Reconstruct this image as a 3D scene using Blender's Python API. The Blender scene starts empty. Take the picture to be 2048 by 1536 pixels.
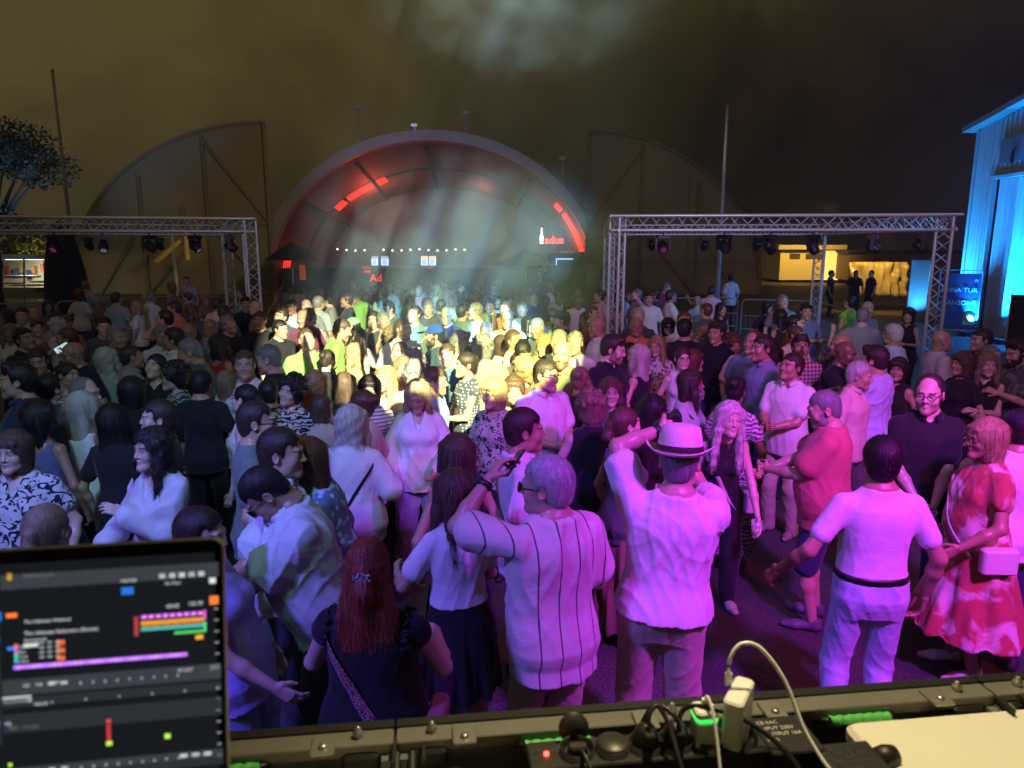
import bpy, math, random
import numpy as np
from mathutils import Vector, Matrix
R = math.radians
random.seed(7)
rng = np.random.default_rng(7)
scene = bpy.context.scene
# ------------------------------------------------------------------ camera
CAMH, PITCH, FPX = 2.75, R(11.0), 1450.0          # metres, tilt down, focal length for a 2048 px wide frame
cd = bpy.data.cameras.new("camera"); cam = bpy.data.objects.new("camera", cd)
scene.collection.objects.link(cam); scene.camera = cam
cam.location = (0, 0, CAMH); cam.rotation_euler = (R(90) - PITCH, 0, 0)
cd.sensor_width = 36; cd.lens = 36 * FPX / 2048; cd.clip_start = .05; cd.clip_end = 600
cd.dof.use_dof = True; cd.dof.focus_distance = 5.5; cd.dof.aperture_fstop = 6.0
scene.view_settings.view_transform = 'Standard'; scene.view_settings.look = 'None'
scene.view_settings.exposure = 0; scene.view_settings.gamma = 1
CY = scene.cycles
CY.max_bounces = 5; CY.diffuse_bounces = 2; CY.glossy_bounces = 2; CY.transparent_max_bounces = 8
CY.transmission_bounces = 3; CY.volume_bounces = 0; CY.use_denoising = True
CY.caustics_reflective = False; CY.caustics_refractive = False
CY.use_light_tree = True
SP, CP = math.sin(PITCH), math.cos(PITCH)
def gslope(y):                                     # drop per metre forward along the ray of photo row y
    v = y - 768.0
    return (FPX * SP + v * CP) / (FPX * CP - v * SP)
def atz(x, y, z):                                  # the point at height z seen at photo pixel x, y
    d = (CAMH - z) / gslope(y)
    return Vector(((x - 1024) / FPX * (d * CP + (CAMH - z) * SP), d, z))
def atd(x, y, d):                                  # the point at forward distance d seen at photo pixel x, y
    z = CAMH - gslope(y) * d
    return Vector(((x - 1024) / FPX * (d * CP + (CAMH - z) * SP), d, z))
# ------------------------------------------------------------------ night sky
world = bpy.data.worlds.new("World"); scene.world = world; world.use_nodes = True
def world_sky():
    nt = world.node_tree; N = nt.nodes; L = nt.links; N.clear()
    out = N.new('ShaderNodeOutputWorld'); bg = N.new('ShaderNodeBackground'); tc = N.new('ShaderNodeTexCoord')
    sep = N.new('ShaderNodeSeparateXYZ'); L.new(tc.outputs['Generated'], sep.inputs[0])
    no = N.new('ShaderNodeTexNoise'); no.inputs['Scale'].default_value = 2.2; no.inputs['Detail'].default_value = 5; no.inputs['Roughness'].default_value = .6; no.inputs['Distortion'].default_value = .8
    L.new(tc.outputs['Generated'], no.inputs['Vector'])
    m1 = N.new('ShaderNodeMath'); m1.operation = 'MULTIPLY_ADD'; m1.inputs[1].default_value = -.75; m1.inputs[2].default_value = -.07   # brighter to the left
    L.new(sep.outputs['X'], m1.inputs[0])
    m2 = N.new('ShaderNodeMath'); m2.operation = 'MULTIPLY_ADD'; m2.inputs[1].default_value = 1.25
    L.new(sep.outputs['Z'], m2.inputs[0]); L.new(m1.outputs[0], m2.inputs[2])
    m3 = N.new('ShaderNodeMath'); m3.operation = 'MULTIPLY_ADD'; m3.inputs[1].default_value = .95
    L.new(no.outputs['Fac'], m3.inputs[0]); L.new(m2.outputs[0], m3.inputs[2])
    cr = N.new('ShaderNodeValToRGB'); e = cr.color_ramp.elements
    e[0].position = .22; e[0].color = (.0070, .0052, .0050, 1)
    e[1].position = 1.0; e[1].color = (.100, .076, .026, 1)
    k = e.new(.50); k.color = (.026, .0175, .0095, 1)
    k = e.new(.75); k.color = (.060, .045, .0165, 1)
    L.new(m3.outputs[0], cr.inputs[0]); L.new(cr.outputs[0], bg.inputs[0]); bg.inputs[1].default_value = SKY
    L.new(bg.outputs[0], out.inputs[0])
SKY = .8
world_sky()
# ------------------------------------------------------------------ lamps
def aim(o, target):
    d = Vector(target) - o.location; o.rotation_euler = d.to_track_quat('-Z', 'Y').to_euler()
def spot(name, loc, target, power, color, angle, blend=.5, size=.15):
    l = bpy.data.lights.new(name, 'SPOT'); l.energy = power; l.color = color; l.spot_size = R(angle); l.spot_blend = blend; l.shadow_soft_size = size
    o = bpy.data.objects.new(name, l); scene.collection.objects.link(o); o.location = loc; aim(o, target); return o
def gobo(o, rot, scale, lo, hi, colA, colB, dist=.6, floor=.004):
    """A pattern wheel in front of the lamp: streaks, and a tint that changes across the beam."""
    l = o.data; l.use_nodes = True; nt = l.node_tree; N = nt.nodes; L = nt.links
    em = next(n for n in N if n.type == 'EMISSION'); tc = N.new('ShaderNodeTexCoord'); sep = N.new('ShaderNodeSeparateXYZ'); L.new(tc.outputs['Normal'], sep.inputs[0])
    def dv(a):
        m = N.new('ShaderNodeMath'); m.operation = 'DIVIDE'; L.new(sep.outputs[a], m.inputs[0]); L.new(sep.outputs['Z'], m.inputs[1]); return m.outputs[0]
    cb = N.new('ShaderNodeCombineXYZ'); L.new(dv('X'), cb.inputs[0]); L.new(dv('Y'), cb.inputs[1])
    mp = N.new('ShaderNodeMapping'); mp.inputs['Rotation'].default_value = (0, 0, R(rot)); mp.inputs['Scale'].default_value = scale; L.new(cb.outputs[0], mp.inputs[0])
    no = N.new('ShaderNodeTexNoise'); no.inputs['Scale'].default_value = 1; no.inputs['Detail'].default_value = 1.0; no.inputs['Distortion'].default_value = dist; L.new(mp.outputs[0], no.inputs['Vector'])
    cr = N.new('ShaderNodeValToRGB'); e = cr.color_ramp.elements; e[0].position = lo; e[0].color = (floor,) * 3 + (1,); e[1].position = hi; e[1].color = (1, 1, 1, 1); L.new(no.outputs['Fac'], cr.inputs[0])
    g = N.new('ShaderNodeMapRange'); g.inputs[1].default_value = -.14; g.inputs[2].default_value = .14; L.new(dv('X'), g.inputs[0])
    mx = N.new('ShaderNodeMix'); mx.data_type = 'RGBA'; L.new(g.outputs[0], mx.inputs[0]); mx.inputs[6].default_value = (*colA, 1); mx.inputs[7].default_value = (*colB, 1)
    mu = N.new('ShaderNodeMix'); mu.data_type = 'RGBA'; mu.blend_type = 'MULTIPLY'; mu.inputs[0].default_value = 1; L.new(mx.outputs[2], mu.inputs[6]); L.new(cr.outputs[0], mu.inputs[7]); L.new(mu.outputs[2], em.inputs[0])
K = 1.0; GROT = 24
spot('stage_wash_magenta', (2.6, .5, 5.2), (2.1, 4.1, .8), 2500 * K, (.50, .04, 1.0), 62, .8, .2)
spot('stage_wash_red', (4.4, .6, 4.6), (2.2, 5.4, 1.2), 620 * K, (1.0, .05, .25), 62, 1.0, .2)
spot('stage_wash_blue', (-3.0, .5, 4.6), (-1.0, 3.8, .8), 1000 * K, (.16, .11, 1.0), 66, .9, .2)
spot('stage_wash_cyan', (-1.6, .3, 5.4), (-2.3, 5.0, 1.2), 420 * K, (.30, .72, 1.0), 48, 1.0, .25)
spot('stage_wash_dim', (-1.5, .4, 6.0), (-4.0, 11.5, 1.0), 260 * K, (.50, .62, 1.0), 80, 1.0, .4)
spot('stage_wash_lilac', (2.5, .4, 6.0), (4.8, 11.5, 1.0), 800 * K, (.72, .36, 1.0), 70, 1.0, .4)
gb = spot('beam_light', (1.3, -.6, 5.9), (-1.15, 9.1, 1.40), 26000 * K, (1, 1, 1), 20.5, .16, .012)
gc = spot('smoke_tint_beam', (1.3, -.6, 5.9), (-.75, 11.5, 1.9), 26000 * K, (.50, .80, 1.0), 14, .5, .02)  # second spot added on the same spot to cool the smoke shafts
gobo(gc, GROT, (60, 7, 1), .44, .52, (.50, .85, 1.0), (.60, .85, 1.0), floor=0)
gobo(gb, GROT, (46, 9, 1), .425, .45, (.95, 1.0, .22), (1.0, 1.0, .68))
spot('desk_lamp', (.45, 1.35, 3.7), (.45, .80, 1.95), 150, (1.0, .82, .44), 66, .6, .06)
spot('truss_fill_lilac', (3.5, .5, 4.5), (4.2, 12.5, 3.1), 1500, (.75, .60, 1.0), 34, .8, .1)  # unseen fill added to brighten the right gantry
spot('truss_fill_left', (-2.5, .5, 4.5), (-5.5, 12.5, 2.6), 650, (.72, .62, .95), 24, .9, .1)  # unseen fill added to brighten the left gantry
spot('truss_fill_blue', (9.0, 12.0, 5.5), (5.0, 16.5, 0), 900, (.08, .35, 1.0), 75, .9, .2)  # blue back light added for the truss tubes, source unseen
# ------------------------------------------------------------------ materials
MATS = {}
def nodes_of(name):
    m = bpy.data.materials.new(name); m.use_nodes = True
    nt = m.node_tree; N = nt.nodes; N.clear()
    out = N.new('ShaderNodeOutputMaterial'); b = N.new('ShaderNodeBsdfPrincipled'); nt.links.new(b.outputs[0], out.inputs[0])
    return m, N, nt.links, b, out
def mixc(N, L, fac, a, b):
    x = N.new('ShaderNodeMix'); x.data_type = 'RGBA'
    for i, v in ((0, fac), (6, a), (7, b)):
        if isinstance(v, (tuple, list)): x.inputs[i].default_value = (*v[:3], 1)
        elif isinstance(v, (int, float)): x.inputs[i].default_value = v
        else: L.new(v, x.inputs[i])
    return x.outputs[2]
def noise(N, L, vec, scale, detail=3, rough=.5, dist=0):
    n = N.new('ShaderNodeTexNoise'); n.inputs['Scale'].default_value = scale; n.inputs['Detail'].default_value = detail
    n.inputs['Roughness'].default_value = rough; n.inputs['Distortion'].default_value = dist
    if vec is not None: L.new(vec, n.inputs['Vector'])
    return n.outputs['Fac']
def ramp(N, L, src, p0, p1, c0=(0, 0, 0), c1=(1, 1, 1)):
    r = N.new('ShaderNodeValToRGB'); r.color_ramp.elements[0].position = p0; r.color_ramp.elements[1].position = p1
    r.color_ramp.elements[0].color = (*c0, 1); r.color_ramp.elements[1].color = (*c1, 1); L.new(src, r.inputs[0]); return r.outputs[0]
def bump(N, L, b, h, strength=.3, dist=.01):
    n = N.new('ShaderNodeBump'); n.inputs['Strength'].default_value = strength; n.inputs['Distance'].default_value = dist
    L.new(h, n.inputs['Height']); L.new(n.outputs[0], b.inputs['Normal'])
def mapping(N, L, src, scale=(1, 1, 1), rot=(0, 0, 0)):
    m = N.new('ShaderNodeMapping'); m.inputs['Scale'].default_value = scale; m.inputs['Rotation'].default_value = rot
    L.new(src, m.inputs[0]); return m.outputs[0]
def vary(c, k): return tuple(min(1, max(0, v * k)) for v in c)
def plain(name, col, rough=.5, metal=0, var=.12, scale=6, bmp=0.0, bscale=60, spec=.5):
    if name in MATS: return MATS[name]
    m, N, L, b, o = nodes_of(name); tc = N.new('ShaderNodeTexCoord').outputs['Object']
    L.new(mixc(N, L, noise(N, L, tc, scale, 5), vary(col, 1 - var), vary(col, 1 + var)), b.inputs['Base Color'])
    b.inputs['Roughness'].default_value = rough; b.inputs['Metallic'].default_value = metal
    b.inputs['Specular IOR Level'].default_value = spec
    if bmp: bump(N, L, b, noise(N, L, tc, bscale, 4), bmp, .004)
    MATS[name] = m; return m
def emit(name, col, strength, base=(.02, .02, .02)):
    if name in MATS: return MATS[name]
    m, N, L, b, o = nodes_of(name); b.inputs['Base Color'].default_value = (*base, 1)
    b.inputs['Emission Color'].default_value = (*col, 1); b.inputs['Emission Strength'].default_value = strength
    MATS[name] = m; return m
def glassy(name, col=(1, 1, 1), rough=.05, alpha=.35):
    if name in MATS: return MATS[name]
    m, N, L, b, o = nodes_of(name); b.inputs['Base Color'].default_value = (*col, 1); b.inputs['Roughness'].default_value = rough
    b.inputs['Alpha'].default_value = alpha; MATS[name] = m; return m
def fabric(col, pat=None, col2=(.02, .02, .02)):
    key = ('fab', col, pat, col2)
    if key in MATS: return MATS[key]
    m, N, L, b, o = nodes_of('fabric_' + (pat or 'plain')); tc = N.new('ShaderNodeTexCoord').outputs['Object']
    base = mixc(N, L, noise(N, L, tc, 9, 4), vary(col, .86), vary(col, 1.1)); f = None
    def wave(axis, sc, dist=0, rot=(0, 0, 0)):
        w = N.new('ShaderNodeTexWave'); w.bands_direction = axis; w.inputs['Scale'].default_value = sc; w.inputs['Distortion'].default_value = dist
        w.inputs['Detail Scale'].default_value = 2; L.new(mapping(N, L, tc, rot=rot), w.inputs[0]); return w.outputs['Fac']
    def voro(sc, feature='F1', rnd=1.0):
        v = N.new('ShaderNodeTexVoronoi'); v.feature = feature; v.inputs['Scale'].default_value = sc; v.inputs['Randomness'].default_value = rnd
        L.new(tc, v.inputs['Vector']); return v.outputs['Distance']
    if pat == 'stripes': f = ramp(N, L, wave('Z', 11), .70, .78)
    elif pat == 'pinstripe': f = ramp(N, L, wave('X', 3.4, .3), .982, .992)
    elif pat == 'vstripes': f = ramp(N, L, wave('X', 14), .55, .6)
    elif pat == 'dots': f = ramp(N, L, voro(34, rnd=.15), .24, .30, (1, 1, 1), (0, 0, 0))
    elif pat == 'leopard': f = ramp(N, L, noise(N, L, tc, 26, 2, .6, 1.2), .52, .55)
    elif pat == 'leopardfine': f = ramp(N, L, voro(90, 'DISTANCE_TO_EDGE'), .12, .2, (1, 1, 1), (0, 0, 0))
    elif pat == 'zebra': f = ramp(N, L, wave('Z', 9, 9), .45, .55)
    elif pat == 'floral': f = ramp(N, L, voro(24, 'SMOOTH_F1'), .30, .42, (1, 1, 1), (0, 0, 0))
    elif pat == 'bigfloral': f = ramp(N, L, noise(N, L, tc, 9, 1.5, .5, 1.0), .50, .54)
    elif pat == 'tiles': f = ramp(N, L, noise(N, L, tc, 16, 2, .5, 2.5), .53, .56)
    elif pat == 'plaid':
        f1 = ramp(N, L, wave('X', 8), .6, .7); f2 = ramp(N, L, wave('Z', 8), .6, .7)
        f = mixc(N, L, .5, f1, f2)
    elif pat == 'blotch': f = ramp(N, L, noise(N, L, tc, 5.5, 3, .55, .5), .47, .57)
    elif pat == 'denim': f = ramp(N, L, noise(N, L, tc, 5, 5, .6), .40, .75)
    if f is not None: base = mixc(N, L, f, base, col2)
    L.new(base, b.inputs['Base Color']); b.inputs['Roughness'].default_value = .85; b.inputs['Specular IOR Level'].default_value = .2
    b.inputs['Sheen Weight'].default_value = .12
    bump(N, L, b, noise(N, L, mapping(N, L, tc, (1, 1, .75)), 13, 4, .5, 1.2), .38, .014)
    MATS[key] = m; return m
def hairmat(col, grey=0.0):
    key = ('hair', col, grey)
    if key in MATS: return MATS[key]
    m, N, L, b, o = nodes_of('hair'); tc = N.new('ShaderNodeTexCoord').outputs['Object']
    st = noise(N, L, mapping(N, L, tc, (1, 1, .10)), 260, 3, .65, .3); lg = noise(N, L, mapping(N, L, tc, (1, 1, .25)), 38, 3)
    c = mixc(N, L, ramp(N, L, st, .3, .7), vary(col, .30), vary(col, 1.75)); c = mixc(N, L, ramp(N, L, lg, .35, .7), vary(col, .7), c)
    L.new(c, b.inputs['Base Color']); b.inputs['Roughness'].default_value = .42; b.inputs['Specular IOR Level'].default_value = .5
    bump(N, L, b, st, .8, .004); MATS[key] = m; return m
def skinmat(col, hair):
    key = ('skin', col, hair)
    if key in MATS: return MATS[key]
    m, N, L, b, o = nodes_of('skin'); tc = N.new('ShaderNodeTexCoord').outputs['Object']
    c = mixc(N, L, noise(N, L, tc, 14, 4), vary(col, .88), vary(col, 1.08))
    at = N.new('ShaderNodeAttribute'); at.attribute_name = 'mask'
    sp = N.new('ShaderNodeSeparateColor'); L.new(at.outputs['Color'], sp.inputs[0])
    c = mixc(N, L, sp.outputs[1], c, (col[0] * .8, col[1] * .5, col[2] * .5))
    c = mixc(N, L, sp.outputs[0], c, vary(hair, .8)); c = mixc(N, L, sp.outputs[2], c, (.62, .6, .57))
    c = mixc(N, L, at.outputs['Alpha'], c, (.03, .02, .015))
    L.new(c, b.inputs['Base Color']); b.inputs['Roughness'].default_value = .38; b.inputs['Specular IOR Level'].default_value = .5
    bump(N, L, b, noise(N, L, tc, 120, 3), .15, .002); MATS[key] = m; return m
# ------------------------------------------------------------------ objects
COL = scene.collection
def link(name, me, parent=None):
    o = bpy.data.objects.new(name, me); COL.objects.link(o)
    if parent is not None: o.parent = parent
    return o
def tag(o, label=None, cat=None, group=None, kind=None):
    for k, v in (('label', label), ('category', cat), ('group', group), ('kind', kind)):
        if v: o[k] = v
    return o
def empty(name, loc=(0, 0, 0), rz=0, label=None, cat=None, group=None):
    o = link(name, None); o.location = loc; o.rotation_euler = (0, 0, rz); o.empty_display_size = .2
    return tag(o, label, cat, group)
def kids(o): return KIDS.get(o.name, [])
def copy_tree(o, parent=None):
    c = o.copy(); COL.objects.link(c); c.parent = parent
    for ch in list(o.children): copy_tree(ch, c)
    return c
def mesh_q(name, V, Q, mat, smooth=True, mask=None):
    me = bpy.data.meshes.new(name); V = np.asarray(V, np.float32); Q = np.asarray(Q, np.int32)
    me.vertices.add(len(V)); me.vertices.foreach_set('co', V.ravel())
    me.loops.add(Q.size); me.loops.foreach_set('vertex_index', Q.ravel())
    me.polygons.add(len(Q)); me.polygons.foreach_set('loop_start', np.arange(len(Q), dtype=np.int32) * 4)
    if smooth: me.polygons.foreach_set('use_smooth', np.ones(len(Q), bool))
    if mask is not None:
        a = me.color_attributes.new('mask', 'FLOAT_COLOR', 'POINT'); a.data.foreach_set('color', np.asarray(mask, np.float32).ravel())
    me.materials.append(mat); me.update(calc_edges=True)
    return me
class MB:                                          # collects boxes, tubes, lathes ... into ONE mesh
    def __init__(s): s.V = []; s.F = []; s.sm = []; s.M = Matrix.Identity(4)
    def add(s, vs, fs, smooth=False):
        n = len(s.V); s.V += [tuple(s.M @ Vector(v)) for v in vs]; s.F += [tuple(n + i for i in f) for f in fs]; s.sm += [smooth] * len(fs); return s
    def box(s, c, d, rot=None):
        M = Matrix.Translation(c) @ (rot if rot is not None else Matrix.Identity(4)); h = [x / 2 for x in d]
        vs = [M @ Vector((a * h[0], b * h[1], e * h[2])) for a in (-1, 1) for b in (-1, 1) for e in (-1, 1)]
        return s.add(vs, [(0, 1, 3, 2), (4, 6, 7, 5), (0, 4, 5, 1), (2, 3, 7, 6), (0, 2, 6, 4), (1, 5, 7, 3)])
    def rbox(s, c, d, r=.01, rot=None, seg=3):      # box with rounded vertical edges and a small bevel at both ends
        M = Matrix.Translation(c) @ (rot if rot is not None else Matrix.Identity(4)); hx, hy, hz = [x / 2 for x in d]; r = min(r, hx * .99, hy * .99)
        def ring(z, ins):
            o = []
            for qx, qy, a0 in ((1, 1, 0), (-1, 1, 90), (-1, -1, 180), (1, -1, 270)):
                for k in range(seg + 1):
                    a = R(a0 + 90 * k / seg); o.append(M @ Vector((qx * (hx - r) + (r - ins) * math.cos(a), qy * (hy - r) + (r - ins) * math.sin(a), z)))
            return o
        b = min(r * .4, hz * .5); n = 4 * (seg + 1); vs = ring(-hz, b) + ring(-hz + b, 0) + ring(hz - b, 0) + ring(hz, b)
        fs = [(k * n + i, k * n + (i + 1) % n, (k + 1) * n + (i + 1) % n, (k + 1) * n + i) for k in range(3) for i in range(n)]
        fs += [tuple(range(n))[::-1], tuple(3 * n + i for i in range(n))]
        return s.add(vs, fs)
    def tube(s, a, b, r, n=8, r2=None, caps=True):
        a, b = Vector(a), Vector(b); d = (b - a)
        if d.length < 1e-6: return s
        q = d.to_track_quat('Z', 'Y').to_matrix(); r2 = r if r2 is None else r2; vs = []
        for p, rr in ((a, r), (b, r2)):
            for i in range(n):
                t = 2 * math.pi * i / n; vs.append(p + q @ Vector((rr * math.cos(t), rr * math.sin(t), 0)))
        s.add(vs, [(i, (i + 1) % n, n + (i + 1) % n, n + i) for i in range(n)], True)
        if caps: s.add([vs[i] for i in range(n)], [tuple(range(n))[::-1]]); s.add([vs[n + i] for i in range(n)], [tuple(range(n))])
        return s
    def path(s, pts, r, n=8, closed=False):
        pts = [Vector(p) for p in pts]; m = len(pts); vs = []; up = Vector((0, 0, 1))
        for i, p in enumerate(pts):
            t = (pts[(i + 1) % m if closed else min(i + 1, m - 1)] - pts[(i - 1) % m if closed else max(i - 1, 0)]).normalized()
            x = t.cross(up); x = x.normalized() if x.length > 1e-3 else Vector((1, 0, 0)); y = x.cross(t)
            rr = r[i] if isinstance(r, (list, tuple)) else r
            for k in range(n): a = 2 * math.pi * k / n; vs.append(p + rr * (math.cos(a) * x + math.sin(a) * y))
        fs = [(i * n + k, i * n + (k + 1) % n, ((i + 1) % m) * n + (k + 1) % n, ((i + 1) % m) * n + k) for i in range(m if closed else m - 1) for k in range(n)]
        s.add(vs, fs, True)
        if not closed: s.add(vs[:n], [tuple(range(n))[::-1]]); s.add(vs[-n:], [tuple(range(n))])
        return s
    def lathe(s, prof, c=(0, 0, 0), n=16, axis=None):
        q = Vector(axis).to_track_quat('Z', 'Y').to_matrix() if axis is not None else Matrix.Identity(3); c = Vector(c); vs = []
        for r, z in prof:
            for k in range(n): a = 2 * math.pi * k / n; vs.append(c + q @ Vector((r * math.cos(a), r * math.sin(a), z)))
        m = len(prof); return s.add(vs, [(i * n + k, i * n + (k + 1) % n, (i + 1) * n + (k + 1) % n, (i + 1) * n + k) for i in range(m - 1) for k in range(n)], True)
    def prism(s, poly, z0, z1, M=None):              # poly in local x, y extruded along z
        n = len(poly); M = M if M is not None else Matrix.Identity(4)
        vs = [M @ Vector((x, y, z0)) for x, y in poly] + [M @ Vector((x, y, z1)) for x, y in poly]
        return s.add(vs, [tuple(range(n))[::-1], tuple(range(n, 2 * n))] + [(i, (i + 1) % n, n + (i + 1) % n, n + i) for i in range(n)])
    def build(s, name, mat, parent=None, loc=None):
        me = bpy.data.meshes.new(name); me.from_pydata(s.V, [], s.F); me.polygons.foreach_set('use_smooth', s.sm); me.materials.append(mat); me.update()
        o = link(name, me, parent)
        if loc is not None: o.location = loc
        return o
def text_obj(name, body, size, mat, parent, loc, rot, extrude=.002, align='LEFT'):
    c = bpy.data.curves.new(name, 'FONT'); c.body = body; c.size = size; c.extrude = extrude; c.align_x = align; c.resolution_u = 3
    t = bpy.data.objects.new(name, c); me = bpy.data.meshes.new_from_object(t); bpy.data.objects.remove(t); bpy.data.curves.remove(c); me.materials.clear(); me.materials.append(mat)
    o = link(name, me, parent); o.location = loc; o.rotation_euler = rot
    return o
# ------------------------------------------------------------------ people: smooth distance fields turned into skins
f4 = np.float32
def snets(F, lo, vox):
    s = F < 0; S = s.astype(np.int8)
    c = np.zeros(tuple(n - 1 for n in F.shape), np.int8)
    for a in (0, 1):
        for b in (0, 1):
            for e in (0, 1): c += S[a:a + c.shape[0], b:b + c.shape[1], e:e + c.shape[2]]
    act = (c > 0) & (c < 8); idx = np.full(c.shape, -1, np.int32); I = np.argwhere(act); idx[act] = np.arange(len(I))
    if len(I) == 0: return np.zeros((0, 3), f4), np.zeros((0, 4), np.int32)
    i, j, k = I.T; pos = np.zeros((len(I), 3), f4); cnt = np.zeros(len(I), f4)
    for ax in range(3):
        o1, o2 = [x for x in range(3) if x != ax]
        for a in (0, 1):
            for b in (0, 1):
                off = [0, 0, 0]; off[o1] = a; off[o2] = b; of2 = list(off); of2[ax] = 1
                va = F[i + off[0], j + off[1], k + off[2]]; vb = F[i + of2[0], j + of2[1], k + of2[2]]
                cr = (va < 0) != (vb < 0); d = np.where(cr, va - vb, 1); t = np.where(cr, va / d, 0)
                w = cr.astype(f4); cnt += w
                for q in range(3): pos[:, q] += w * (off[q] + (t if q == ax else 0))
    pos = (pos / cnt[:, None] + I) * vox + np.asarray(lo, f4)
    Q = []
    for ax in range(3):
        o1, o2 = [(1, 2), (2, 0), (0, 1)][ax]
        sl0 = [slice(None)] * 3; sl1 = [slice(None)] * 3; sl0[ax] = slice(0, -1); sl1[ax] = slice(1, None)
        A = s[tuple(sl0)]; B = s[tuple(sl1)]; ch = np.argwhere(A != B)
        ok = (ch[:, o1] >= 1) & (ch[:, o2] >= 1) & (ch[:, o1] < c.shape[o1]) & (ch[:, o2] < c.shape[o2]); ch = ch[ok]
        if len(ch) == 0: continue
        ins = A[ch[:, 0], ch[:, 1], ch[:, 2]]
        def cell(d1, d2):
            x = ch.copy(); x[:, o1] -= d1; x[:, o2] -= d2; return idx[x[:, 0], x[:, 1], x[:, 2]]
        q = np.stack([cell(1, 1), cell(0, 1), cell(0, 0), cell(1, 0)], 1); q[~ins] = q[~ins][:, ::-1]; Q.append(q)
    return pos, np.concatenate(Q).astype(np.int32)
def vnormals(V, Q):
    n = np.cross(V[Q[:, 2]] - V[Q[:, 0]], V[Q[:, 3]] - V[Q[:, 1]]); N = np.zeros_like(V)
    for q in range(4): np.add.at(N, Q[:, q], n)
    return N / (np.linalg.norm(N, axis=1, keepdims=True) + 1e-9)
def cone(a, b, ra, rb, k=.02, op='+', sq=None):     # tapered limb; sq squashes one world axis (unit axis, factor)
    a = np.asarray(a, f4); b = np.asarray(b, f4); r = max(ra, rb) * (1 if sq is None else max(1, 1))
    def ev(P):
        pa = P - a; ba = b - a; bb = max(float(ba @ ba), 1e-9); t = np.clip((pa @ ba) / bb, 0, 1)
        q = pa - t[..., None] * ba
        if sq is not None:
            ax = np.asarray(sq[0], f4); c = q @ ax; q = q + (c * (sq[1] - 1))[..., None] * ax
        return np.sqrt((q * q).sum(-1)) - (ra + (rb - ra) * t)
    return (np.minimum(a, b) - r, np.maximum(a, b) + r, ev, k, op)
def ell(c, r, Rm=None, k=.02, op='+'):
    c = np.asarray(c, f4); r = np.asarray(r, f4); m = float(r.max())
    def ev(P):
        q = P - c
        if Rm is not None: q = q @ Rm
        q = q / r; l = np.sqrt((q * q).sum(-1)) + 1e-6; g = np.sqrt(((q / r) ** 2).sum(-1)) + 1e-6
        return l * (l - 1) / g
    return (c - m, c + m, ev, k, op)
def loft(secs, O, Rm, grow=0.0, k=.03, flare=None, zlo=None, zhi=None, expo=2.3):   # secs rows: z, rx, ry, cy in the torso frame
    S = np.array(secs, f4); O = np.asarray(O, f4); zl = S[0, 0] if zlo is None else zlo; zh = S[-1, 0] if zhi is None else zhi
    mx = float(S[:, 1:3].max()) + grow + .08 + (flare[2] if flare else 0)
    cor = np.array([[x, y, z] for x in (-mx, mx) for y in (-mx, mx) for z in (zl - .02, zh + .02)], f4) @ Rm.T + O
    def ev(P):
        q = (P - O) @ Rm; z = q[..., 2]; rx = np.interp(z, S[:, 0], S[:, 1]).astype(f4) + grow; ry = np.interp(z, S[:, 0], S[:, 2]).astype(f4) + grow
        cy = np.interp(z, S[:, 0], S[:, 3]).astype(f4)
        if flare:
            e = np.clip((flare[0] - z) / (flare[0] - flare[1]), 0, 1) * flare[2]; rx = rx + e; ry = ry + e
        r = (np.abs(q[..., 0] / rx) ** expo + np.abs((q[..., 1] - cy) / ry) ** expo) ** (1 / expo)
        d = (r - 1) * np.minimum(rx, ry)
        return np.maximum(d, np.maximum(zl - z, z - zh))
    return (cor.min(0), cor.max(0), ev, k, '+')
def field(prims, vox, cuts=()):
    pos = [p for p in prims if p[4] == '+']
    lo = np.min([p[0] for p in pos], 0) - 3 * vox; hi = np.max([p[1] for p in pos], 0) + 3 * vox
    n = np.ceil((hi - lo) / vox).astype(int) + 1; ax = [lo[i] + vox * np.arange(n[i], dtype=f4) for i in range(3)]
    F = np.full(tuple(n), .4, f4)
    for p in prims:
        m = p[3] + 2 * vox; a = np.clip(((p[0] - m - lo) / vox).astype(int), 0, n); b = np.clip(np.ceil((p[1] + m - lo) / vox).astype(int) + 1, 0, n)
        if (b <= a).any(): continue
        sl = tuple(slice(a[i], b[i]) for i in range(3))
        P = np.stack(np.meshgrid(*[ax[i][sl[i]] for i in range(3)], indexing='ij'), -1).astype(f4)
        d = p[2](P); G = F[sl]; k = p[3]
        if p[4] == '+':
            h = np.maximum(k - np.abs(G - d), 0) / k; F[sl] = np.minimum(G, d) - h * h * k * .25
        else:
            d = -d; h = np.maximum(k - np.abs(G - d), 0) / k; F[sl] = np.maximum(G, d) + h * h * k * .25
    if cuts:
        P = np.stack(np.meshgrid(*ax, indexing='ij'), -1)
        for pt, nn in cuts: F = np.maximum(F, (P - np.asarray(pt, f4)) @ np.asarray(nn, f4))   # keep the side the normal points away from
    return F.astype(f4), lo
def skin(prims, vox, cuts=()):
    F, lo = field(prims, vox, cuts); return snets(F, lo, vox)
def folds(V, N, amp, seed=0, vert=.5):
    r = np.random.default_rng(seed); D = np.zeros(len(V), f4); x, y, z = V.T
    for i in range(6):
        th = r.uniform(-1.1, 1.1); fr = r.uniform(14, 42); ph = r.uniform(0, 6.3)
        u = x * math.cos(th) * r.choice([-1, 1]) + z * math.sin(th) * (1 - vert) + y * .6
        w = .9 * np.sin(z * r.uniform(5, 11) + x * 6 + ph); g = 1 - np.abs(np.sin(u * fr + w + ph))
        env = .5 + .5 * np.sin(z * r.uniform(6, 12) + x * r.uniform(-8, 8) + r.uniform(0, 6)); D += (g ** 2.2) * env
    return V + N * ((D / 3.0 - .18) * amp)[:, None].astype(f4)
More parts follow.
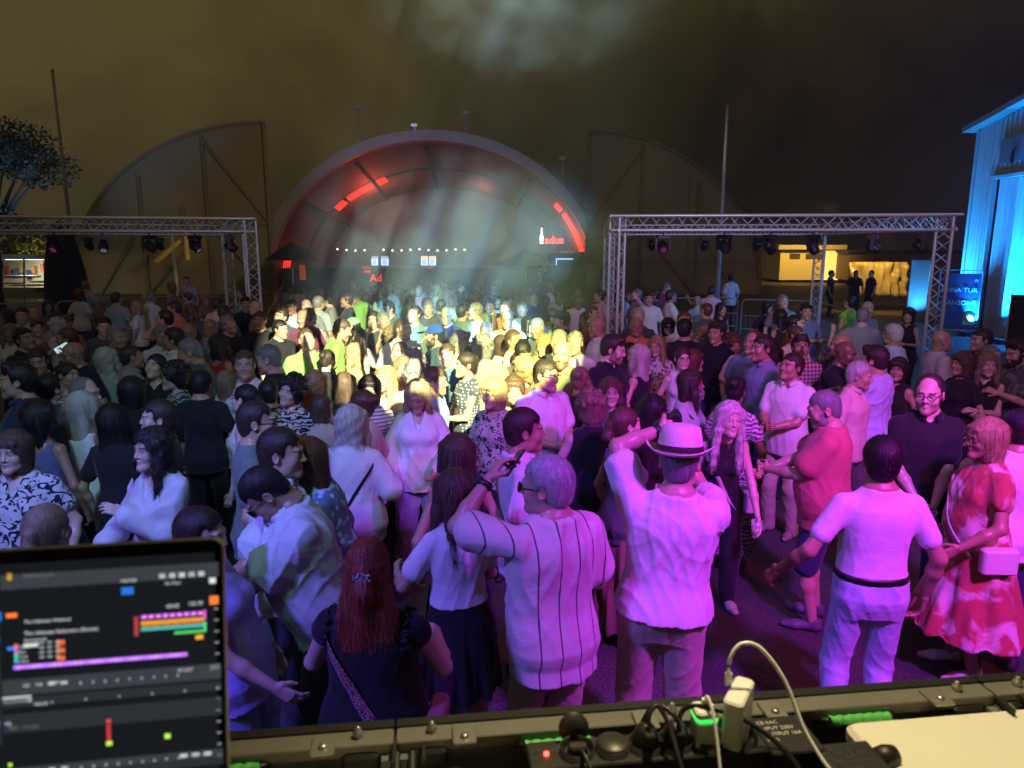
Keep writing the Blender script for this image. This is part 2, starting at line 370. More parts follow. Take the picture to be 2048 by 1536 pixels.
def rotm(rx=0, ry=0, rz=0):
    return np.array(Matrix.Rotation(R(rz), 3, 'Z') @ Matrix.Rotation(R(ry), 3, 'Y') @ Matrix.Rotation(R(rx), 3, 'X'), f4)
def join(parts):
    V = []; Q = []; M = []; n = 0
    for v, q, m in parts:
        V.append(v); Q.append(q + n); M.append(m if m is not None else np.zeros((len(v), 4), f4)); n += len(v)
    return np.concatenate(V), np.concatenate(Q), np.concatenate(M)
# ---- heads (local frame: centre between the ears, face towards -y)
HC = {}
def head(sex, vox, beard=0, smile=0, var=0):
    key = (sex, vox, beard, smile, var)
    if key in HC: return HC[key]
    r = np.random.default_rng(var + 11); j = lambda s=.003: float(r.uniform(-s, s)); fm = sex == 'f'; wj = .9 if fm else 1.0
    p = [ell((0, .014, .034), (.077, .096, .086), k=.02), ell((0, -.028, -.030), (.060 * wj + j(), .066, .083), k=.03),
         cone((-.040 * wj, -.030, -.075), (0, -.072, -.100), .026, .018, .03), cone((.040 * wj, -.030, -.075), (0, -.072, -.100), .026, .018, .03),
         ell((0, -.082 + j(), -.100), (.020, .017, .015), k=.02),
         cone((-.032, -.083, .024), (.032, -.083, .024), .011 if fm else .013, .011 if fm else .013, .02),
         ell((-.040, -.062, -.028), (.024, .022, .024), k=.03), ell((.040, -.062, -.028), (.024, .022, .024), k=.03)]
    for s in (-1, 1):
        p += [ell((s * .031, -.103, .004), (.017, .018, .0115), k=.012, op='-'), ell((s * .031, -.0795, .003), (.0135, .0130, .0115), k=.002),
              cone((s * .018, -.0895, .0125), (s * .044, -.0835, .0115), .0042, .0038, .004),
              ell((s * .079, .012, -.004), (.011, .020, .031), Rm=rotm(-12, 0, s * 22), k=.006), ell((s * .087, .008, -.002), (.006, .012, .020), k=.004, op='-')]
    nl = .109 + j(.003) - (.004 if fm else 0)
    p += [cone((0, -.088, .014), (0, -nl, -.026), .008, .0100 if fm else .0118, .010),
          ell((-.0125, -nl + .014, -.031), (.008, .010, .007), k=.006), ell((.0125, -nl + .014, -.031), (.008, .010, .007), k=.006),
          ell((-.006, -nl + .008, -.0385), (.0035, .006, .003), k=.003, op='-'), ell((.006, -nl + .008, -.0385), (.0035, .006, .003), k=.003, op='-'),
          cone((-.019, -.083, -.056 + smile * .004), (0, -.094, -.0555), .0050, .0072, .006), cone((.019, -.083, -.056 + smile * .004), (0, -.094, -.0555), .0050, .0072, .006),
          cone((-.015, -.084, -.066 + smile * .003), (0, -.092, -.068), .0050, .0078, .006), cone((.015, -.084, -.066 + smile * .003), (0, -.092, -.068), .0050, .0078, .006),
          cone((-.022, -.092, -.0605 + smile * .005), (0, -.103, -.0615), .0022, .0024, .003, '-'), cone((.022, -.092, -.0605 + smile * .005), (0, -.103, -.0615), .0022, .0024, .003, '-'),
          cone((0, .022, -.050), (0, .034, -.150), .050 if fm else .058, .048 if fm else .060, .03)]
    V, Q = skin(p, vox, cuts=(((0, 0, -.142), (0, 0, -1)),))
    x, y, z = V.T; M = np.zeros((len(V), 4), f4); ax = np.abs(x)
    M[:, 0] = ((np.abs(z - .0250 - .0015 * np.sin((ax - .012) * 90)) < (.0042 if fm else .0055)) & (ax > .012) & (ax < .050) & (y < -.06)) * .85
    if beard:
        jaw = ((z < -.040 - .25 * np.maximum(0, ax - .03)) & (z > -.13) & (y < .005)) | ((ax > .060) & (z < -.005) & (z > -.09) & (y < .0) & (y > -.05))
        lip = (ax < .024) & (np.abs(z + .061) < .011); M[:, 0] = np.maximum(M[:, 0], (jaw & ~lip) * beard)
    M[:, 1] = ((ax < .020) & (np.abs(z + .0615) < .0100 - ax * .30) & (y < -.085)) * (.75 if fm else .3)
    if smile >= 2: M[:, 2] = (ax < .015) & (np.abs(z + .0595) < .0032) & (y < -.08)
    for s in (-1, 1):
        d = np.sqrt((x - s * .031) ** 2 + (y + .0795) ** 2 + (z - .003) ** 2); e = (d < .0150) & (y < -.081) & (np.abs(z - .0025) < .0040)
        M[:, 2] = np.maximum(M[:, 2], e); M[:, 3] = np.maximum(M[:, 3], (np.sqrt((x - s * .031) ** 2 + (z - .003) ** 2) < .0056) & (np.abs(z - .0025) < .0045) & (y < -.085))
        M[:, 0] = np.maximum(M[:, 0], ((np.abs(z - .0095) < .0016) & (np.abs(x - s * .031) < .015) & (y < -.08)) * (.9 if fm else .5))
    HC[key] = (V, Q, M); return HC[key]
# ---- hair (same frame)
def ribbons(V, N, n, length, width, flow, seed=0, lift=.004, seg=4):
    r = np.random.default_rng(seed); i = r.integers(0, len(V), n); P = V[i] + N[i] * .0005; NN = N[i]; out = []; L = length * r.uniform(.6, 1.25, (n, 1)).astype(f4)
    L = L * np.clip((P[:, 2:3] - P[:, 2].min()) / .14, .45, 1); T = flow(P, NN); T += r.normal(0, .11, T.shape); T -= NN * (T * NN).sum(1, keepdims=True); T /= np.linalg.norm(T, axis=1, keepdims=True) + 1e-6
    B = np.cross(T, NN); lf = np.abs(r.normal(0, lift, (n, 1))); cv = r.normal(0, .12, (n, 1)); VV = []
    for s in range(seg + 1):
        t = s / seg; C = P + T * L * t + NN * lf * np.sin(t * 2.6) + B * cv * L * t * t + np.array([0, 0, -1]) * (L * .25 * t * t)
        w = width * (1 - .75 * t) * .5; VV.append(C - B * w); VV.append(C + B * w)
    A = np.stack(VV, 1).reshape(-1, 3).astype(f4); k = 2 * (seg + 1); base = (np.arange(n) * k)[:, None, None]
    q = np.array([[2 * s, 2 * s + 1, 2 * s + 3, 2 * s + 2] for s in range(seg)])[None]
    return A, (base + q).reshape(-1, 4).astype(np.int32)
HH = {}
def hair(style, vox, var=0):
    key = (style, vox, var)
    if key in HH: return HH[key]
    r = np.random.default_rng(var + 5); face = [ell((0, -.112, -.035), (.066, .075, .112), k=.012, op='-')]
    ears = [ell((s * .088, .004, -.012), (.024, .026, .034), k=.01, op='-') for s in (-1, 1)]
    shell = lambda g: [ell((0, .018, .038), (.077 + g, .096 + g, .087 + g), k=.02)]
    cuts = (); flow = lambda P, N: np.stack([P[:, 0] * 2, np.full(len(P), .6), -.5 - 2 * (.1 - P[:, 2])], 1).astype(f4); nrib, rl = 1500, .03
    def plane(p, n): n = np.array(n, float); return (p, n / np.linalg.norm(n))
    if style in ('short', 'crop', 'quiff', 'receding', 'fringe'):
        g = {'short': .012, 'crop': .006, 'quiff': .014, 'receding': .006, 'fringe': .006}[style]
        p = shell(g) + [ell((0, .055, -.02), (.058 + g, .050 + g, .075), k=.03)]
        if style == 'quiff': p += [cone((-.03, -.055, .112), (.03, -.055, .115), .026, .024, .03)]
        p += face + ears; cuts = (plane((0, .02, -.012), (0, -.62, -.80)), plane((0, .07, -.085), (0, 0, -1)))
        cuts = (plane((0, -.065, .052), (0, -.80, -.62) if style != 'receding' else (0, -.93, -.40)), plane((0, .07, -.078), (0, .15, -1)))
        side = [ell((s * .075, -.060, .0), (.03, .032, .10), k=.01, op='-') for s in (-1, 1)]; p += side
        if style == 'receding': p += [ell((0, -.085, .095), (.066, .060, .060), k=.015, op='-')]
        if style == 'fringe': p += [ell((0, -.01, .12), (.072, .12, .075), k=.01, op='-')]
        rl = {'short': .022, 'crop': .012, 'quiff': .03, 'receding': .012, 'fringe': .012}[style]
    elif style in ('bald',): HH[key] = None; return None
    elif style in ('long', 'wavy', 'longfront', 'verylong'):
        ln = {'long': -.33, 'wavy': -.36, 'longfront': -.34, 'verylong': -.46}[style]; fl = 1.25 if style == 'wavy' else 1.0
        secs = [(ln, .085 * fl, .030, .085), (ln * .6, .098 * fl, .038, .075), (-.12, .095, .050, .060), (-.02, .092, .075, .040), (.06, .084, .080, .03)]
        p = shell(.014) + [loft(secs, (0, 0, 0), np.eye(3, dtype=f4), k=.04)]
        for s in (-1, 1):
            p += [cone((s * .074, -.030, .06), (s * .086, -.030, -.08), .022, .026, .03)]
            if style != 'verylong' or s < 0: p += [cone((s * .086, -.030, -.08), (s * .10, -.055, ln * (.95 if style in ('longfront', 'wavy') else .62)), .028, .020, .03)]
        p += face + [ell((0, .035, -.16), (.054, .050, .10), k=.01, op='-')]
        flow = lambda P, N: np.stack([P[:, 0] * .8, P[:, 1] * .6, np.full(len(P), -1.0)], 1).astype(f4); nrib, rl = 1700, .11
    elif style in ('bob', 'bobplain'):
        secs = [(-.135, .082, .070, .030), (-.06, .098, .085, .025), (.02, .094, .090, .02), (.07, .084, .08, .02)]
        p = shell(.016) + [loft(secs, (0, 0, 0), np.eye(3, dtype=f4), k=.04), cone((-.05, -.080, .075), (.05, -.080, .07), .020 if style == 'bob' else .008, .018 if style == 'bob' else .008, .02)] + [ell((0, -.112, -.045 if style == 'bob' else -.025), (.058, .075, .098), k=.012, op='-'), ell((0, .02, -.14), (.052, .056, .09), k=.01, op='-')]
        flow = lambda P, N: np.stack([P[:, 0] * 1.5, P[:, 1] * .5, np.full(len(P), -1.0)], 1).astype(f4); nrib, rl = 1100, .06
    elif style in ('curly', 'bigcurly'):
        g = .024 if style == 'curly' else .038; p = shell(g) + [ell((0, .05, -.03), (.085 + g * .6, .065, .10), k=.03)]
        for i in range(46):
            a = r.uniform(0, 6.28); u = r.uniform(-.3, 1); q = math.sqrt(max(0, 1 - u * u)); p.append(ell((math.cos(a) * q * (.082 + g), .025 + math.sin(a) * q * (.098 + g), .035 + u * (.088 + g)), (.020,) * 3, k=.008))
        p += face; nrib, rl = 1300, .04
    elif style in ('bun', 'pony', 'halfup'):
        p = shell(.008) + [ell((0, .055, -.02), (.060, .050, .070), k=.03)] + [ell((0, -.112, -.030), (.070, .068, .105), k=.012, op='-')] + ears
        cuts = (plane((0, .07, -.080), (0, .1, -1)),)
        if style == 'bun': p += [ell((0, .112, .065), (.042, .040, .040), k=.008)]
        else: p += [ell((0, .118, .030), (.026, .024, .026), k=.01), cone((0, .125, .03), (0, .145, -.05), .024, .034, .02), cone((0, .145, -.05), (.01, .120, -.24), .034, .016, .02)]
        if style == 'halfup': p += [loft([(-.30, .115, .035, .10), (-.16, .125, .048, .095), (-.04, .095, .05, .075), (.03, .07, .05, .06)], (0, 0, 0), np.eye(3, dtype=f4), k=.04)]; cuts = ()
        flow = lambda P, N: np.where((P[:, 1] > .10)[:, None], np.array([[0, 0, -1.0]]), (np.array([[0, .125, .04]]) - P) * 9).astype(f4); nrib, rl = 1300 if style == 'halfup' else 900, .06 if style == 'halfup' else .035
    V, Q = skin(p, vox, cuts=cuts); N = vnormals(V, Q); x, y, z = V.T
    a = np.arctan2(x, y - .02); amp = .0022 if style in ('long', 'wavy', 'longfront', 'verylong', 'halfup') else .0016
    if style == 'wavy': amp = .006
    D = np.sin(a * 37 + 2.3 * np.sin(z * 30) + var) * .6 + np.sin(a * 71 + 3 * np.sin(z * 17 + 1)) * .4 + (np.sin(z * 75 + a * 5) * .8 if style == 'wavy' else 0)
    V = V + N * (D * amp)[:, None].astype(f4)
    if vox <= .0075:
        if vox > .005: nrib //= 2
        A, B = ribbons(V, N, int(nrib * 1.5), rl, .0017 if vox <= .005 else .0030, flow, var, lift=.008 if style in ('wavy', 'curly', 'bigcurly', 'halfup') else .0035)
        Q = np.concatenate([Q, B + len(V)]); V = np.concatenate([V, A])
    HH[key] = (V, Q); return HH[key]
# ---- hands (local frame: wrist at 0, fingers along +y, palm faces -z, thumb on +x)
HD = {}
def hand(kind, vox):
    key = (kind, vox)
    if key in HD: return HD[key]
    c = {'relax': (22, 28, 20), 'grip': (58, 62, 35), 'flat': (4, 6, 5), 'fist': (80, 88, 50), 'spread': (8, 10, 8), 'pinch': (38, 30, 20)}[kind]
    p = [cone((0, -.045, 0), (0, .0, 0), .027, .024, .02, sq=((0, 0, 1), 1.2))]
    xs = (.028, .0095, -.0095, -.027); ln = (.96, 1.06, 1.0, .80); yb = (.088, .092, .088, .080)
    for i in range(4):
        p.append(cone((xs[i] * .55, .008, 0), (xs[i], yb[i], 0), .0125, .0110, .018))
        a = 0; P = Vector((xs[i], yb[i], 0)); side = (1.5 - i) * (R(9) if kind == 'spread' else R(2.5))
        for s_, (l, r0, r1) in enumerate(((.043, .0098, .0088), (.026, .0088, .0080), (.021, .0080, .0066))):
            a += R(c[s_] * (1 + .12 * (i - 1))); d = Vector((math.sin(side) * math.cos(a), math.cos(side) * math.cos(a), -math.sin(a))); E = P + d * l * ln[i]
            p.append(cone(P, E, r0, r1, .0035)); P = E
    t = {'relax': ((.030, .018, -.004), (.050, .048, -.020), (.056, .078, -.030)), 'grip': ((.030, .018, -.008), (.044, .045, -.034), (.022, .062, -.052)),
         'flat': ((.028, .018, -.002), (.055, .046, -.008), (.064, .076, -.010)), 'spread': ((.028, .018, -.002), (.060, .040, -.008), (.082, .062, -.010)),
         'fist': ((.030, .020, -.006), (.046, .050, -.026), (.018, .062, -.044)), 'pinch': ((.030, .018, -.008), (.048, .048, -.032), (.034, .078, -.050))}[kind]
    p += [cone((.012, .006, 0), t[0], .014, .0145, .012), cone(t[0], t[1], .0140, .0105, .008), cone(t[1], t[2], .0102, .0082, .003)]
    HD[key] = skin(p, vox, cuts=(((0, -.03, 0), (0, -1, 0)),)); return HD[key]
# ---- garments and bodies
TM = [(-.12, .135, .100, .0), (-.02, .170, .122, .012), (.06, .166, .117, .004), (.15, .152, .107, -.004), (.23, .150, .106, -.008), (.32, .164, .117, -.008), (.40, .172, .122, -.004), (.455, .160, .106, .008), (.50, .125, .085, .014), (.54, .085, .070, .018), (.57, .068, .065, .018)]
TF = [(-.12, .140, .105, .004), (-.02, .178, .126, .014), (.06, .160, .115, .004), (.15, .130, .098, -.004), (.23, .128, .095, -.006), (.32, .143, .104, -.004), (.39, .150, .106, .0), (.45, .142, .095, .008), (.51, .105, .075, .014), (.55, .058, .056, .016)]
ARM = dict(hang=(-.262, -.05, .885), front=(-.14, -.30, 1.16), belly=(-.05, -.25, 1.10), sip=(-.06, -.20, 1.47), phone=(-.07, -.33, 1.24), crossR=(.12, -.22, 1.19), crossL=(.12, -.20, 1.15),
           up=(-.22, -.22, 1.86), wave=(-.36, -.16, 1.68), hip=(-.20, -.04, 1.02), high=(-.10, -.26, 1.72), chin=(-.05, -.15, 1.38), side=(-.46, -.12, .98), clap=(-.04, -.30, 1.26), cheek=(-.12, -.14, 1.52), back=(-.06, .16, 1.02), photo=(-.10, -.36, 1.55), near=(-.20, -.20, 1.02), point=(-.52, -.30, 1.45), head=(-.10, -.02, 1.76), shoulder=(-.44, -.14, 1.40))
def ik(S, T, a, b, hint):
    S, T = Vector(S), Vector(T); d = T - S; L = min(d.length, (a + b) * .995); u = d.normalized(); T = S + u * L
    x = (a * a - b * b + L * L) / (2 * L); h = math.sqrt(max(a * a - x * x, 0)); hv = Vector(hint); hv = hv - u * hv.dot(u)
    return S + u * x + hv.normalized() * h, T
def lighten(c, k): return tuple(min(1, v * k) for v in c)
SHOE = {}
def shoe(vox, kind='shoe'):
    key = (vox, kind)
    if key not in SHOE:
        p = [cone((0, .045, .045), (0, -.10, .035), .040, .036, .03, sq=((0, 0, 1), 1.1)), cone((0, -.10, .033), (0, -.175, .028), .040, .028, .03, sq=((0, 0, 1), 1.25))]
        if kind == 'shoe': p += [cone((0, .035, .05), (0, .035, .10), .042, .040, .02)]
        SHOE[key] = skin(p, vox, cuts=(((0, 0, .004), (0, 0, -1)), ((0, 0, .10), (0, 0, 1))))
    return SHOE[key]
def make_person(P):
    """P: dict of looks and pose. Returns the top-level body mesh with its clothing children, standing at the origin facing -y."""
    sex = P.get('sex', 'm'); h = P.get('h', 1.78 if sex == 'm' else 1.66); s = h / 1.75; fat = P.get('fat', 1.0); lod = P.get('lod', 1); seed = P.get('seed', 0)
    bv = (.011, .017, .026)[lod]; cv = (.0095, .015, .024)[lod]; hv = (.0036, .0058, .0115)[lod]; hav = (.0048, .0072, .0125)[lod]; hdv = (.0038, .0062, .011)[lod]
    T0 = TM if sex == 'm' else TF; zz = np.linspace(-.12, T0[-1][0], 20); cols = [np.interp(zz, [q[0] for q in T0], [q[i] for q in T0]) for i in (1, 2, 3)]
    bl = np.exp(-((zz - .17) / .15) ** 2); fm_ = np.clip((.56 - zz) / .12, 0, 1)
    secs = [(float(z), float(rx * (1 + (fat - 1) * (.45 + .5 * b) * f)), float(ry * (1 + (fat - 1) * (.4 + 1.3 * b) * f)), float(cy - (fat - 1) * .07 * b)) for z, rx, ry, cy, b, f in zip(zz, *cols, bl, fm_)]
    Z0 = .93; Rt = rotm(-P.get('lean', 0) * -1, P.get('tilt', 0), P.get('twist', 0)); O = np.array((0, 0, Z0), f4) + np.array(P.get('hips', (0, 0, 0)), f4)
    def tw(p): return O + Rt @ np.asarray(p, f4)                      # torso frame -> body frame
    sh = .170 * (1 + (fat - 1) * .4) if sex == 'm' else .146 * (1 + (fat - 1) * .4); ra = (1 + (fat - 1) * .5) * (1 if sex == 'm' else .86)
    jt = {}
    arms = P.get('arms', ('hang', 'hang')); hands = P.get('hands', ('relax', 'relax')); slv = {}
    for i, sd in enumerate((-1, 1)):
        S = tw((sd * sh, .010, .468 if sex == 'm' else .452)); t = ARM[arms[i]] if isinstance(arms[i], str) else arms[i]; t = np.array(t, f4)
        if t[1] < -.14 and t[2] < 1.45: t[1] -= max(0, fat - 1) * .22
        if isinstance(arms[i], str) and sd > 0: t[0] *= -1
        T = t.copy(); T[2] -= Z0
        T = tw(T) if P.get('armframe', 'torso') == 'torso' else O + T
        hint = P.get('elbow', (None, None))[i] or ((sd * .55, .35, -.75) if T[2] < O[2] + .55 else (sd * .8, -.1, -.6))
        E, W = ik(S, T, .29, .255, Rt @ np.array(hint, f4)); jt[sd] = (np.array(S), np.array(E), np.array(W))
    hipx = .092; legs = {}
    st = P.get('stance', .02); step = P.get('step', (0, 0))
    for i, sd in enumerate((-1, 1)):
        Hh = O + np.array((sd * hipx, .01, -.04), f4); F_ = np.array((sd * (.10 + st), .0 + step[i], .085), f4)
        K, A = ik(Hh, F_, .415, .405, (sd * .1, -1, 0)); legs[sd] = (Hh, np.array(K), np.array(A))
    nk = tw((0, .014, .55)); hd0 = P.get('head', (0, 0, 0))              # pitch (down +), yaw (to the person's left +), roll
    Hr = Rt @ rotm(hd0[0], hd0[2], hd0[1]) ; hs = 1.02
    neck_pt = tw((0, .008, .60)); Hc = neck_pt + Hr @ (np.array((0, -.030, .088), f4) * hs)
    # ---- body skin
    under = -.006
    prims = [loft(secs, O, Rt, grow=under, k=.03), cone(tw((0, .014, .50)), Hc + Hr @ np.array((0, .03, -.09), f4), .056 if sex == 'm' else .047, .054 if sex == 'm' else .045, .04)]
    if sex == 'm': prims += [cone(tw((-.13, .015, .485)), tw((-.02, .02, .56)), .030, .042, .04), cone(tw((.13, .015, .485)), tw((.02, .02, .56)), .030, .042, .04)]
    for sd in (-1, 1):
        S, E, W = jt[sd]
        prims += [ell(S, (.043 * ra, .043 * ra, .045 * ra), k=.03), cone(S, E, .044 * ra, .036 * ra, .03), cone(E, E + (W - E) * .35, .036 * ra, .037 * ra, .02), cone(E + (W - E) * .35, W, .0365 * ra, .0245 * ra, .02)]
        Hh, K, A = legs[sd]
        prims += [cone(Hh, K, .080 * (1 + (fat - 1) * .4), .052, .04), cone(K, K + (A - K) * .35, .050, .055, .03), cone(K + (A - K) * .35, A, .054, .036, .03)]
    if sex == 'f':
        for sd in (-1, 1): prims.append(ell(tw((sd * .068, -.092, .335)), (.058, .055, .055), k=.04))
    parts = [(*skin(prims, bv), None)]
    V, Q, M = head(sex, hv, P.get('beard', 0), P.get('smile', 0), P.get('var', seed % 3)); parts.append(((V * hs) @ Hr.T + Hc, Q, M))
    for i, sd in enumerate((-1, 1)):
        S, E, W = jt[sd]; y = (W - E) / np.linalg.norm(W - E); pn = P.get('palm', (None, None))[i]
        pn = np.array(pn if pn is not None else ((-sd * 1.0, 0, .0) if W[2] < E[2] else (0, -1.0, .2) if W[2] > 1.35 else (-sd * .6, .3, -.6)), f4)
        if pn is not None: z = -(Rt @ pn)
        hb = P.get('hbend', (0, 0))[i]; z = z - y * (z @ y); z /= np.linalg.norm(z) + 1e-6
        if hb: a = R(hb); y, z = y * math.cos(a) - z * math.sin(a), z * math.cos(a) + y * math.sin(a)
        x = np.cross(y, z); B = np.stack([x, y, z], 1); hv_, hq = hand(hands[i], hdv); hv_ = hv_ * (1.0 if sex == 'm' else .9)
        # thumb side: towards the front of a hanging arm
        tw_dir = Rt @ np.array((0, -1, .25) if W[2] < E[2] + .12 else (-sd, 0, .3) if W[2] > 1.35 else (0, .0, 1.0), f4)
        if x @ tw_dir < 0: hv_ = hv_ * np.array((-1, 1, 1), f4); hq = hq[:, ::-1]
        parts.append((hv_ @ B.T + W, hq, None)); jt[('h', sd)] = W + B @ np.array((0, .085, -.028), f4); jt[('B', sd)] = B
    V, Q, M = join(parts)
    mats = P.get('skin', (.50, .30, .21)); hc = P.get('haircol', (.05, .03, .02))
    root = link('person', mesh_q('person', V * s, Q, skinmat(mats, hc), mask=M))
    def child(name, V, Q, mat): 
        if len(V) == 0: return None
        return link(name, mesh_q(name, V * s, Q, mat), root)
    # ---- hair, glasses, hat
    hst = P.get('hair', 'short')
    HW = lambda v: (v * hs) @ Hr.T + Hc
    if hst != 'bald':
        hh = hair(hst, hav, P.get('hvar', seed % 2))
        if hh: child('hair', HW(hh[0]), hh[1], hairmat(hc))
    def mbq(mb): return np.array(mb.V, f4)
    def acc(name, mb, mat):
        me = bpy.data.meshes.new(name); W_ = HW(np.array(mb.V, f4)) * s; me.from_pydata([tuple(map(float, v)) for v in W_], [], mb.F); me.polygons.foreach_set('use_smooth', mb.sm); me.materials.append(mat); me.update(); return link(name, me, root)
    g = P.get('glasses')
    if g:
        mb = MB()
        for sd in (-1, 1):
            mb.path([(sd * .032 + .024 * math.cos(t), -.104 - .002 * math.cos(t) * 0, .002 + .0175 * math.sin(t)) for t in [2 * math.pi * k / 14 for k in range(14)]], .0022, 5, True)
            mb.tube((sd * .056, -.103, .008), (sd * .080, .0, .008), .0020, 5)
        mb.tube((-.009, -.106, .004), (.009, -.106, .004), .0020, 5)
        go = acc('glasses', mb, plain('glasses_frame', (.02, .012, .012), .3))
        if g == 'sun':
            ml = MB()
            for sd in (-1, 1): ml.lathe([(0, .0), (.018, .0006), (.0235, .001)], (sd * .032, -.1045, .002), 12, (0, -1, 0))
            lens = acc('lens', ml, plain('dark_lens', (.006, .006, .01), .08)); lens.parent = go
    ht = P.get('hat')
    if ht == 'cap':
        cs = skin(shell_hat := [ell((0, .018, .045), (.090, .109, .090), k=.02), cone((0, -.09, .055), (0, -.155, .040), .060, .050, .02, sq=((0, 0, 1), 6.0))], hav, cuts=(((0, 0, .035), (0, .12, -1)),)); child('cap', HW(cs[0]), cs[1], fabric(P.get('hatcol', (.02, .03, .12))))
    if ht == 'fedora':
        n = 40; prof = [(.078, -.004), (.102, .0), (.1035, .010), (.096, .065), (.086, .104), (.058, .116), (.025, .106), (.001, .102)]
        Vs = []; 
        for r_, z in [(.152, .004), (.150, .000), (.120, -.010)] + prof:
            for k in range(n):
                a = 2 * math.pi * k / n; ex = 1.16; rr = r_
                zz = z + (.030 * abs(math.cos(a)) ** 3 * max(0, (r_ - .105) / .045) if r_ > .105 else 0) - (.020 * max(0, -math.sin(a)) * max(0, (r_ - .105) / .045) if r_ > .105 else 0)
                pin = 1 - (.22 * max(0, -math.sin(a)) ** 2 if z > .09 else 0)
                Vs.append((rr * math.cos(a) * pin * .94, rr * math.sin(a) * ex * pin + .014, zz + .052))
        m = len(prof) + 3; Fq = [(i * n + k, i * n + (k + 1) % n, (i + 1) * n + (k + 1) % n, (i + 1) * n + k) for i in range(m - 1) for k in range(n)]
        hatm = plain('straw', (.75, .66, .56), .8, bmp=.7, bscale=420, var=.2, scale=200)
        ho = child('hat', HW(np.array(Vs, f4)), np.array(Fq), hatm); sol = ho.modifiers.new('thickness', 'SOLIDIFY'); sol.thickness = .003
        Vb = [(r_ * math.cos(2 * math.pi * k / n) * .94, r_ * math.sin(2 * math.pi * k / n) * 1.16 + .014, z + .052) for r_, z in ((.1035, .002), (.106, .004), (.1045, .026), (.102, .028)) for k in range(n)]
        bo = child('hat_band', HW(np.array(Vb, f4)), np.array([(i * n + k, i * n + (k + 1) % n, (i + 1) * n + (k + 1) % n, (i + 1) * n + k) for i in range(3) for k in range(n)]), plain('hat_band', (.02, .012, .012), .7)); bo.parent = ho
    # ---- garments
    top = P.get('top', 'tee'); tc = P.get('topcol', (.6, .6, .6)); tm = fabric(tc, P.get('pat'), P.get('col2', (.02, .02, .02)))
    loose = P.get('loose', .014); tuck = P.get('tuck', False); dress = top == 'dress' or top == 'sundress'
    hem = (P.get('hem', .80) if not tuck else 1.03) - Z0
    pr = []
    zl = max(hem, -.16) if not dress else -.12
    s2 = list(secs)
    if hem < -.12 and not dress: s2 = [(hem, secs[1][1] * .98, secs[1][2] * .98, .01)] + s2[1:]
    pr.append(loft(s2, O, Rt, grow=loose, k=.03, flare=(.16, hem, .024) if not tuck and not dress else None, zlo=zl if not dress else None, zhi=.565))
    sleeveless = top in ('tank', 'sundress', 'strap')
    sl = {'tee': .62, 'shirt': .72, 'polo': .66, 'long': 1.0, 'blouse': 1.0, 'tank': 0, 'dress': .5, 'sundress': 0, 'strap': 0, 'flutter': .28}[top]; sl = P.get('sleeve', sl)
    lo_ = loose + (.006 if top == 'shirt' else 0)
    for sd in (-1, 1):
        S, E, W = jt[sd]
        if sl > 0:
            pr += [cone(S, S + (E - S) * min(sl, 1), .055 * ra + lo_ * .4, .047 * ra + lo_ * (1.5 if sl < 1 else 1), .03)]
            if sl >= 1:
                e2 = E + (W - E) * P.get('cuff', .93); pr += [cone(E, e2, .047 * ra + lo_ * (1.3 if top == 'blouse' else .8), .036 * ra + lo_ * (1.5 if top == 'blouse' else .6), .03)]
        else: pr += [ell(tw((sd * (sh - .045), .008, .49)), (.035, .060, .045), k=.03)]
    if not sleeveless: pr += [cone(tw((sd * (sh - .03), .012, .480 if sex == 'm' else .465)), tw((sd * .03, .02, .55 if sex == 'm' else .53)), .036 * ra + loose * .5, .036, .035) for sd in (-1, 1)]
    if sex == 'f':
        for sd in (-1, 1): pr.append(ell(tw((sd * .066, -.092, .335)), (.062 + loose * .4, .058 + loose * .4, .058), k=.05))
    if dress or P.get('bot') in ('skirt', 'longskirt'):
        pass
    nr = .066 if sex == 'm' else .074
    cutn = cone(tw((0, -.018, .580)), tw((0, -.05, .75)), nr, nr + .02, .008, '-')
    pr.append(cutn)
    if P.get('vneck', top in ('shirt', 'polo', 'blouse', 'tank')): d_ = P.get('vdepth', .09 if sex == 'm' else .14); pr.append(cone(tw((0, -.128, .56 - d_)), tw((0, -.055, .59)), .008, .066, .008, '-'))
    if sleeveless:
        for sd in (-1, 1):
            S = jt[sd][0]; pr.append(ell(tw((sd * (sh + .012), .004, .455)), (.030, .085, .085), k=.015, op='-'))
            if top in ('sundress', 'strap'): pr.append(ell(tw((sd * .11, .0, .55)), (.075, .12, .055), k=.01, op='-'))
        if top in ('sundress', 'strap'): pr += [ell(tw((0, .10, .54)), (.11, .09, .10), k=.01, op='-'), ell(tw((0, -.12, .52)), (.11, .09, .07), k=.01, op='-')]
    cuts = []
    V, Q = skin(pr, cv, cuts)
    if P.get('slit') : pass
    N = vnormals(V, Q); V = folds(V, N, (.020 if top in ('shirt', 'blouse', 'long') else .012) * P.get('fold', 1), seed + 3)
    nm = {'tee': 't_shirt', 'shirt': 'shirt', 'polo': 'polo_shirt', 'long': 'shirt', 'blouse': 'blouse', 'tank': 'tank_top', 'strap': 'tank_top', 'dress': 'dress', 'sundress': 'dress', 'flutter': 'blouse'}[top]
    topo = child(nm, V, Q, tm)
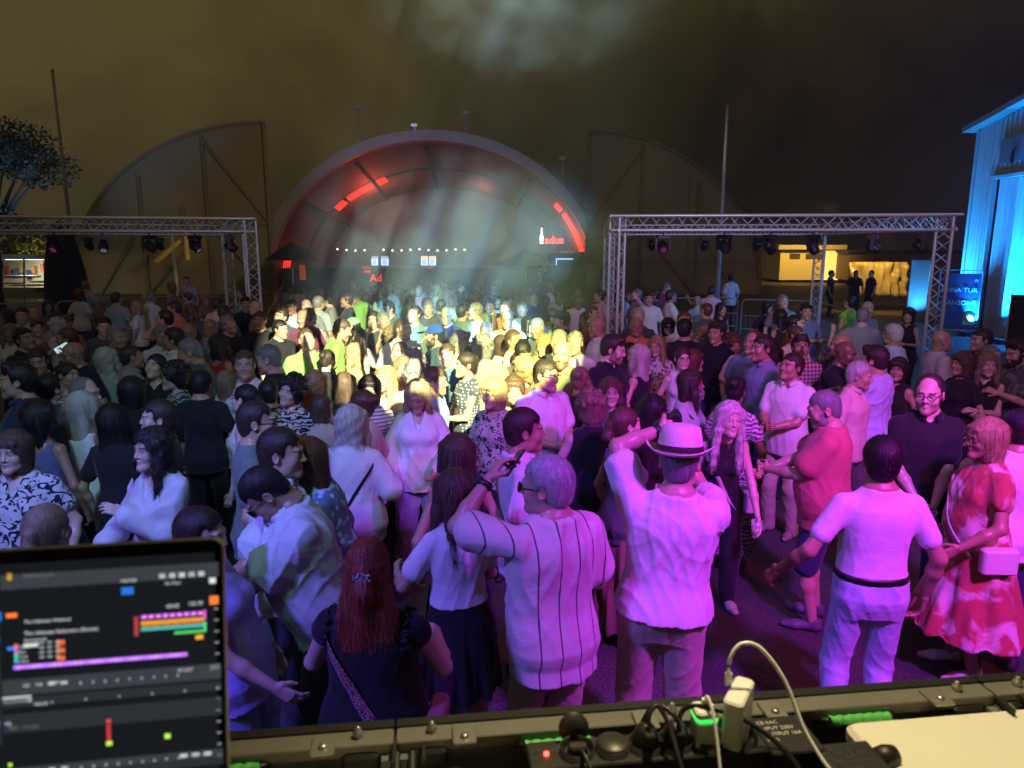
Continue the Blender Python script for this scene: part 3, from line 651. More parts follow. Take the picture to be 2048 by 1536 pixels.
    if P.get('collar', top in ('shirt', 'polo', 'long')) and lod < 2 and topo:
        mb = MB(); n = 22; rows = []
        for (dz, rr) in ((-.006, -.002), (.024, -.008), (.030, -.003), (.004, .014)):
            row = []
            for k in range(n + 1):
                t = -math.pi / 2 + R(24) + (2 * math.pi - R(48)) * k / n; f = (1 - math.sin(t)) / 2
                row.append(tw(((nr + .004 + rr) * math.cos(t), -.012 + (nr + .008 + rr) * math.sin(t), .560 + dz - .034 * f ** 1.6 - (.02 * f ** 6 if dz < .02 else 0))))
            rows.append(row)
        vs = [p for row in rows for p in row]; m = n + 1; fs = [(i * m + k, i * m + k + 1, (i + 1) * m + k + 1, (i + 1) * m + k) for i in range(3) for k in range(n)]
        co = child('collar', np.array(vs, f4), np.array(fs), tm); co.parent = topo; sol = co.modifiers.new('thickness', 'SOLIDIFY'); sol.thickness = .004
    # lower body
    bot = P.get('bot', 'trousers'); bc = P.get('botcol', (.03, .03, .045)); bm = fabric(bc, P.get('botpat', 'denim' if bot == 'jeans' else None), lighten(bc, 1.7) if P.get('botpat') is None else P.get('col2', (.02, .02, .02)))
    if dress or bot in ('skirt', 'longskirt'):
        z1 = {'skirt': .52, 'longskirt': .14}.get(bot, .42) if not dress else P.get('dhem', .42)
        hw = max(q[1] for q in secs[:4]) + .012; fl = P.get('flare', .09); zt = Z0 - .02 if dress else Z0 + .13
        wx = np.interp(zt - Z0, [q[0] for q in secs], [q[1] for q in secs]) + (loose if dress else .010); wy = np.interp(zt - Z0, [q[0] for q in secs], [q[2] for q in secs]) + (loose if dress else .010)
        ss = [(z1 - Z0, hw + fl, hw * .8 + fl, 0), ((z1 + zt) / 2 - Z0, hw + fl * .45, hw * .78 + fl * .4, 0.005), (-.02, hw, secs[2][2] + .014, .012), (zt - Z0, wx, wy, .0)]
        if zt - Z0 <= 0: ss = ss[:2] + [(-.02, wx, wy, .012)]
        ss[0] = (ss[0][0], ss[0][1], ss[0][2], ss[0][3])
        V, Q = skin([loft(ss, O, np.eye(3, dtype=f4) if not dress else np.eye(3, dtype=f4), k=.02, expo=2.0)], cv * 1.1); N = vnormals(V, Q)
        a = np.arctan2(V[:, 0], V[:, 1]); dn = np.clip((Z0 + .05 - V[:, 2]) / .5, 0, 1); V = V + N * ((np.sin(a * 9 + 1.5 * np.sin(V[:, 2] * 6 + seed)) + .5 * np.sin(a * 17 + seed)) * dn * .018)[:, None].astype(f4)
        child('skirt', V, Q, tm if dress else bm)
    else:
        pr = [loft(secs, O, Rt if abs(P.get('lean', 0)) < 10 else np.eye(3, dtype=f4), grow=.007, k=.03, zhi=P.get('waist', 1.03) - Z0)]
        for sd in (-1, 1):
            Hh, K, A = legs[sd]; w = P.get('legw', 1.0) * (1 + (fat - 1) * .35)
            if bot == 'shorts': pr += [cone(Hh, K + (K - Hh) * -.02, .096 * w, .082 * w, .035)]
            else: pr += [cone(Hh, K, .092 * w, .071 * w, .03), cone(K, A + np.array((0, .0, -.035), f4), .071 * w, .060 * w, .02)]
        V, Q = skin(pr, cv, cuts=()); N = vnormals(V, Q); V = folds(V, N, .012, seed + 9, vert=.2)
        to = child('shorts' if bot == 'shorts' else 'trousers', V, Q, bm)
        if P.get('belt'):
            z0 = P.get('waist', 1.03) - Z0; rows = []
            n = 40
            for dz, gr in ((-.036, .009), (-.036, .0145), (-.002, .0145), (-.002, .009)):
                rx = np.interp(z0, [q[0] for q in secs], [q[1] for q in secs]) + gr; ry = np.interp(z0, [q[0] for q in secs], [q[2] for q in secs]) + gr
                for k in range(n):
                    t = 2 * math.pi * k / n; c_, s_ = math.cos(t), math.sin(t); q = (abs(c_) ** 2.3 + abs(s_) ** 2.3) ** (-1 / 2.3); rows.append(O + np.array((rx * c_ * q, ry * s_ * q + .0, z0 + dz), f4))
            fs = [(i * n + k, i * n + (k + 1) % n, (i + 1) * n + (k + 1) % n, (i + 1) * n + k) for i in range(3) for k in range(n)]
            child('belt', np.array(rows, f4), np.array(fs), plain('black_leather', (.012, .011, .012), .4))
    # shoes
    if P.get('shoes', True):
        sm_ = plain('shoe_%d' % int(P.get('shoecol', (.03, .03, .03))[0] * 100), P.get('shoecol', (.03, .03, .03)), .6)
        for sd in (-1, 1):
            A = legs[sd][2]; V, Q = shoe(cv); Rz = rotm(0, 0, sd * 9); child('shoe', (V * np.array((sd, 1, 1), f4)) @ Rz.T + np.array((A[0], A[1] - .01, 0), f4), Q if sd > 0 else Q[:, ::-1], sm_)
    # phone-like facts for placing held things
    top_z = (Hc + Hr @ np.array((0, .015, .125), f4) * hs)
    info = dict(s=s, top=top_z * s, head=Hc * s, Hr=Hr, jt=jt, tw=tw, secs=secs, Rt=Rt, O=O, legs=legs, loose=loose, V=None)
    return root, info
# ------------------------------------------------------------------ ground and large structures
def asphalt():
    m, N, L, b, o = nodes_of('asphalt'); tc = N.new('ShaderNodeTexCoord').outputs['Object']
    c = mixc(N, L, ramp(N, L, noise(N, L, tc, .35, 5, .6), .35, .7), (.065, .062, .060), (.12, .113, .11)); c = mixc(N, L, ramp(N, L, noise(N, L, tc, 60, 4), .45, .62), c, (.03, .03, .03))
    L.new(c, b.inputs['Base Color']); b.inputs['Roughness'].default_value = .62; bump(N, L, b, noise(N, L, tc, 90, 4), .5, .01); return m
g = MB().add([(-160, -6, 0), (160, -6, 0), (160, 320, 0), (-160, 320, 0)], [(0, 1, 2, 3)]).build('ground', asphalt()); tag(g, kind='structure')
ALU = plain('aluminium', (.78, .78, .80), .35, .35, .06, 20); STEEL = plain('galvanised_steel', (.45, .45, .46), .45, .7, .1, 20)
BLK = plain('black_plastic', (.012, .012, .013), .45, 0, .3, 30); BLKM = plain('black_metal', (.02, .02, .021), .5, .3, .2, 30)
# --- truss gantries
def truss(mb, A, B, up, w=.26, r=.027, step=.42):   # triangular truss from A to B; up = direction of the twin chords
    A, B, up = Vector(A), Vector(B), Vector(up).normalized(); t = (B - A).normalized(); sd = t.cross(up).normalized(); L = (B - A).length
    offs = [up * w * .5 + sd * w * .5, up * w * .5 - sd * w * .5, -up * w * .40]
    for o in offs: mb.tube(A + o, B + o, r, 8)
    n = max(2, round(L / step))
    for i in range(n):
        for a, b in ((0, 1), (1, 2), (2, 0)):
            p = A + t * (L * i / n); q = A + t * (L * (i + .5) / n); e = A + t * (L * (i + 1) / n)
            mb.tube(p + offs[a], q + offs[b], .011, 5, caps=False); mb.tube(q + offs[b], e + offs[a], .011, 5, caps=False)
    return mb
def fixture(loc, label, lit=None, yaw=0, tilt=40):
    e = empty('moving_head_light', loc, yaw, label, 'stage light', 'moving head lights hanging from the truss gantries')
    MB().tube((0, 0, 0), (0, 0, -.05), .02, 8).box((0, 0, -.09), (.26, .20, .08)).build('base', BLK, e)
    MB().box((-.15, 0, -.24), (.03, .08, .26)).box((.15, 0, -.24), (.03, .08, .26)).box((0, 0, -.13), (.32, .10, .02)).build('yoke', BLK, e)
    a = R(tilt); ax = (0, -math.cos(a), -math.sin(a)); c = Vector((0, 0, -.30))
    MB().lathe([(.001, -.14), (.09, -.13), (.11, -.02), (.10, .10), (.085, .15), (.083, .155), (.07, .13), (.001, .13)], c, 14, ax).build('head', BLK, e)
    MB().lathe([(.001, .1335), (.068, .1335)], c, 14, ax).build('lens', lit or plain('lens_glass', (.05, .05, .07), .08), e)
    e.scale = (.8, .8, .8); return e
def gantry(FL, FR, BR, BL, H, label, group='truss gantries over the crowd'):
    e = empty('truss_gantry', (0, 0, 0), 0, label, 'truss', group)
    for p in (FL, FR, BR, BL):
        if p is None: continue
        p = Vector(p); truss(MB(), p + Vector((0, 0, .03)), p + Vector((0, 0, H)), (0, 1, 0)).build('leg', ALU, e); MB().rbox((p.x, p.y, .012), (.6, .6, .02), .03).build('base_plate', BLKM, e)
    for a, b in ((FL, FR), (BL, BR), (FL, BL), (FR, BR)):
        if a is None or b is None: continue
        a, b = Vector(a), Vector(b); t = (b - a).normalized() * .13; up = Vector((0, 0, 1)); truss(MB(), a + up * (H - .13) - t, b + up * (H - .13) + t, up).build('beam', ALU, e)
    return e
HT = 3.20
fr = atz(1858, 812, 0); fl = atz(1228, 800, 0); br = atz(1628, 700, 0); bl = Vector((fl.x + (br.x - fr.x), fl.y + (br.y - fr.y), 0))
gantry(fl, fr, br, bl, HT, 'silver truss gantry on the right, between the crowd and the blue hall')
lfr = atz(515, 770, 0); lbr = atz(465, 690, 0); lfl = Vector((-12.6, 12.2, 0)); lbl = Vector((-13.4, 17.0, 0))
gantry(lfl, lfr, lbr, lbl, HT, 'silver truss gantry on the left, in front of the dark shell wing')
GREEN = emit('led_green', (.2, 1, .3), .08); MAG = emit('led_magenta', (1, .1, .5), .10); BLU = emit('led_blue', (.2, .5, 1), .12); WHT = emit('led_white', (.8, .85, 1), .10)
def along(a, b, t): return Vector(a).lerp(Vector(b), t)
words = ['first', 'second', 'third', 'fourth', 'fifth', 'sixth', 'seventh']
for i, (t, lit) in enumerate(((.14, MAG), (.33, None), (.60, None), (.78, None), (.92, None), (.47, GREEN))):
    p = along(fl, fr, t); p.z = HT - .27; fixture(p, 'black moving head light %s along the front beam of the right gantry from the left' % words[sorted((.14, .33, .47, .60, .78, .92)).index(t)], lit, R(20 * i), 30 + 12 * (i % 3))
for i, (t, lit) in enumerate(((.2, None), (.45, BLU), (.7, None))):
    p = along(bl, br, t); p.z = HT - .27; fixture(p, 'black moving head light %s along the rear beam of the right gantry' % words[i], lit, R(160 + 20 * i), 50)
for i, (t, lit) in enumerate(((.58, MAG), (.68, WHT), (.78, None), (.88, WHT), (.96, None))):
    p = along(lfl, lfr, t); p.z = HT - .27; fixture(p, 'black moving head light %s in view along the front beam of the left gantry' % words[i], lit, R(25 * i), 35 + 10 * (i % 2))
for i, (t, lit) in enumerate(((.5, None), (.75, None))):
    p = along(lbl, lbr, t); p.z = HT - .27; fixture(p, 'black moving head light %s along the rear beam of the left gantry' % words[i], lit, R(150), 50)
# --- crowd barriers
def barrier(A, B, label):
    A, B = Vector(A), Vector(B); e = empty('crowd_barrier', (0, 0, 0), 0, label, 'barrier', 'steel crowd barriers around the crowd'); t = (B - A).normalized(); L = (B - A).length; n = t.cross(Vector((0, 0, 1)))
    pts = []; rr = .14
    for cx, cz, a0 in ((L - rr, 1.1 - rr, 90), (rr, 1.1 - rr, 180)):
        for k in range(6):
            a = R(a0 - 90 + 90 * k / 5) if a0 == 90 else R(90 + 90 * k / 5); pts.append(A + t * (cx + rr * math.cos(a)) + Vector((0, 0, cz + rr * math.sin(a))))
    pts = [A + t * L + Vector((0, 0, .05))] + pts + [A + Vector((0, 0, .05))]
    mb = MB().path(pts, .02, 8); mb.tube(A + Vector((0, 0, .62)), B + Vector((0, 0, .62)), .012, 6).tube(A + Vector((0, 0, .22)), B + Vector((0, 0, .22)), .016, 6).build('frame', STEEL, e)
    k = int(L / .13); mb = MB()
    for i in range(1, k): mb.tube(A + t * (L * i / k) + Vector((0, 0, .22)), A + t * (L * i / k) + Vector((0, 0, .62)), .006, 5, caps=False)
    mb.build('bars', STEEL, e)
    for q in (.12, .88): MB().tube(A + t * L * q - n * .3 + Vector((0, 0, .02)), A + t * L * q + n * .3 + Vector((0, 0, .02)), .018, 6).build('foot', STEEL, e)
b1 = [('steel crowd barrier right behind the front left leg of the right gantry', (1262, 668), (1398, 668)), ('steel crowd barrier under the flagpole on the right', (1402, 668), (1472, 666)),
      ('steel crowd barrier between the flagpole and the rear leg of the right gantry', (1480, 672), (1625, 678)), ('steel crowd barrier right of the rear leg of the right gantry', (1630, 678), (1695, 712)),
      ('steel crowd barrier at the far left edge behind the crowd', (-40, 690), (118, 680)), ('steel crowd barrier on the left behind the woman with long red brown hair', (122, 680), (274, 668)), ('steel crowd barrier on the left before the left gantry rear leg', (284, 664), (447, 662))]
for lb, a, b in b1: barrier(atz(*a, 0), atz(*b, 0), lb)
# --- flagpoles
def flagpole(base, x0, ytop, label):
    d = base.y; top = atd(x0, ytop, d); base = Vector((top.x, d, 0)); e = empty('flagpole', base, 0, label, 'flagpole', 'pale flagpoles')
    MB().lathe([(.085, 0), (.08, 2), (.065, top.z * .5), (.045, top.z), (.001, top.z + .02)], (0, 0, 0), 10).build('pole', plain('pole_paint', (.55, .55, .58), .4), e)
    MB().lathe([(.001, .0), (.05, .02), (.06, .06), (.04, .11), (.001, .12)], (0, 0, top.z), 10).build('finial', STEEL, e); MB().rbox((0, 0, .02), (.4, .4, .04), .03).build('base_plate', STEEL, e)
flagpole(Vector((-17.2, 27, 0)), 105, 145, 'tall pale flagpole on the left rising behind the left gantry'); flagpole(atz(1441, 640, 0), 1455, 215, 'tall pale flagpole on the right rising behind the right gantry')
flagpole(Vector((-15.3, 35, 0)), 344, 470, 'short pale pole between the yellow lit struts of the left shell wing')
# --- band shell
D = 45.0
def ez(a, b, z0, t): return (a * math.cos(t), z0 + b * math.sin(t))
CX = atd(862, 480, D).x
def vault(a0, b0, y0, a1, b1, y1, thick, n=48, z0=0.0, t0=0, t1=math.pi):
    vs = []; 
    for (a, b, y) in ((a0, b0, y0), (a1, b1, y1)):
        for g_ in (0, thick):
            for i in range(n + 1): t = t0 + (t1 - t0) * i / n; x, z = ez(a + g_, b + g_, z0, t); vs.append((CX + x, y, z))
    m = n + 1; fs = []
    for i in range(n): fs += [(i, i + 1, 2 * m + i + 1, 2 * m + i), (m + i, 3 * m + i, 3 * m + i + 1, m + i + 1), (i, m + i, m + i + 1, i + 1), (2 * m + i, 2 * m + i + 1, 3 * m + i + 1, 3 * m + i)]
    return vs, fs
sh = empty('band_shell', (0, 0, 0), 0, 'large arched concert shell with pale rim and red lit vault in the middle distance', 'band shell')
RIM = plain('shell_rim', (.42, .40, .46), .6, bmp=.3, bscale=3); WOOD = plain('shell_boards', (.20, .15, .13), .7, bmp=.4, bscale=4); DARKW = plain('dark_timber', (.06, .045, .04), .7)
v, f = vault(10.05, 8.75, D, 10.05, 8.75, D + .9, .60); MB().add(v, f, False).build('rim', RIM, sh)
v, f = vault(10.0, 8.7, D + .9, 8.6, 6.6, D + 8.5, .25); ceil = MB().add(v, f, False).build('vault', WOOD, sh)
mb = MB()                                         # board seams and ribs of the vault
for q in (.5,):
    aa = 10.0 + (8.6 - 10.0) * q; bb = 8.7 + (6.6 - 8.7) * q; v, f = vault(aa - .12, bb - .12, D + .9 + 7.6 * q, aa - .14, bb - .14, D + 1.1 + 7.6 * q, .10); mb.add(v, f)
mb.build('rib', DARKW, sh)
for t in [R(x) for x in (52, 92, 118, 142)]:
    p0 = (CX + 9.8 * math.cos(t), D + 1.2, 8.5 * math.sin(t)); p1 = (CX + 8.5 * math.cos(t), D + 8.3, 6.5 * math.sin(t)); MB().tube(p0, p1, .09, 6).build('strut', DARKW, sh)
MB().add([(CX - 8.9, D + 8.6, 0), (CX + 8.9, D + 8.6, 0)] + [(CX + 8.9 * math.cos(t), D + 8.6, 6.9 * math.sin(t)) for t in [math.pi * k / 30 for k in range(31)]], [tuple([1] + list(range(2, 33)) + [0])[::-1]]).build('back_wall', plain('shell_back', (.16, .15, .17), .8, bmp=.3, bscale=3), sh)
MB().box((CX, D + 5, .6), (19.0, 8.5, 1.2)).build('stage_deck', DARKW, sh)
REDL = emit('red_led', (1.0, .035, .02), 2.2)
def redband(t0, t1, yq, nm='led_batten'):
    n = max(1, int((t1 - t0) / .9))
    mb = MB()
    for row in range(4):
        aa = 10.0 + (8.6 - 10.0) * (yq + row * .035) - .16; bb = 8.7 + (6.6 - 8.7) * (yq + row * .035) - .16
        mb.path([(CX + aa * math.cos(R(t)), D + .9 + 7.6 * (yq + row * .035), bb * math.sin(R(t))) for t in np.linspace(t0, t1, 6)], .024, 4)
    for t in np.linspace(t0, t1, max(2, int((t1 - t0) / 1.2))):
        P_ = [(CX + (10.0 - 1.4 * q - .16) * math.cos(R(t)), D + .9 + 7.6 * q, (8.7 - 2.1 * q - .16) * math.sin(R(t))) for q in (yq, yq + .105)]; mb.tube(P_[0], P_[1], .018, 4)
    mb.build(nm, REDL, sh)
for a, b, q in ((112, 116, .47), (118, 131, .47), (133, 138, .47), (14, 33, .04), (34.5, 38, .05), (163, 172, .10)): redband(a, b, q)
# masts and lamps on the roof
for x, y0, y1, nm in ((717, 218, 262, 'left'), (933, 228, 270, 'middle'), (1125, 320, 372, 'right')):
    p = atd(x, y1, D + 1); q = atd(x, y0, D + 1); e = empty('roof_lamp', p, 0, 'thin mast with a small unlit floodlight, %s one of three on the arched shell' % nm, 'floodlight', 'floodlight masts on the shell roof')
    MB().tube((0, 0, -.6), (0, 0, q.z - p.z), .035, 6).build('mast', STEEL, e); MB().rbox((0, 0, q.z - p.z + .1), (.42, .2, .22), .03).build('lamp_head', plain('lamp_grey', (.4, .4, .46), .5), e)
p = atd(828, 250, D - .2); tag(MB().rbox((0, 0, 0), (.34, .12, .14), .02).tube((0, .06, 0), (0, .5, -.35), .02, 5).build('small_lamp', emit('lilac_lamp', (.55, .5, .9), .55), None, p), 'small pale violet lamp box on top of the arched shell', 'lamp')
# --- the two dark shell wings
WG = plain('wing_membrane', (.26, .205, .125), .8, 0, .1, .6, .2, 2); WF = plain('wing_frame', (.20, .165, .11), .7)
def wing(xe, side, ytop, wpx, label, d=40.0):
    top = atd(xe, ytop, d); X0 = top.x; b = top.z; a = wpx / FPX * d; e = empty('shell_wing', (0, 0, 0), 0, label, 'shell wing', 'dark quarter dome wings beside the band shell'); n = 24
    arc = [(X0 + side * a * math.sin(t), b * math.cos(t)) for t in np.linspace(0, math.pi / 2, n + 1)]
    vs = [(x, d, z) for x, z in arc] + [(X0 + side * (1.9 + abs(x - X0) * .74), d + 4, z * .86) for x, z in arc]
    fs = [(i, i + 1, n + 2 + i, n + 1 + i) for i in range(n)]; o = MB().add(vs, fs, True).build('membrane', WG, e); md = o.modifiers.new('thickness', 'SOLIDIFY'); md.thickness = .05
    MB().add([(x, d + .06, z) for x, z in arc] + [(X0, d + .06, 0)], [tuple(range(n + 2))]).build('front_sheet', WG, e)
    mb = MB().path([(x, d - .03, z) for x, z in arc], .09, 6).tube((X0, d - .05, 0), (X0, d - .05, b), .10, 8)
    for k, (u0, w0, u1, w1) in enumerate(((.0, .42, .62, .42), (.30, 0, .30, .92), (.62, 0, .62, .70), (0, 0, .30, .42), (.30, .42, .62, 0), (.62, .42, .86, 0), (0, .42, .30, .9))):
        mb.tube((X0 + side * a * u0, d - .04, b * w0), (X0 + side * a * u1, d - .04, b * w1), .07, 6)
    mb.build('frame', WF, e)
wing(527, -1, 245, 400, 'dark quarter round wing left of the arched shell'); wing(1178, 1, 262, 345, 'dark quarter round wing right of the arched shell')
YW = plain('yellow_timber', (.55, .40, .16), .7)
for nm, a, b in (('leaning up to the right', (312, 524), (362, 480)), ('upright, right of the leaning one', (376, 520), (371, 462))):
    p, q = atd(*a, 38), atd(*b, 38); mb = MB(); v = (q - p); mb.tube((0, 0, 0), v, .16, 6, .13); tag(mb.build('timber_strut', YW, None, p), 'yellow lit timber strut under the left shell wing, ' + nm, 'strut', 'yellow lit timber struts')
# --- blue hall on the right
e = empty('metal_hall', (0, 0, 0), 0, 'corrugated metal hall lit bright blue at the right edge', 'hall')
c0 = atz(1940, 652, 0); c0 = Vector((14.6, 23.6, 0)); u = Vector((-.05, -1, 0)).normalized(); nrm = Vector((-u.y, u.x, 0)) * -1   # wall runs towards the camera
nrm = Vector((-1, .05, 0)).normalized()
def corr(s0, s1, z0, z1f, off, pitch, amp, nseg=4):   # corrugated sheet along the wall
    vs = []; n = int((s1 - s0) / pitch * nseg)
    for i in range(n + 1):
        s_ = s0 + (s1 - s0) * i / n; d_ = off + amp * (1 if (i % nseg) in (1, 2) else 0); p = c0 + u * s_ + nrm * d_; zt = z1f(s_); vs += [(p.x, p.y, z0), (p.x, p.y, zt)]
    return vs, [(2 * i, 2 * i + 1, 2 * i + 3, 2 * i + 2) for i in range(n)]
roofz = lambda s_: 6.2 + .16 * s_
CORR = plain('corrugated_steel', (.42, .50, .55), .4, .35, .08, 2)
vs, fs = corr(0, .95, 0, roofz, 0, .19, .06); MB().add(vs, fs).build('wall_sheet', CORR, e)
vs, fs = corr(.95, 12, 4.75, roofz, 0, .22, .045); MB().add(vs, fs).build('gable_sheet', CORR, e)
bk = c0 + Vector((9, 1.2, 0)); MB().add([(c0.x, c0.y, 0), (bk.x, bk.y, 0), (bk.x, bk.y, 6.2), (c0.x, c0.y, 6.2)], [(0, 1, 2, 3)]).build('end_wall', plain('end_wall', (.10, .11, .12), .7), e)
vs, fs = corr(1.05, 6.5, 0, lambda s_: 4.62, -.12, .30, .05); MB().add(vs, fs).build('door_leaf', plain('door_sheet', (.50, .62, .66), .38, .3, .06, 2), e)
def wbox(mb, s0, s1, z0, z1, o0, o1):
    P = [c0 + u * s_ + nrm * o_ for s_ in (s0, s1) for o_ in (o0, o1)]; vs = [(p.x, p.y, z) for p in P for z in (z0, z1)]; return mb.add(vs, [(0, 1, 3, 2), (4, 6, 7, 5), (0, 4, 5, 1), (2, 3, 7, 6), (0, 2, 6, 4), (1, 5, 7, 3)])
wbox(MB(), .95, 6.6, 4.63, 4.73, -.05, .10).build('door_track', plain('hall_trim', (.3, .34, .36), .5), e); wbox(MB(), .93, 1.04, 0, 4.62, -.05, .08).build('door_post', plain('hall_trim', (.3, .34, .36), .5), e)
wbox(MB(), -.12, .02, 0, 6.15, -.04, .09).build('corner_trim', plain('hall_trim', (.3, .34, .36), .5), e)
wbox(MB(), 1.25, 3.2, 5.05, 5.75, .05, .10).build('sign_board', plain('hall_sign', (.10, .12, .14), .5), e)
mb = MB(); vs = []
for s_, zz in ((-.35, roofz(-.35) + .02), (12, roofz(12) + .02)):
    for o_ in (.42, -9): p = c0 + u * s_ + nrm * o_; vs += [(p.x, p.y, zz), (p.x, p.y, zz + .16)]
mb.add(vs, [(0, 1, 3, 2), (4, 6, 7, 5), (0, 4, 5, 1), (2, 3, 7, 6), (0, 2, 6, 4), (1, 5, 7, 3)]).build('roof', plain('roof_sheet', (.16, .18, .19), .5), e)
lp = c0 + u * 2.0 + nrm * .18; mb = MB().tube((lp.x, lp.y, 5.35), (lp.x, lp.y, 5.0), .05, 8).tube((lp.x, lp.y, 5.35), (lp.x + .15, lp.y, 5.5), .03, 6); mb.build('wall_lamp', BLK, e)
for s_, pw in ((1.9, 5200), (3.6, 2600)):
    p = c0 + u * s_ + nrm * .75; q = c0 + u * (s_ + .05) + nrm * -.1; spot('hall_uplight', (p.x, p.y, .45), (q.x, q.y, 2.3), pw, (.005, .27, 1.0), 115, 1.0, .03)
    ue = empty('uplight', (p.x, p.y, 0), 0, 'black floor lamp throwing blue light up the hall door, %s one' % ('far' if s_ < 2 else 'near'), 'floodlight', 'blue uplights on the ground'); MB().rbox((-.1, 0, .08), (.20, .34, .09), .03).build('body', BLK, ue); MB().box((-.1, 0, .02), (.30, .42, .03)).build('stand', BLKM, ue)
p = c0 + nrm * 1.2 + u * .2; spot('wall_wash', (p.x, p.y - .2, .4), (c0.x, c0.y, 5), 3600, (.02, .36, 1.0), 80, 1.0, .1)
spot('ground_wash', (11.5, 19.5, 4.5), (9.0, 22.0, 0), 420, (.04, .36, 1.0), 120, 1.0, .2)
# banner on a fence frame
A = atz(1868, 668, 0); B = atz(1950, 672, 0); t = (B - A); e = empty('banner_frame', A, math.atan2(t.y, t.x), 'dark blue event banner with pale lettering on a steel frame beside the blue hall', 'banner')
W_ = t.length; Hb = 1.95; MB().path([(0, 0, 0), (0, 0, Hb), (W_, 0, Hb), (W_, 0, 0)], .025, 6).tube((0, 0, .15), (W_, 0, .15), .02, 6).build('frame', STEEL, e); MB().box((W_ / 2, -.02, Hb * .53), (W_ * .96, .012, Hb * .84)).build('banner', plain('banner_blue', (.02, .035, .10), .6), e)
TX = plain('banner_text', (.62, .66, .72), .6)
for txt, z, sz in (('ANNA TUR', 1.30, .19), ('SANSONE', .92, .19), ('IN', 1.62, .10)): text_obj('lettering', txt, sz, TX, e, (W_ * .93, -.032, z), (R(90), 0, 0), .002, 'RIGHT')
MB().lathe([(.001, .0), (.16, .0), (.16, .004), (.001, .004)], (W_ * .80, -.030, .56), 20, (0, -1, 0)).box((W_ * .80, -.031, .44), (.30, .004, .22)).build('bottle_picture', plain('banner_green', (.35, .55, .30), .6), e)
# tall blue lit panel and small things near the hall
p = atz(1830, 642, 0); e = empty('blue_lit_panel', p, R(-8), 'upright panel with a folded foil face lit bright blue, behind the right gantry leg', 'panel'); MB().box((0, 0, 1.1), (.62, .04, 2.1)).build('sheet', plain('foil', (.55, .6, .65), .25, .4, .2, 9, .8, 14), e); MB().path([(-.33, .0, 0), (-.33, 0, 2.2), (.33, 0, 2.2), (.33, 0, 0)], .02, 6).build('frame', STEEL, e)
spot('panel_uplight', (p.x, p.y - .7, .2), (p.x, p.y, 1.3), 260, (.04, .40, 1.0), 90, 1, .08)
p = atz(2035, 705, 0); e = empty('flight_case_cart', p, R(10), 'tall dark flight case cart with shelves cut by the right edge of the picture', 'flight case')
MB().rbox((.55, 0, .80), (1.1, .8, 1.3), .03).build('case', plain('case_board', (.03, .03, .035), .5), e); mb = MB()
for x in (0, 1.1):
    for y in (-.4, .4): mb.tube((x, y, .12), (x, y, 1.5), .02, 6)
mb.box((.55, -.41, 1.0), (1.1, .01, .03)).build('edge_profile', ALU, e)
for x in (.1, 1.0): MB().lathe([(.001, -.02), (.06, -.02), (.06, .02), (.001, .02)], (x, -.3, .07), 12, (1, 0, 0)).build('castor', BLK, e)
# golden lit white building, container, tarpaulin
e = empty('white_pavilion', (0, 0, 0), 0, 'low white pavilion glowing yellow, far behind the right gantry', 'building'); d = 52
def pbox(mb, xa, ya, xb, yb, d, dep): a, b = atd(xa, ya, d), atd(xb, yb, d); return mb.box(((a.x + b.x) / 2, d + dep / 2, (a.z + b.z) / 2), (abs(b.x - a.x), dep, abs(a.z - b.z)))
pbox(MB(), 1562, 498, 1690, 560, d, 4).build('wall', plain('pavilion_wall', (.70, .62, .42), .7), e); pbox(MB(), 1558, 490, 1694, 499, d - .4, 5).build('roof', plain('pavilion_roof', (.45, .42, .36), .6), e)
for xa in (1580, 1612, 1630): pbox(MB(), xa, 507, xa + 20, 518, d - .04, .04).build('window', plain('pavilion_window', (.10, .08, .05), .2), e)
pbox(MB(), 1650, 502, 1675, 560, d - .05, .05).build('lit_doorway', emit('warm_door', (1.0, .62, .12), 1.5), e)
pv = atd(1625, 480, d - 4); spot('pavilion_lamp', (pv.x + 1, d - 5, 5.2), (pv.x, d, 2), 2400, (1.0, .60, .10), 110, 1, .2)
e = empty('container', (0, 0, 0), 0, 'long brown container or wall right of the glowing pavilion', 'container'); pbox(MB(), 1700, 505, 1935, 560, 50, 2.5).build('body', plain('container_brown', (.20, .14, .09), .7), e); pbox(MB(), 1698, 501, 1937, 506, 49.9, 2.8).build('roof', DARKW, e)
mb = MB()
for i in range(26):                                 # hanging tarpaulin with folds
    for k in range(9): x = 1700 + i * 4.6; p = atd(x, 524 + k * 8.6, 30); mb.V.append((p.x, 30 + .16 * math.sin(i * 1.7 + k * .4) * (.4 + k * .1) + .1 * math.sin((i - 9) * .5 * (k * .3 + 1)), p.z))
mb.F = [(i * 9 + k, (i + 1) * 9 + k, (i + 1) * 9 + k + 1, i * 9 + k + 1) for i in range(25) for k in range(8)]; mb.sm = [True] * len(mb.F)
o = mb.build('tarpaulin', plain('tarp', (.42, .36, .22), .35, 0, .2, 6, .6, 5)); o.modifiers.new('thickness', 'SOLIDIFY').thickness = .01; tag(o, 'crumpled tarpaulin screen lit golden yellow, right of the rear gantry leg', 'tarpaulin')
pv = atd(1722, 520, 30); spot('tarp_lamp', (pv.x + .2, 28.3, 3.2), (pv.x + .8, 30.1, 1.0), 480, (1.0, .58, .10), 105, .8, .05)
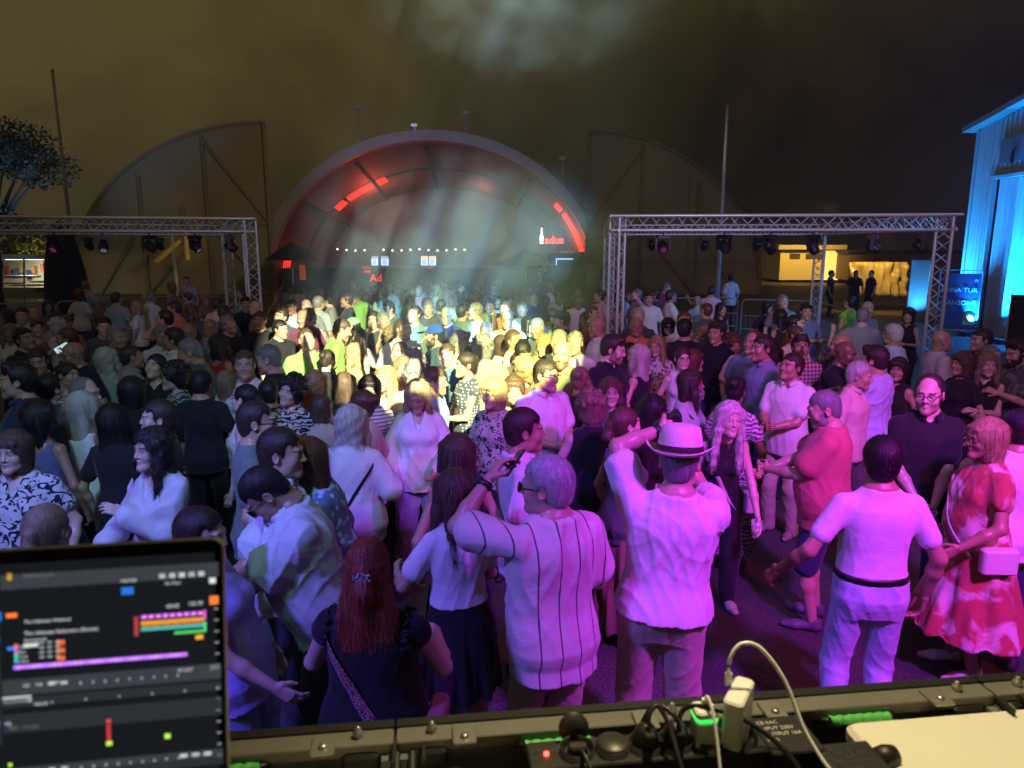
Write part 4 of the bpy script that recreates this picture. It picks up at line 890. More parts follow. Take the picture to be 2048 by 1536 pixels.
# --- bar inside the shell
e = empty('string_lights', (0, 0, 0), 0, 'row of small warm bulbs on a wire across the arched shell', 'string lights'); pts = [atd(x, 497 + 3 * abs(math.sin((x - 672) / 26)), D + 1.5) for x in range(672, 936, 6)]
MB().path(pts, .02, 4).build('wire', BLK, e)
BULB = emit('warm_bulb', (1.0, .72, .35), 7)
for x in list(range(675, 742, 18)) + list(range(767, 935, 18)): p = atd(x, 498 + 3 * abs(math.sin((x - 672) / 26)), D + 1.5); MB().lathe([(.001, -.055), (.035, -.04), (.048, 0), (.035, .04), (.001, .055)], (0, 0, 0), 8).build('bulb', BULB, e, p)
for i, (xa, xb) in enumerate(((743, 756), (762, 777), (842, 856), (858, 872))):
    e = empty('bar_screen', (0, 0, 0), 0, 'small glowing price screen, %s of four above the bar in the shell' % ['leftmost', 'second from left', 'third from left', 'rightmost'][i], 'screen', 'glowing screens above the bar')
    pbox(MB(), xa - 1, 511, xb + 1, 533, D + 2.05, .1).build('case', BLK, e); pbox(MB(), xa, 517, xb, 531, D + 2.0, .04).build('screen', emit('screen_blue', (.45, .6, 1.0), 2.2), e)
    pbox(MB(), xa, 512, xb, 516.5, D + 2.0, .04).build('header', emit('screen_gold' if i > 1 else 'screen_grey', (1, .6, .1) if i > 1 else (.25, .3, .5), 1.5), e)
    mb = MB()
    for k in range(3): pbox(mb, xa + 2, 519 + k * 4, xb - 3, 520.6 + k * 4, D + 1.98, .03)
    mb.build('text_rows', BLK, e)
e = empty('bar_counter', (0, 0, 0), 0, 'long dark bar counter with red glowing panels under the string lights', 'bar'); pbox(MB(), 610, 536, 1000, 600, D - 1.0, 1.2).build('counter', DARKW, e); pbox(MB(), 606, 532, 1004, 537, D - 1.15, 1.4).build('counter_top', plain('counter_top', (.12, .10, .11), .4), e)
RG = emit('red_panel', (1.0, .06, .04), .55)
for xa, ya, xb, yb in ((725, 534, 742, 537), (727, 540, 741, 546), (853, 534, 866, 537), (852, 566, 857, 568)): pbox(MB(), xa, ya, xb, yb, D - 1.2, .05).build('glow_panel', RG, e)
p = atd(740, 563, D - 1.25); text_obj('sign_lettering', 'Ad', .62, emit('red_text', (1, .05, .03), 1.6), e, p, (R(90), 0, 0), .02)
e = empty('orange_drape', (0, 0, 0), 0, 'dim orange red drape left of the bar', 'drape'); pbox(MB(), 598, 530, 611, 560, D - 3, .1).build('cloth', emit('drape_glow', (1, .15, .05), .16, (.3, .05, .03)), e)  # cloth emits faintly: its red lighting is put into the material
e = empty('neon_sign', (0, 0, 0), 0, 'red neon letters beside a white bottle shape on the right side of the shell', 'neon sign'); p = atd(1089, 487, D - 2); text_obj('letters', 'adus', .62, emit('neon_red', (1, .04, .03), 5), e, p, (R(90), 0, 0), .03)
q = atd(1083, 488, D - 2); MB().lathe([(.001, 0), (.10, 0), (.11, .42), (.04, .62), (.04, .92), (.001, .93)], (0, 0, 0), 10).build('bottle', emit('neon_white', (1, .85, .85), 2.2), e, q); pbox(MB(), 1078, 462, 1104, 492, D - 1.9, .05).build('back_panel', BLK, e)
e = empty('food_booth', (0, 0, 0), 0, 'dark booth with a lit serving window right of the bar', 'booth'); pbox(MB(), 1100, 512, 1185, 640, D - 4, 3).build('wall', plain('booth_wall', (.03, .035, .045), .6), e); pbox(MB(), 1096, 505, 1189, 513, D - 4.4, 4).build('roof', plain('booth_roof', (.05, .05, .06), .6), e)
pbox(MB(), 1112, 517, 1146, 519, D - 4.1, .05).build('light_tube', emit('tube_blue', (.5, .6, 1), 1.6), e); pbox(MB(), 1112, 519, 1113.5, 530, D - 4.1, .05).build('light_tube', emit('tube_blue', (.5, .6, 1), 1.6), e)
for nm, x0, x1, y0, y1, dd in (('left of the bar', 528, 640, 484, 520, 36), ('far left before the stall', 88, 186, 440, 600, 26), ('right of the bar', 990, 1112, 498, 530, 38)):
    a, b = atd(x0, y1, dd), atd(x1, y1, dd); t = atd((x0 + x1) / 2, y0, dd); ue = empty('closed_parasol' if 'stall' in nm else 'parasol', ((a.x + b.x) / 2, dd, 0), 0, 'large dark parasol, ' + nm, 'parasol', 'dark parasols'); r_ = (b.x - a.x) / 2
    prof = [(r_, a.z), (r_ * .5, (a.z * .45 + t.z * .55)), (.05, t.z), (.001, t.z + .1)] if 'stall' not in nm else [(r_ * .95, .1), (r_ * .75, t.z * .5), (r_ * .45, t.z * .9), (.05, t.z), (.001, t.z + .1)]
    MB().lathe(prof, (0, 0, 0), 8).build('canopy', plain('parasol_cloth', (.015, .015, .014), .9), ue); MB().tube((0, 0, 0), (0, 0, t.z), .04, 6).build('pole', STEEL, ue)
# --- market stall and trees on the far left
d = 34; e = empty('market_stall', (0, 0, 0), 0, 'brightly lit white market stall at the far left edge', 'stall'); pbox(MB(), -40, 518, 92, 575, d + 2, .1).build('back_wall', plain('stall_cloth', (.70, .66, .5), .7), e); pbox(MB(), -45, 510, 94, 519, d, 2.4).build('roof', plain('stall_roof', (.6, .62, .6), .6), e)
pbox(MB(), -40, 552, 60, 556, d - .2, .8).build('counter', plain('stall_counter', (.5, .5, .5), .5), e); pbox(MB(), 10, 517, 90, 519.5, d + .2, .1).build('light_tube', emit('stall_tube', (1, 1, .85), 5), e)
mb = MB()
for x in (4, 48, 90): a, b = atd(x, 600, d - .1), atd(x, 516, d - .1); mb.tube((a.x, a.y, 0), (b.x, b.y, b.z), .04, 6)
mb.build('post', STEEL, e)
for i, (x, y, c) in enumerate(((12, 540, (.6, .1, .1)), (30, 545, (.1, .2, .6)), (66, 540, (.6, .3, .1)), (84, 536, (.6, .15, .1)), (56, 548, (.1, .1, .4)), (40, 538, (.5, .5, .1)))): pbox(MB(), x - 4, y - 8, x + 4, y + 8, d + 1.7, .15).build('hanging_goods', plain('goods%d' % i, c, .6), e)
pl = atd(45, 520, d); spot('stall_light', (pl.x, d + .3, pl.z - .2), (pl.x, d + 1.4, .6), 160, (1, .95, .7), 150, 1, .3)
tb = MB()
for (x, y, w) in ((-30, 566, 60), (20, 570, 60), (60, 563, 50)): pbox(tb, x, y, x + w, y + 2.5, d - 1.5, .6); 
tag(tb.build('bench_row', plain('bench_wood', (.5, .45, .35), .6)), 'pale benches in front of the lit market stall', 'bench')
LEAF = {}
def leafmat(c):
    m = plain('leaf_%d' % int(c[1] * 1000), c, .7, 0, .5, 3); return m
def tree(x, y, d, r, h, label, col, n=2600, sc=.16, seed=1):
    rr = np.random.default_rng(seed); base = atd(x, y, d); e = empty('tree', (base.x, d, 0), 0, label, 'tree', 'trees at the edge of the square'); H_ = base.z
    mb = MB().path([(0, 0, 0), (.1, 0, H_ * .3), (-.05, .1, H_ * .6), (.05, 0, H_ * .85)], [.28, .22, .16, .05], 8)
    cl = []
    for i in range(16):
        a = rr.uniform(0, 6.28); q = rr.uniform(.2, .85); zz = H_ + rr.uniform(-.6, .7) * h; c = (math.cos(a) * r * q, math.sin(a) * r * q, zz); cl.append((c, rr.uniform(.28, .5) * r)); mb.path([(0, 0, H_ * .45), (c[0] * .5, c[1] * .5, (H_ * .45 + zz) / 2 + .2), c], [.10, .06, .02], 5)
    mb.build('trunk', plain('bark', (.09, .07, .05), .9), e)
    C = np.array([cl[i][0] for i in rr.integers(0, len(cl), n)]); S = rr.normal(0, 1, (n, 3)); S /= np.linalg.norm(S, axis=1, keepdims=True); P = C + S * (rr.uniform(.3, 1.0, (n, 1)) ** .5) * r * .42 * np.array([1, 1, .8 * h / r + .2])
    A = rr.normal(0, 1, (n, 3)); A /= np.linalg.norm(A, axis=1, keepdims=True); B = np.cross(A, rr.normal(0, 1, (n, 3))); B /= np.linalg.norm(B, axis=1, keepdims=True); s_ = rr.uniform(.5, 1.3, (n, 1)) * sc
    V = np.stack([P - A * s_, P + B * s_ * .5, P + A * s_, P - B * s_ * .5], 1).reshape(-1, 3); link('crown', mesh_q('crown', V, np.arange(4 * n).reshape(-1, 4), leafmat(col), smooth=False), e)
tree(-40, 318, 30, 3.0, 1.9, 'tall dim tree with bluish leaves at the left edge', (.05, .075, .05), 9000, .085, 3)
tree(-120, 400, 27, 2.4, 2.0, 'dark tree leaning in from beyond the left edge', (.05, .07, .045), 5000, .09, 4)
tree(68, 482, 42, 1.9, 1.5, 'small yellow green lit tree above the market stall', (.12, .13, .03), 2400, .14, 5)
p = atd(60, 520, 40); spot('tree_light', (p.x, 39, .5), (p.x + .4, 42.5, 3.0), 380, (1, .85, .25), 80, 1, .2)
p = atd(20, 500, 22); spot('tree_blue_light', (-20.0, 23, .5), (-21.5, 30, 6.5), 3800, (.25, .5, 1), 70, 1, .2)
# red lights in the shell vault, then unseen washes on shell, struts and wings
for t, q in ((121, .56), (20, .14), (70, .8)):
    aa = 10.0 - 1.4 * q - .8; bb = 8.7 - 2.1 * q - .8; l = bpy.data.lights.new('red_vault_light', 'POINT'); l.energy = {121: 210, 20: 210, 70: 40}[t]; l.color = (1, .07, .03); l.shadow_soft_size = .3; o = bpy.data.objects.new('red_vault_light', l); COL.objects.link(o); o.location = (CX + aa * math.cos(R(t)), D + .9 + 7.6 * q, bb * math.sin(R(t)))
spot('shell_wash', (CX - 3, 30, 5.5), (CX + 1, D, 7.5), 1700, (.55, .50, .85), 70, 1, .5)
spot('shell_inner', (CX, D - 6, 2.2), (CX, D + 8, 4.5), 35, (.75, .60, .62), 100, 1, .5)
spot('yellow_strut_light', (-14.5, 33.5, .4), (-17.3, 38.2, 2.6), 160, (1, .72, .2), 34, .8, .2)
spot('wing_fill_left', (-3, 24, 6), (-15.5, 40, 6.5), 1900, (.9, .72, .40), 62, 1, .5)  # unseen fill added to lift the left wing towards the sky tone
spot('wing_fill_right', (5, 24, 6), (10.5, 40, 6), 560, (.7, .68, .62), 60, 1, .5)  # weaker unseen fill, added for the right wing
# ------------------------------------------------------------------ the crowd
HCOL = dict(bk=(.018, .013, .012), db=(.045, .028, .02), br=(.11, .065, .04), lb=(.28, .19, .11), bl=(.44, .31, .15), gy=(.22, .215, .215), wh=(.52, .50, .48), rd=(.32, .07, .035), pl=(.70, .62, .52), rb=(.14, .045, .025))
C_ = dict(W=(.74, .74, .72), CR=(.70, .66, .56), K=(.018, .018, .020), N=(.03, .04, .10), G=(.25, .26, .28), DG=(.08, .085, .09), LB=(.42, .55, .70), BL=(.16, .24, .42), OR=(.62, .20, .08), RD=(.50, .05, .05), PK=(.62, .10, .14), LP=(.68, .42, .45),
          GN=(.20, .42, .10), BR=(.22, .15, .10), TE=(.25, .42, .40), LI=(.58, .52, .70), OL=(.16, .18, .10), BE=(.50, .42, .30), JB=(.22, .30, .48), JD=(.05, .07, .14), YE=(.60, .52, .25), MA=(.20, .05, .10))
SK = dict(l=(.62, .42, .33), m=(.50, .31, .22), t=(.40, .23, .15), d=(.20, .11, .07))
N_ = [0]
PEOPLE = []
def person(x, y, a, sex, hr, hc, top, tc, bot, bc, label, lod=None, **k):
    """x, y: photo pixel of the top of the head; a: facing (0 camera, 90 picture right, 180 away)."""
    i = N_[0]; N_[0] += 1; P = dict(sex=sex, hair=hr, haircol=HCOL[hc], top=top, topcol=C_.get(tc, tc), bot=bot, botcol=C_.get(bc, bc), seed=i * 7 + 3)
    if 'h' not in k: P['h'] = (1.78 if sex == 'm' else 1.66) + ((i * 37) % 7 - 3) * .012
    if 'hy' in k or 'hp' in k or 'ro' in k: P['head'] = (k.pop('hp', 0), k.pop('hy', 0), k.pop('ro', 0))
    else: P['head'] = (((i * 13) % 5 - 2) * 4, ((i * 29) % 7 - 3) * 8, ((i * 17) % 5 - 2) * 3)
    if 'c2' in k: P['col2'] = C_.get(k['c2'], k.pop('c2')); 
    k.pop('c2', None); P['skin'] = SK[k.pop('sk', 'lmmt'[i % 4])]; P.update(k)
    if isinstance(P['topcol'], tuple): P['topcol'] = vary(P['topcol'], .92 + .04 * (i % 5))
    d0 = (CAMH - P['h']) / gslope(y)
    P['lod'] = lod if lod is not None else (0 if d0 < 5.0 else 1 if d0 < 9.6 else 2)
    if P['lod'] == 2 and P['hair'] == 'crop' and i % 3: P['hair'] = 'short'
    o, inf = make_person(P); s = inf['s']; top_ = inf['top']; Rz = rotm(0, 0, a); w = Rz @ top_; p = atz(x, y, float(w[2])); hc_ = Rz @ (inf['head'])
    o.location = (p.x - float(hc_[0]), p.y - float(hc_[1]), 0); o.rotation_euler = (0, 0, R(a)); tag(o, label, 'person', 'people in the crowd')
    inf['M'] = Matrix.Translation(o.location) @ Matrix.Rotation(R(a), 4, 'Z') @ Matrix.Scale(s, 4); inf['d'] = p.y; PEOPLE.append((o, inf)); return o, inf
def held(inf, sd, name, build, label, cat, off=(0, 0, 0), align=True, group=None):
    """something held in a hand: placed at the palm, axes of the hand"""
    B = inf['jt'][('B', sd)]; W = inf['jt'][('h', sd)] + B @ np.array(off, f4); M = Matrix([[float(B[r, 0]), float(B[r, 1]), float(B[r, 2]), 0] for r in range(3)] + [[0, 0, 0, 1]]) if align else Matrix.Identity(4)
    e = empty(name, (0, 0, 0), 0, label, cat, group); X = inf['M'] @ Matrix.Translation([float(v) for v in W]) @ M; e.matrix_world = X; build(e); return e
def phone(e, lit=False):
    MB().rbox((0, 0, 0), (.075, .152, .009), .010).build('case', plain('phone_case', (.02, .02, .025), .3), e); MB().rbox((0, 0, -.0052), (.069, .146, .0014), .008).build('screen', emit('phone_screen', (.5, .85, .9), .8) if lit else plain('phone_glass', (.01, .01, .012), .08), e)
def cup(e): MB().lathe([(.001, -.06), (.030, -.06), (.041, .07), (.039, .07), (.029, -.055), (.001, -.055)], (0, 0, 0), 16).build('cup', glassy('clear_plastic', (.9, .9, .95), .1, .35), e); MB().lathe([(.001, -.05), (.029, -.05), (.036, .02), (.001, .02)], (0, 0, 0), 14).build('drink', plain('drink', (.5, .3, .06), .2), e)
def bottle(e): MB().lathe([(.001, -.11), (.031, -.11), (.032, .03), (.012, .08), (.012, .12), (.001, .12)], (0, 0, 0), 14).build('glass', plain('bottle_glass', (.10, .05, .015), .1), e); MB().lathe([(.0325, -.06), (.0328, .0)], (0, 0, 0), 14).build('label_paper', plain('bottle_label', (.6, .58, .5), .6), e)
def strap(inf, sd, width=.03, mat=None, name='shoulder_bag', label='', bag=(.22, .08, .16), col=(.02, .02, .02), hip=None, back_only=False):
    """cross-body strap that follows the torso, and the bag at the hip"""
    secs = inf['secs']; S = np.array(secs); pts = []; lo = inf['loose'] + .010
    n = 34; side = -sd
    for k in range(n + 1):
        t = 2 * math.pi * k / n; q = math.cos(t)               # q: +1 at shoulder sd, -1 at hip on the other side
        z = .27 + .29 * q - .12; z = min(z, .555); rx = np.interp(z, S[:, 0], S[:, 1]) + lo; ry = np.interp(z, S[:, 0], S[:, 2]) + lo; cy = np.interp(z, S[:, 0], S[:, 3])
        xx = max(-1, min(1, q * 1.0)); x_ = sd * xx * rx * (1 if q < 0 else (.62 if z > .5 else .9)); yy = math.sqrt(max(0, 1 - min(1, abs(x_) / rx) ** 2.3)) ** (1 / 1.15) * ry; pts.append(inf['tw']((x_, cy + math.copysign(max(yy, .01), math.sin(t)), z)))
    V = []
    for k in range(n + 1):
        p = np.array(pts[k]); q = np.array(pts[(k + 1) % n]); t_ = q - p; t_ /= np.linalg.norm(t_) + 1e-6; c = inf['tw']((0, 0, .25)); o_ = p - np.array(c); o_[2] = 0; o_ /= np.linalg.norm(o_) + 1e-6; b = np.cross(t_, o_); b /= np.linalg.norm(b) + 1e-6
        V += [p - b * width / 2, p + b * width / 2]
    e = empty(name, (0, 0, 0), 0, label, 'bag'); e.matrix_world = inf['M']
    me = mesh_q('strap', np.array(V), np.array([[2 * i, 2 * i + 1, 2 * i + 3, 2 * i + 2] for i in range(n)]), mat or plain('strap_black', (.015, .015, .015), .6)); o = link('strap', me, e); o.modifiers.new('thickness', 'SOLIDIFY').thickness = .004
    b = inf['tw']((side * (secs[2][1] + .07), -.02, -.02)); MB().rbox([float(v) for v in b], bag, .03, Matrix.Rotation(R(90), 4, 'Z')).build('bag_body', plain('bag_%d%d' % (int(col[0] * 99), int(col[2] * 99)), col, .5), e)
    return e
pe = person
# ---- nearest people
o, A136 = pe(1092, 914, -152, 'm', 'short', 'wh', 'shirt', 'CR', 'trousers', 'BE', 'white haired person in a cream pinstriped shirt and sunglasses raising a hand to the face', h=1.83, fat=1.12, hy=42, hp=4, ro=2, glasses='sun', sk='m', pat='pinstripe', c2='DG', arms=((-.10, -.20, 1.12), (.17, -.27, 1.60)), hands=('fist', 'pinch'), elbow=(None, (.75, .1, -.65)), loose=.022, hem=.76, fold=1.3, hvar=1, palm=(None, (-1, 0, .2)))
def wrist(o, inf, sd, label='watch', col=(.015, .015, .02), w=.026, r=.034):
    S, E, W = inf['jt'][sd]; ax = (E - W) / np.linalg.norm(E - W); c = W + ax * .035; q = Vector([float(v) for v in ax]).to_track_quat('Z', 'Y').to_matrix(); mb = MB(); n = 18
    mb.lathe([(r - .003, -w / 2), (r + .002, -w / 2), (r + .003, 0), (r + .002, w / 2), (r - .003, w / 2), (r - .003, -w / 2)], [float(v) for v in c], n, [float(v) for v in ax])
    if label == 'watch': B = inf['jt'][('B', sd)]; p = c + B[:, 2] * r; mb.box([float(v) for v in p], (.034, .036, .012), Matrix([[*[float(v) for v in B[r_, :]], 0] for r_ in range(3)] + [[0, 0, 0, 1]]))
    w_ = mb.build(label, plain('watch_strap', col, .4), o); w_.scale = (inf['s'],) * 3; return w_
wrist(o, A136, 1)
held(A136, 1, 'phone', lambda e: phone(e), 'black phone in the raised hand of the white haired person in the pinstriped shirt', 'phone', (.02, .035, -.02))
o, A137 = pe(1362, 868, 172, 'm', 'crop', 'gy', 'polo', (.70, .68, .66), 'trousers', 'BE', 'person in a straw trilby and pale polo shirt, arms raised, seen from behind', h=1.88, fat=1.10, hy=-16, hp=8, ro=4, hat='fedora', sk='m', arms=((-.02, -.28, 1.60), (.05, -.27, 1.70)), elbow=((-.7, .0, -.8), (.9, -.1, .55)), hands=('grip', 'grip'), belt=True, hem=.93, loose=.02, fold=1.6, twist=4, tilt=-4, legw=1.12, vneck=False, waist=.985)
wrist(o, A137, 1)
held(A137, -1, 'camera', lambda e: (MB().rbox((0, 0, 0), (.13, .05, .09), .012).build('body', BLK, e), MB().lathe([(.001, 0), (.035, 0), (.035, .05), (.03, .06), (.001, .055)], (0, 0, -.02), 14, (0, 0, -1)).build('objective', BLK, e)), 'black camera held up in front of the face by the person in the trilby', 'camera', (.05, .03, -.03))
o, A138 = pe(735, 1078, 176, 'f', 'halfup', 'rd', 'flutter', 'K', 'trousers', 'K', 'person with long red hair in a clasp and a frilled black top, from behind', h=1.63, fat=1.42, hp=6, hy=6, ro=3, sk='l', arms=((-.22, -.24, 1.14), (.22, -.24, 1.14)), sleeve=.16, hem=.76, loose=.012, fold=.5, lod=0)
strap(A138, 1, .052, fabric((.62, .30, .34), 'leopardfine', (.10, .02, .03)), 'shoulder_bag', 'small bag on a pink leopard patterned strap worn by the person with red hair', col=(.35, .12, .14))
hcM = A138['Hr'] ; clasp = MB()
for k in range(26): a = k * .9; clasp.box((.030 * math.cos(a) * (1 - k % 3 * .3), .150, .012 + .014 * math.sin(a * 1.7)), (.008, .008, .008), Matrix.Rotation(a, 4, 'X'))
V_ = (np.array(clasp.V, f4) * 1.06) @ A138['Hr'].T + A138['head'] / A138['s']; clasp.V = [tuple(float(q) for q in v * A138['s']) for v in V_]; clasp.build('hair_clasp', plain('jewel', (.6, .6, .8), .15, .6), o)
for sd in (-1, 1):                                  # frilled edge of the armholes
    fr_ = MB(); S = A138['jt'][sd][0]
    for k in range(46):
        t = 2 * math.pi * k / 46; rr = .082 + .012 * math.sin(k * 2.3); c = np.array((S[0] - sd * .006 + sd * .012 * math.sin(k * 3.1), S[1] + rr * math.cos(t), S[2] - .03 + rr * 1.05 * math.sin(t))) * A138['s']; fr_.box([float(v) for v in c], (.020, .022, .006), Matrix.Rotation(k * 1.3, 4, 'Z') @ Matrix.Rotation(t, 4, 'X'))
    fr_.build('frill', fabric(C_['K']), o)
pe(907, 940, -158, 'f', 'long', 'br', 'tee', 'W', 'skirt', 'K', 'person with long brown hair, white T-shirt and black skirt, seen from behind', h=1.66, hy=14, hp=4, arms=((-.10, -.30, 1.06), (.26, -.30, 1.10)), tuck=True, flare=.03, sk='m', hvar=0, lod=0)
pe(912, 868, -165, 'f', 'verylong', 'br', 'strap', 'K', 'longskirt', 'K', 'person with waist long straight brown hair behind the one in the black skirt', h=1.68, hy=20, flare=.03, lod=0, sk='m')
o, A45 = pe(527, 950, -62, 'm', 'crop', 'bk', 'shirt', (.66, .72, .74), 'trousers', 'K', 'stout person in a pale blue shirt and sunglasses bending over a phone', h=1.78, fat=1.32, lean=14, hp=38, hy=-6, glasses='sun', sk='t', arms=((-.03, -.42, 1.12), (.0, -.44, 1.10)), hands=('grip', 'grip'), loose=.03, fold=1.4, hem=.74, armframe='torso', lod=0)
held(A45, -1, 'phone', lambda e: phone(e), 'dark phone in both hands of the stout person in pale blue', 'phone', (.0, .02, -.02))
pe(400, 1018, 92, 'f', 'short', 'db', 'tee', (.42, .38, .80), 'jeans', 'JB', 'person with dark hair and violet T-shirt partly hidden by the laptop, face turned right', h=1.66, hy=-8, hp=16, lean=-13, arms=((-.24, -.22, .93), 'hang'), fat=1.15, sk='l', lod=0)
pe(90, 1010, 178, 'f', 'pony', 'lb', 'tee', 'G', 'trousers', 'K', 'person with a blonde pony tail in a dark band right behind the laptop', h=1.64, hp=0, hy=0, lod=0)
pe(562, 858, 96, 'm', 'short', 'db', 'shirt', 'W', 'trousers', 'DG', 'brown haired person in a white shirt leaning towards the laughing one with glasses', h=1.80, hy=-4, hp=4, arms=((-.20, -.22, 1.02), 'hang'), fat=1.12, loose=.022, sk='m', lod=0)
pe(608, 878, -78, 'f', 'longfront', 'rb', 'long', (.12, .17, .26), 'longskirt', 'N', 'laughing person with glasses and long auburn hair in a blue floral blouse, leaning left', h=1.72, lean=15, hp=-4, hy=-4, glasses=1, smile=2, pat='floral', c2='LB', sk='l', arms=('hang', (.10, -.25, 1.02)), collar=False, flare=.03, fat=1.1, lod=0)
o, A48 = pe(702, 812, 176, 'f', 'wavy', 'pl', 'tee', (.72, .72, .74), 'jeans', 'JD', 'person with very long wavy silver blonde hair and a loose white top, seen from behind', h=1.69, fat=1.2, hy=-6, loose=.03, sleeve=.85, hem=.80, hvar=1, arms=((-.24, -.20, 1.05), 'hang'), lod=0)
strap(A48, -1, .020, None, 'shoulder_bag', 'bag on a thin black strap over the white top of the silver blonde person', col=(.03, .03, .03))
# ---- right foreground
pe(1768, 874, 176, 'm', 'short', 'bk', 'tee', (.70, .68, .74), 'jeans', (.40, .44, .62), 'person in a tight white T-shirt, black belt and pale jeans, seen from behind', h=1.78, fat=1.06, hy=-14, hp=2, arms=((-.29, -.02, .90), (.44, -.10, .98)), tuck=True, belt=True, waist=1.05, loose=.006, sk='t', fold=.5, hvar=0, lod=0)
o, A134 = pe(1976, 838, -92, 'f', 'bobplain', 'bl', 'dress', (.42, .09, .09), 'skirt', 'RD', 'person with glasses and curly blonde bob in a red and white patterned summer dress', h=1.70, fat=1.34, hy=2, hp=4, glasses=1, pat='blotch', c2=(.66, .52, .50), sleeve=.45, dhem=.34, flare=.16, sk='t', arms=((-.28, -.06, .92), (.24, -.18, .98)), shoecol=(.6, .55, .5), vneck=True, fold=1.3, lod=0)
strap(A134, -1, .022, plain('strap_white', (.7, .62, .6), .5), 'shoulder_bag', 'bag on a thin white strap worn with the red patterned dress', col=(.7, .65, .62))
pe(1862, 750, -14, 'm', 'receding', 'db', 'polo', 'K', 'trousers', 'N', 'tall person in a black polo with glasses and receding hair, hands low in front', h=1.86, hy=-24, hp=3, glasses=1, beard=.35, arms=((-.06, -.20, .93), (.03, -.22, .92)), hands=('grip', 'grip'), sk='l', lod=0, fold=.8)
o, A121 = pe(1650, 783, -118, 'm', 'crop', 'gy', 'tee', (.48, .11, .14), 'shorts', 'N', 'grey bearded person in a pinkish red T-shirt and shorts looking at a lit phone', h=1.76, fat=1.26, hy=18, hp=18, beard=.9, arms=((.02, -.34, 1.12), (.05, -.32, 1.14)), hands=('grip', 'grip'), loose=.03, hem=.74, sk='m', shoecol=(.10, .10, .12), lod=0)
held(A121, 1, 'phone', lambda e: phone(e, True), 'brightly lit phone in the hands of the person in the pinkish red T-shirt', 'phone', (0, .02, -.02))
pe(1584, 708, -48, 'm', 'short', 'db', 'polo', 'W', 'trousers', 'BE', 'person in a white polo shirt and beige trousers looking up to the left, hands together', h=1.75, fat=1.12, hy=-14, hp=-10, arms=((-.04, -.30, 1.12), (.0, -.30, 1.10)), hands=('grip', 'grip'), sk='t', hvar=0, shoecol=(.3, .22, .2), lod=0)
pe(1750, 692, -142, 'm', 'quiff', 'db', 'long', (.50, .50, .78), 'jeans', 'JD', 'person in a lilac long sleeved shirt with thick brown hair, clapping, seen from behind', h=1.82, hy=8, hp=6, arms=('clap', 'clap'), collar=True, loose=.024, hem=.80, sk='m', fold=1.5, lod=0)
o, A120 = pe(1461, 806, -2, 'f', 'wavy', 'pl', 'tank', 'K', 'trousers', 'K', 'smiling person with grey blonde hair in a black sleeveless top, bending forward', h=1.66, lean=16, hp=-18, hy=6, ro=8, smile=2, sk='l', arms=((-.20, -.22, .92), (.22, -.36, .98)), shoecol=(.6, .55, .5), legw=1.15, lod=0, vneck=False)
strap(A120, -1, .035, plain('strap_pink', (.6, .45, .48), .5), 'shoulder_bag', 'bag on a pale strap across the black sleeveless top of the smiling grey blonde person', col=(.5, .4, .4))
held(A120, 1, 'plastic_cup', cup, 'empty looking plastic cup in the hand of the smiling grey blonde person', 'cup', (0, 0, 0), False)
pe(1472, 754, 155, 'f', 'bun', 'bk', 'dress', (.55, .40, .52), 'skirt', 'K', 'person with a black bun and a purple and white leaf patterned dress, seen from behind', pat='zebra', c2=(.12, .05, .12), h=1.68, hp=12, dhem=.20, flare=.05, sk='d', arms=('hang', (.10, -.25, 1.05)))
pe(1980, 800, -178, 'm', 'crop', 'bk', 'tee', (.66, .62, .74), 'jeans', 'N', 'person in a pale lilac T-shirt behind the red patterned dress, cut by the right edge', h=1.78, fat=1.1) if False else None
pe(2042, 820, 170, 'm', 'short', 'bk', 'tee', (.68, .64, .76), 'jeans', 'N', 'person in a pale lilac T-shirt and dark cap at the very right edge', h=1.74, hat='cap', hatcol=(.02, .02, .04), hp=8, hy=0)
# ---- middle right
pe(1978, 706, -38, 'f', 'wavy', 'lb', 'tank', 'K', 'jeans', 'JD', 'person with long wavy light hair and black top, near the right edge, facing the camera', h=1.66, hy=20, arms=('belly', (-.02, -.24, 1.15)), sk='l', hvar=0)
pe(1926, 704, -78, 'f', 'bob', 'br', 'dress', 'K', 'skirt', 'K', 'person in a black dress with a brown bob, left of the long wavy light hair', h=1.66, hy=0, dhem=.5, sk='m')
o, A = pe(2036, 680, -72, 'm', 'quiff', 'bk', 'shirt', 'DG', 'trousers', 'DG', 'bearded person in a dark shirt with pale yellow leaves at the right edge', h=1.80, beard=.95, pat='bigfloral', c2='OL', hp=14, hy=-6, sk='m', arms=('front', 'phone'), hands=('grip', 'grip'))
pe(1886, 660, 82, 'm', 'bald', 'gy', 'polo', (.55, .48, .52), 'jeans', 'N', 'bald person in a grey pink polo shirt holding out a drink to the right', h=1.76, fat=1.25, sk='t', hy=0, hp=2, arms=('hang', (.02, -.50, 1.30)), hands=('relax', 'grip'))
pe(1964, 658, -88, 'm', 'short', 'db', 'tee', 'K', 'trousers', 'K', 'person in black facing the bald one at the right edge', h=1.78, fat=1.15, arms=('front', 'hang'), sk='m', hy=0)
pe(1984, 692, 10, 'm', 'short', 'gy', 'tee', 'N', 'trousers', 'K', 'grey haired person half hidden behind the one with long wavy light hair', h=1.70)
pe(1819, 616, -60, 'f', 'bob', 'bk', 'tank', 'K', 'trousers', 'K', 'person in black holding glasses of drink beside the front right truss leg', h=1.70, arms=('front', 'front'), hands=('grip', 'grip'))
o, A = pe(1786, 648, -140, 'm', 'short', 'wh', 'shirt', 'LB', 'jeans', 'N', 'white haired person in a pale blue shirt left of the front right truss leg', h=1.80, fat=1.12, hy=-10)
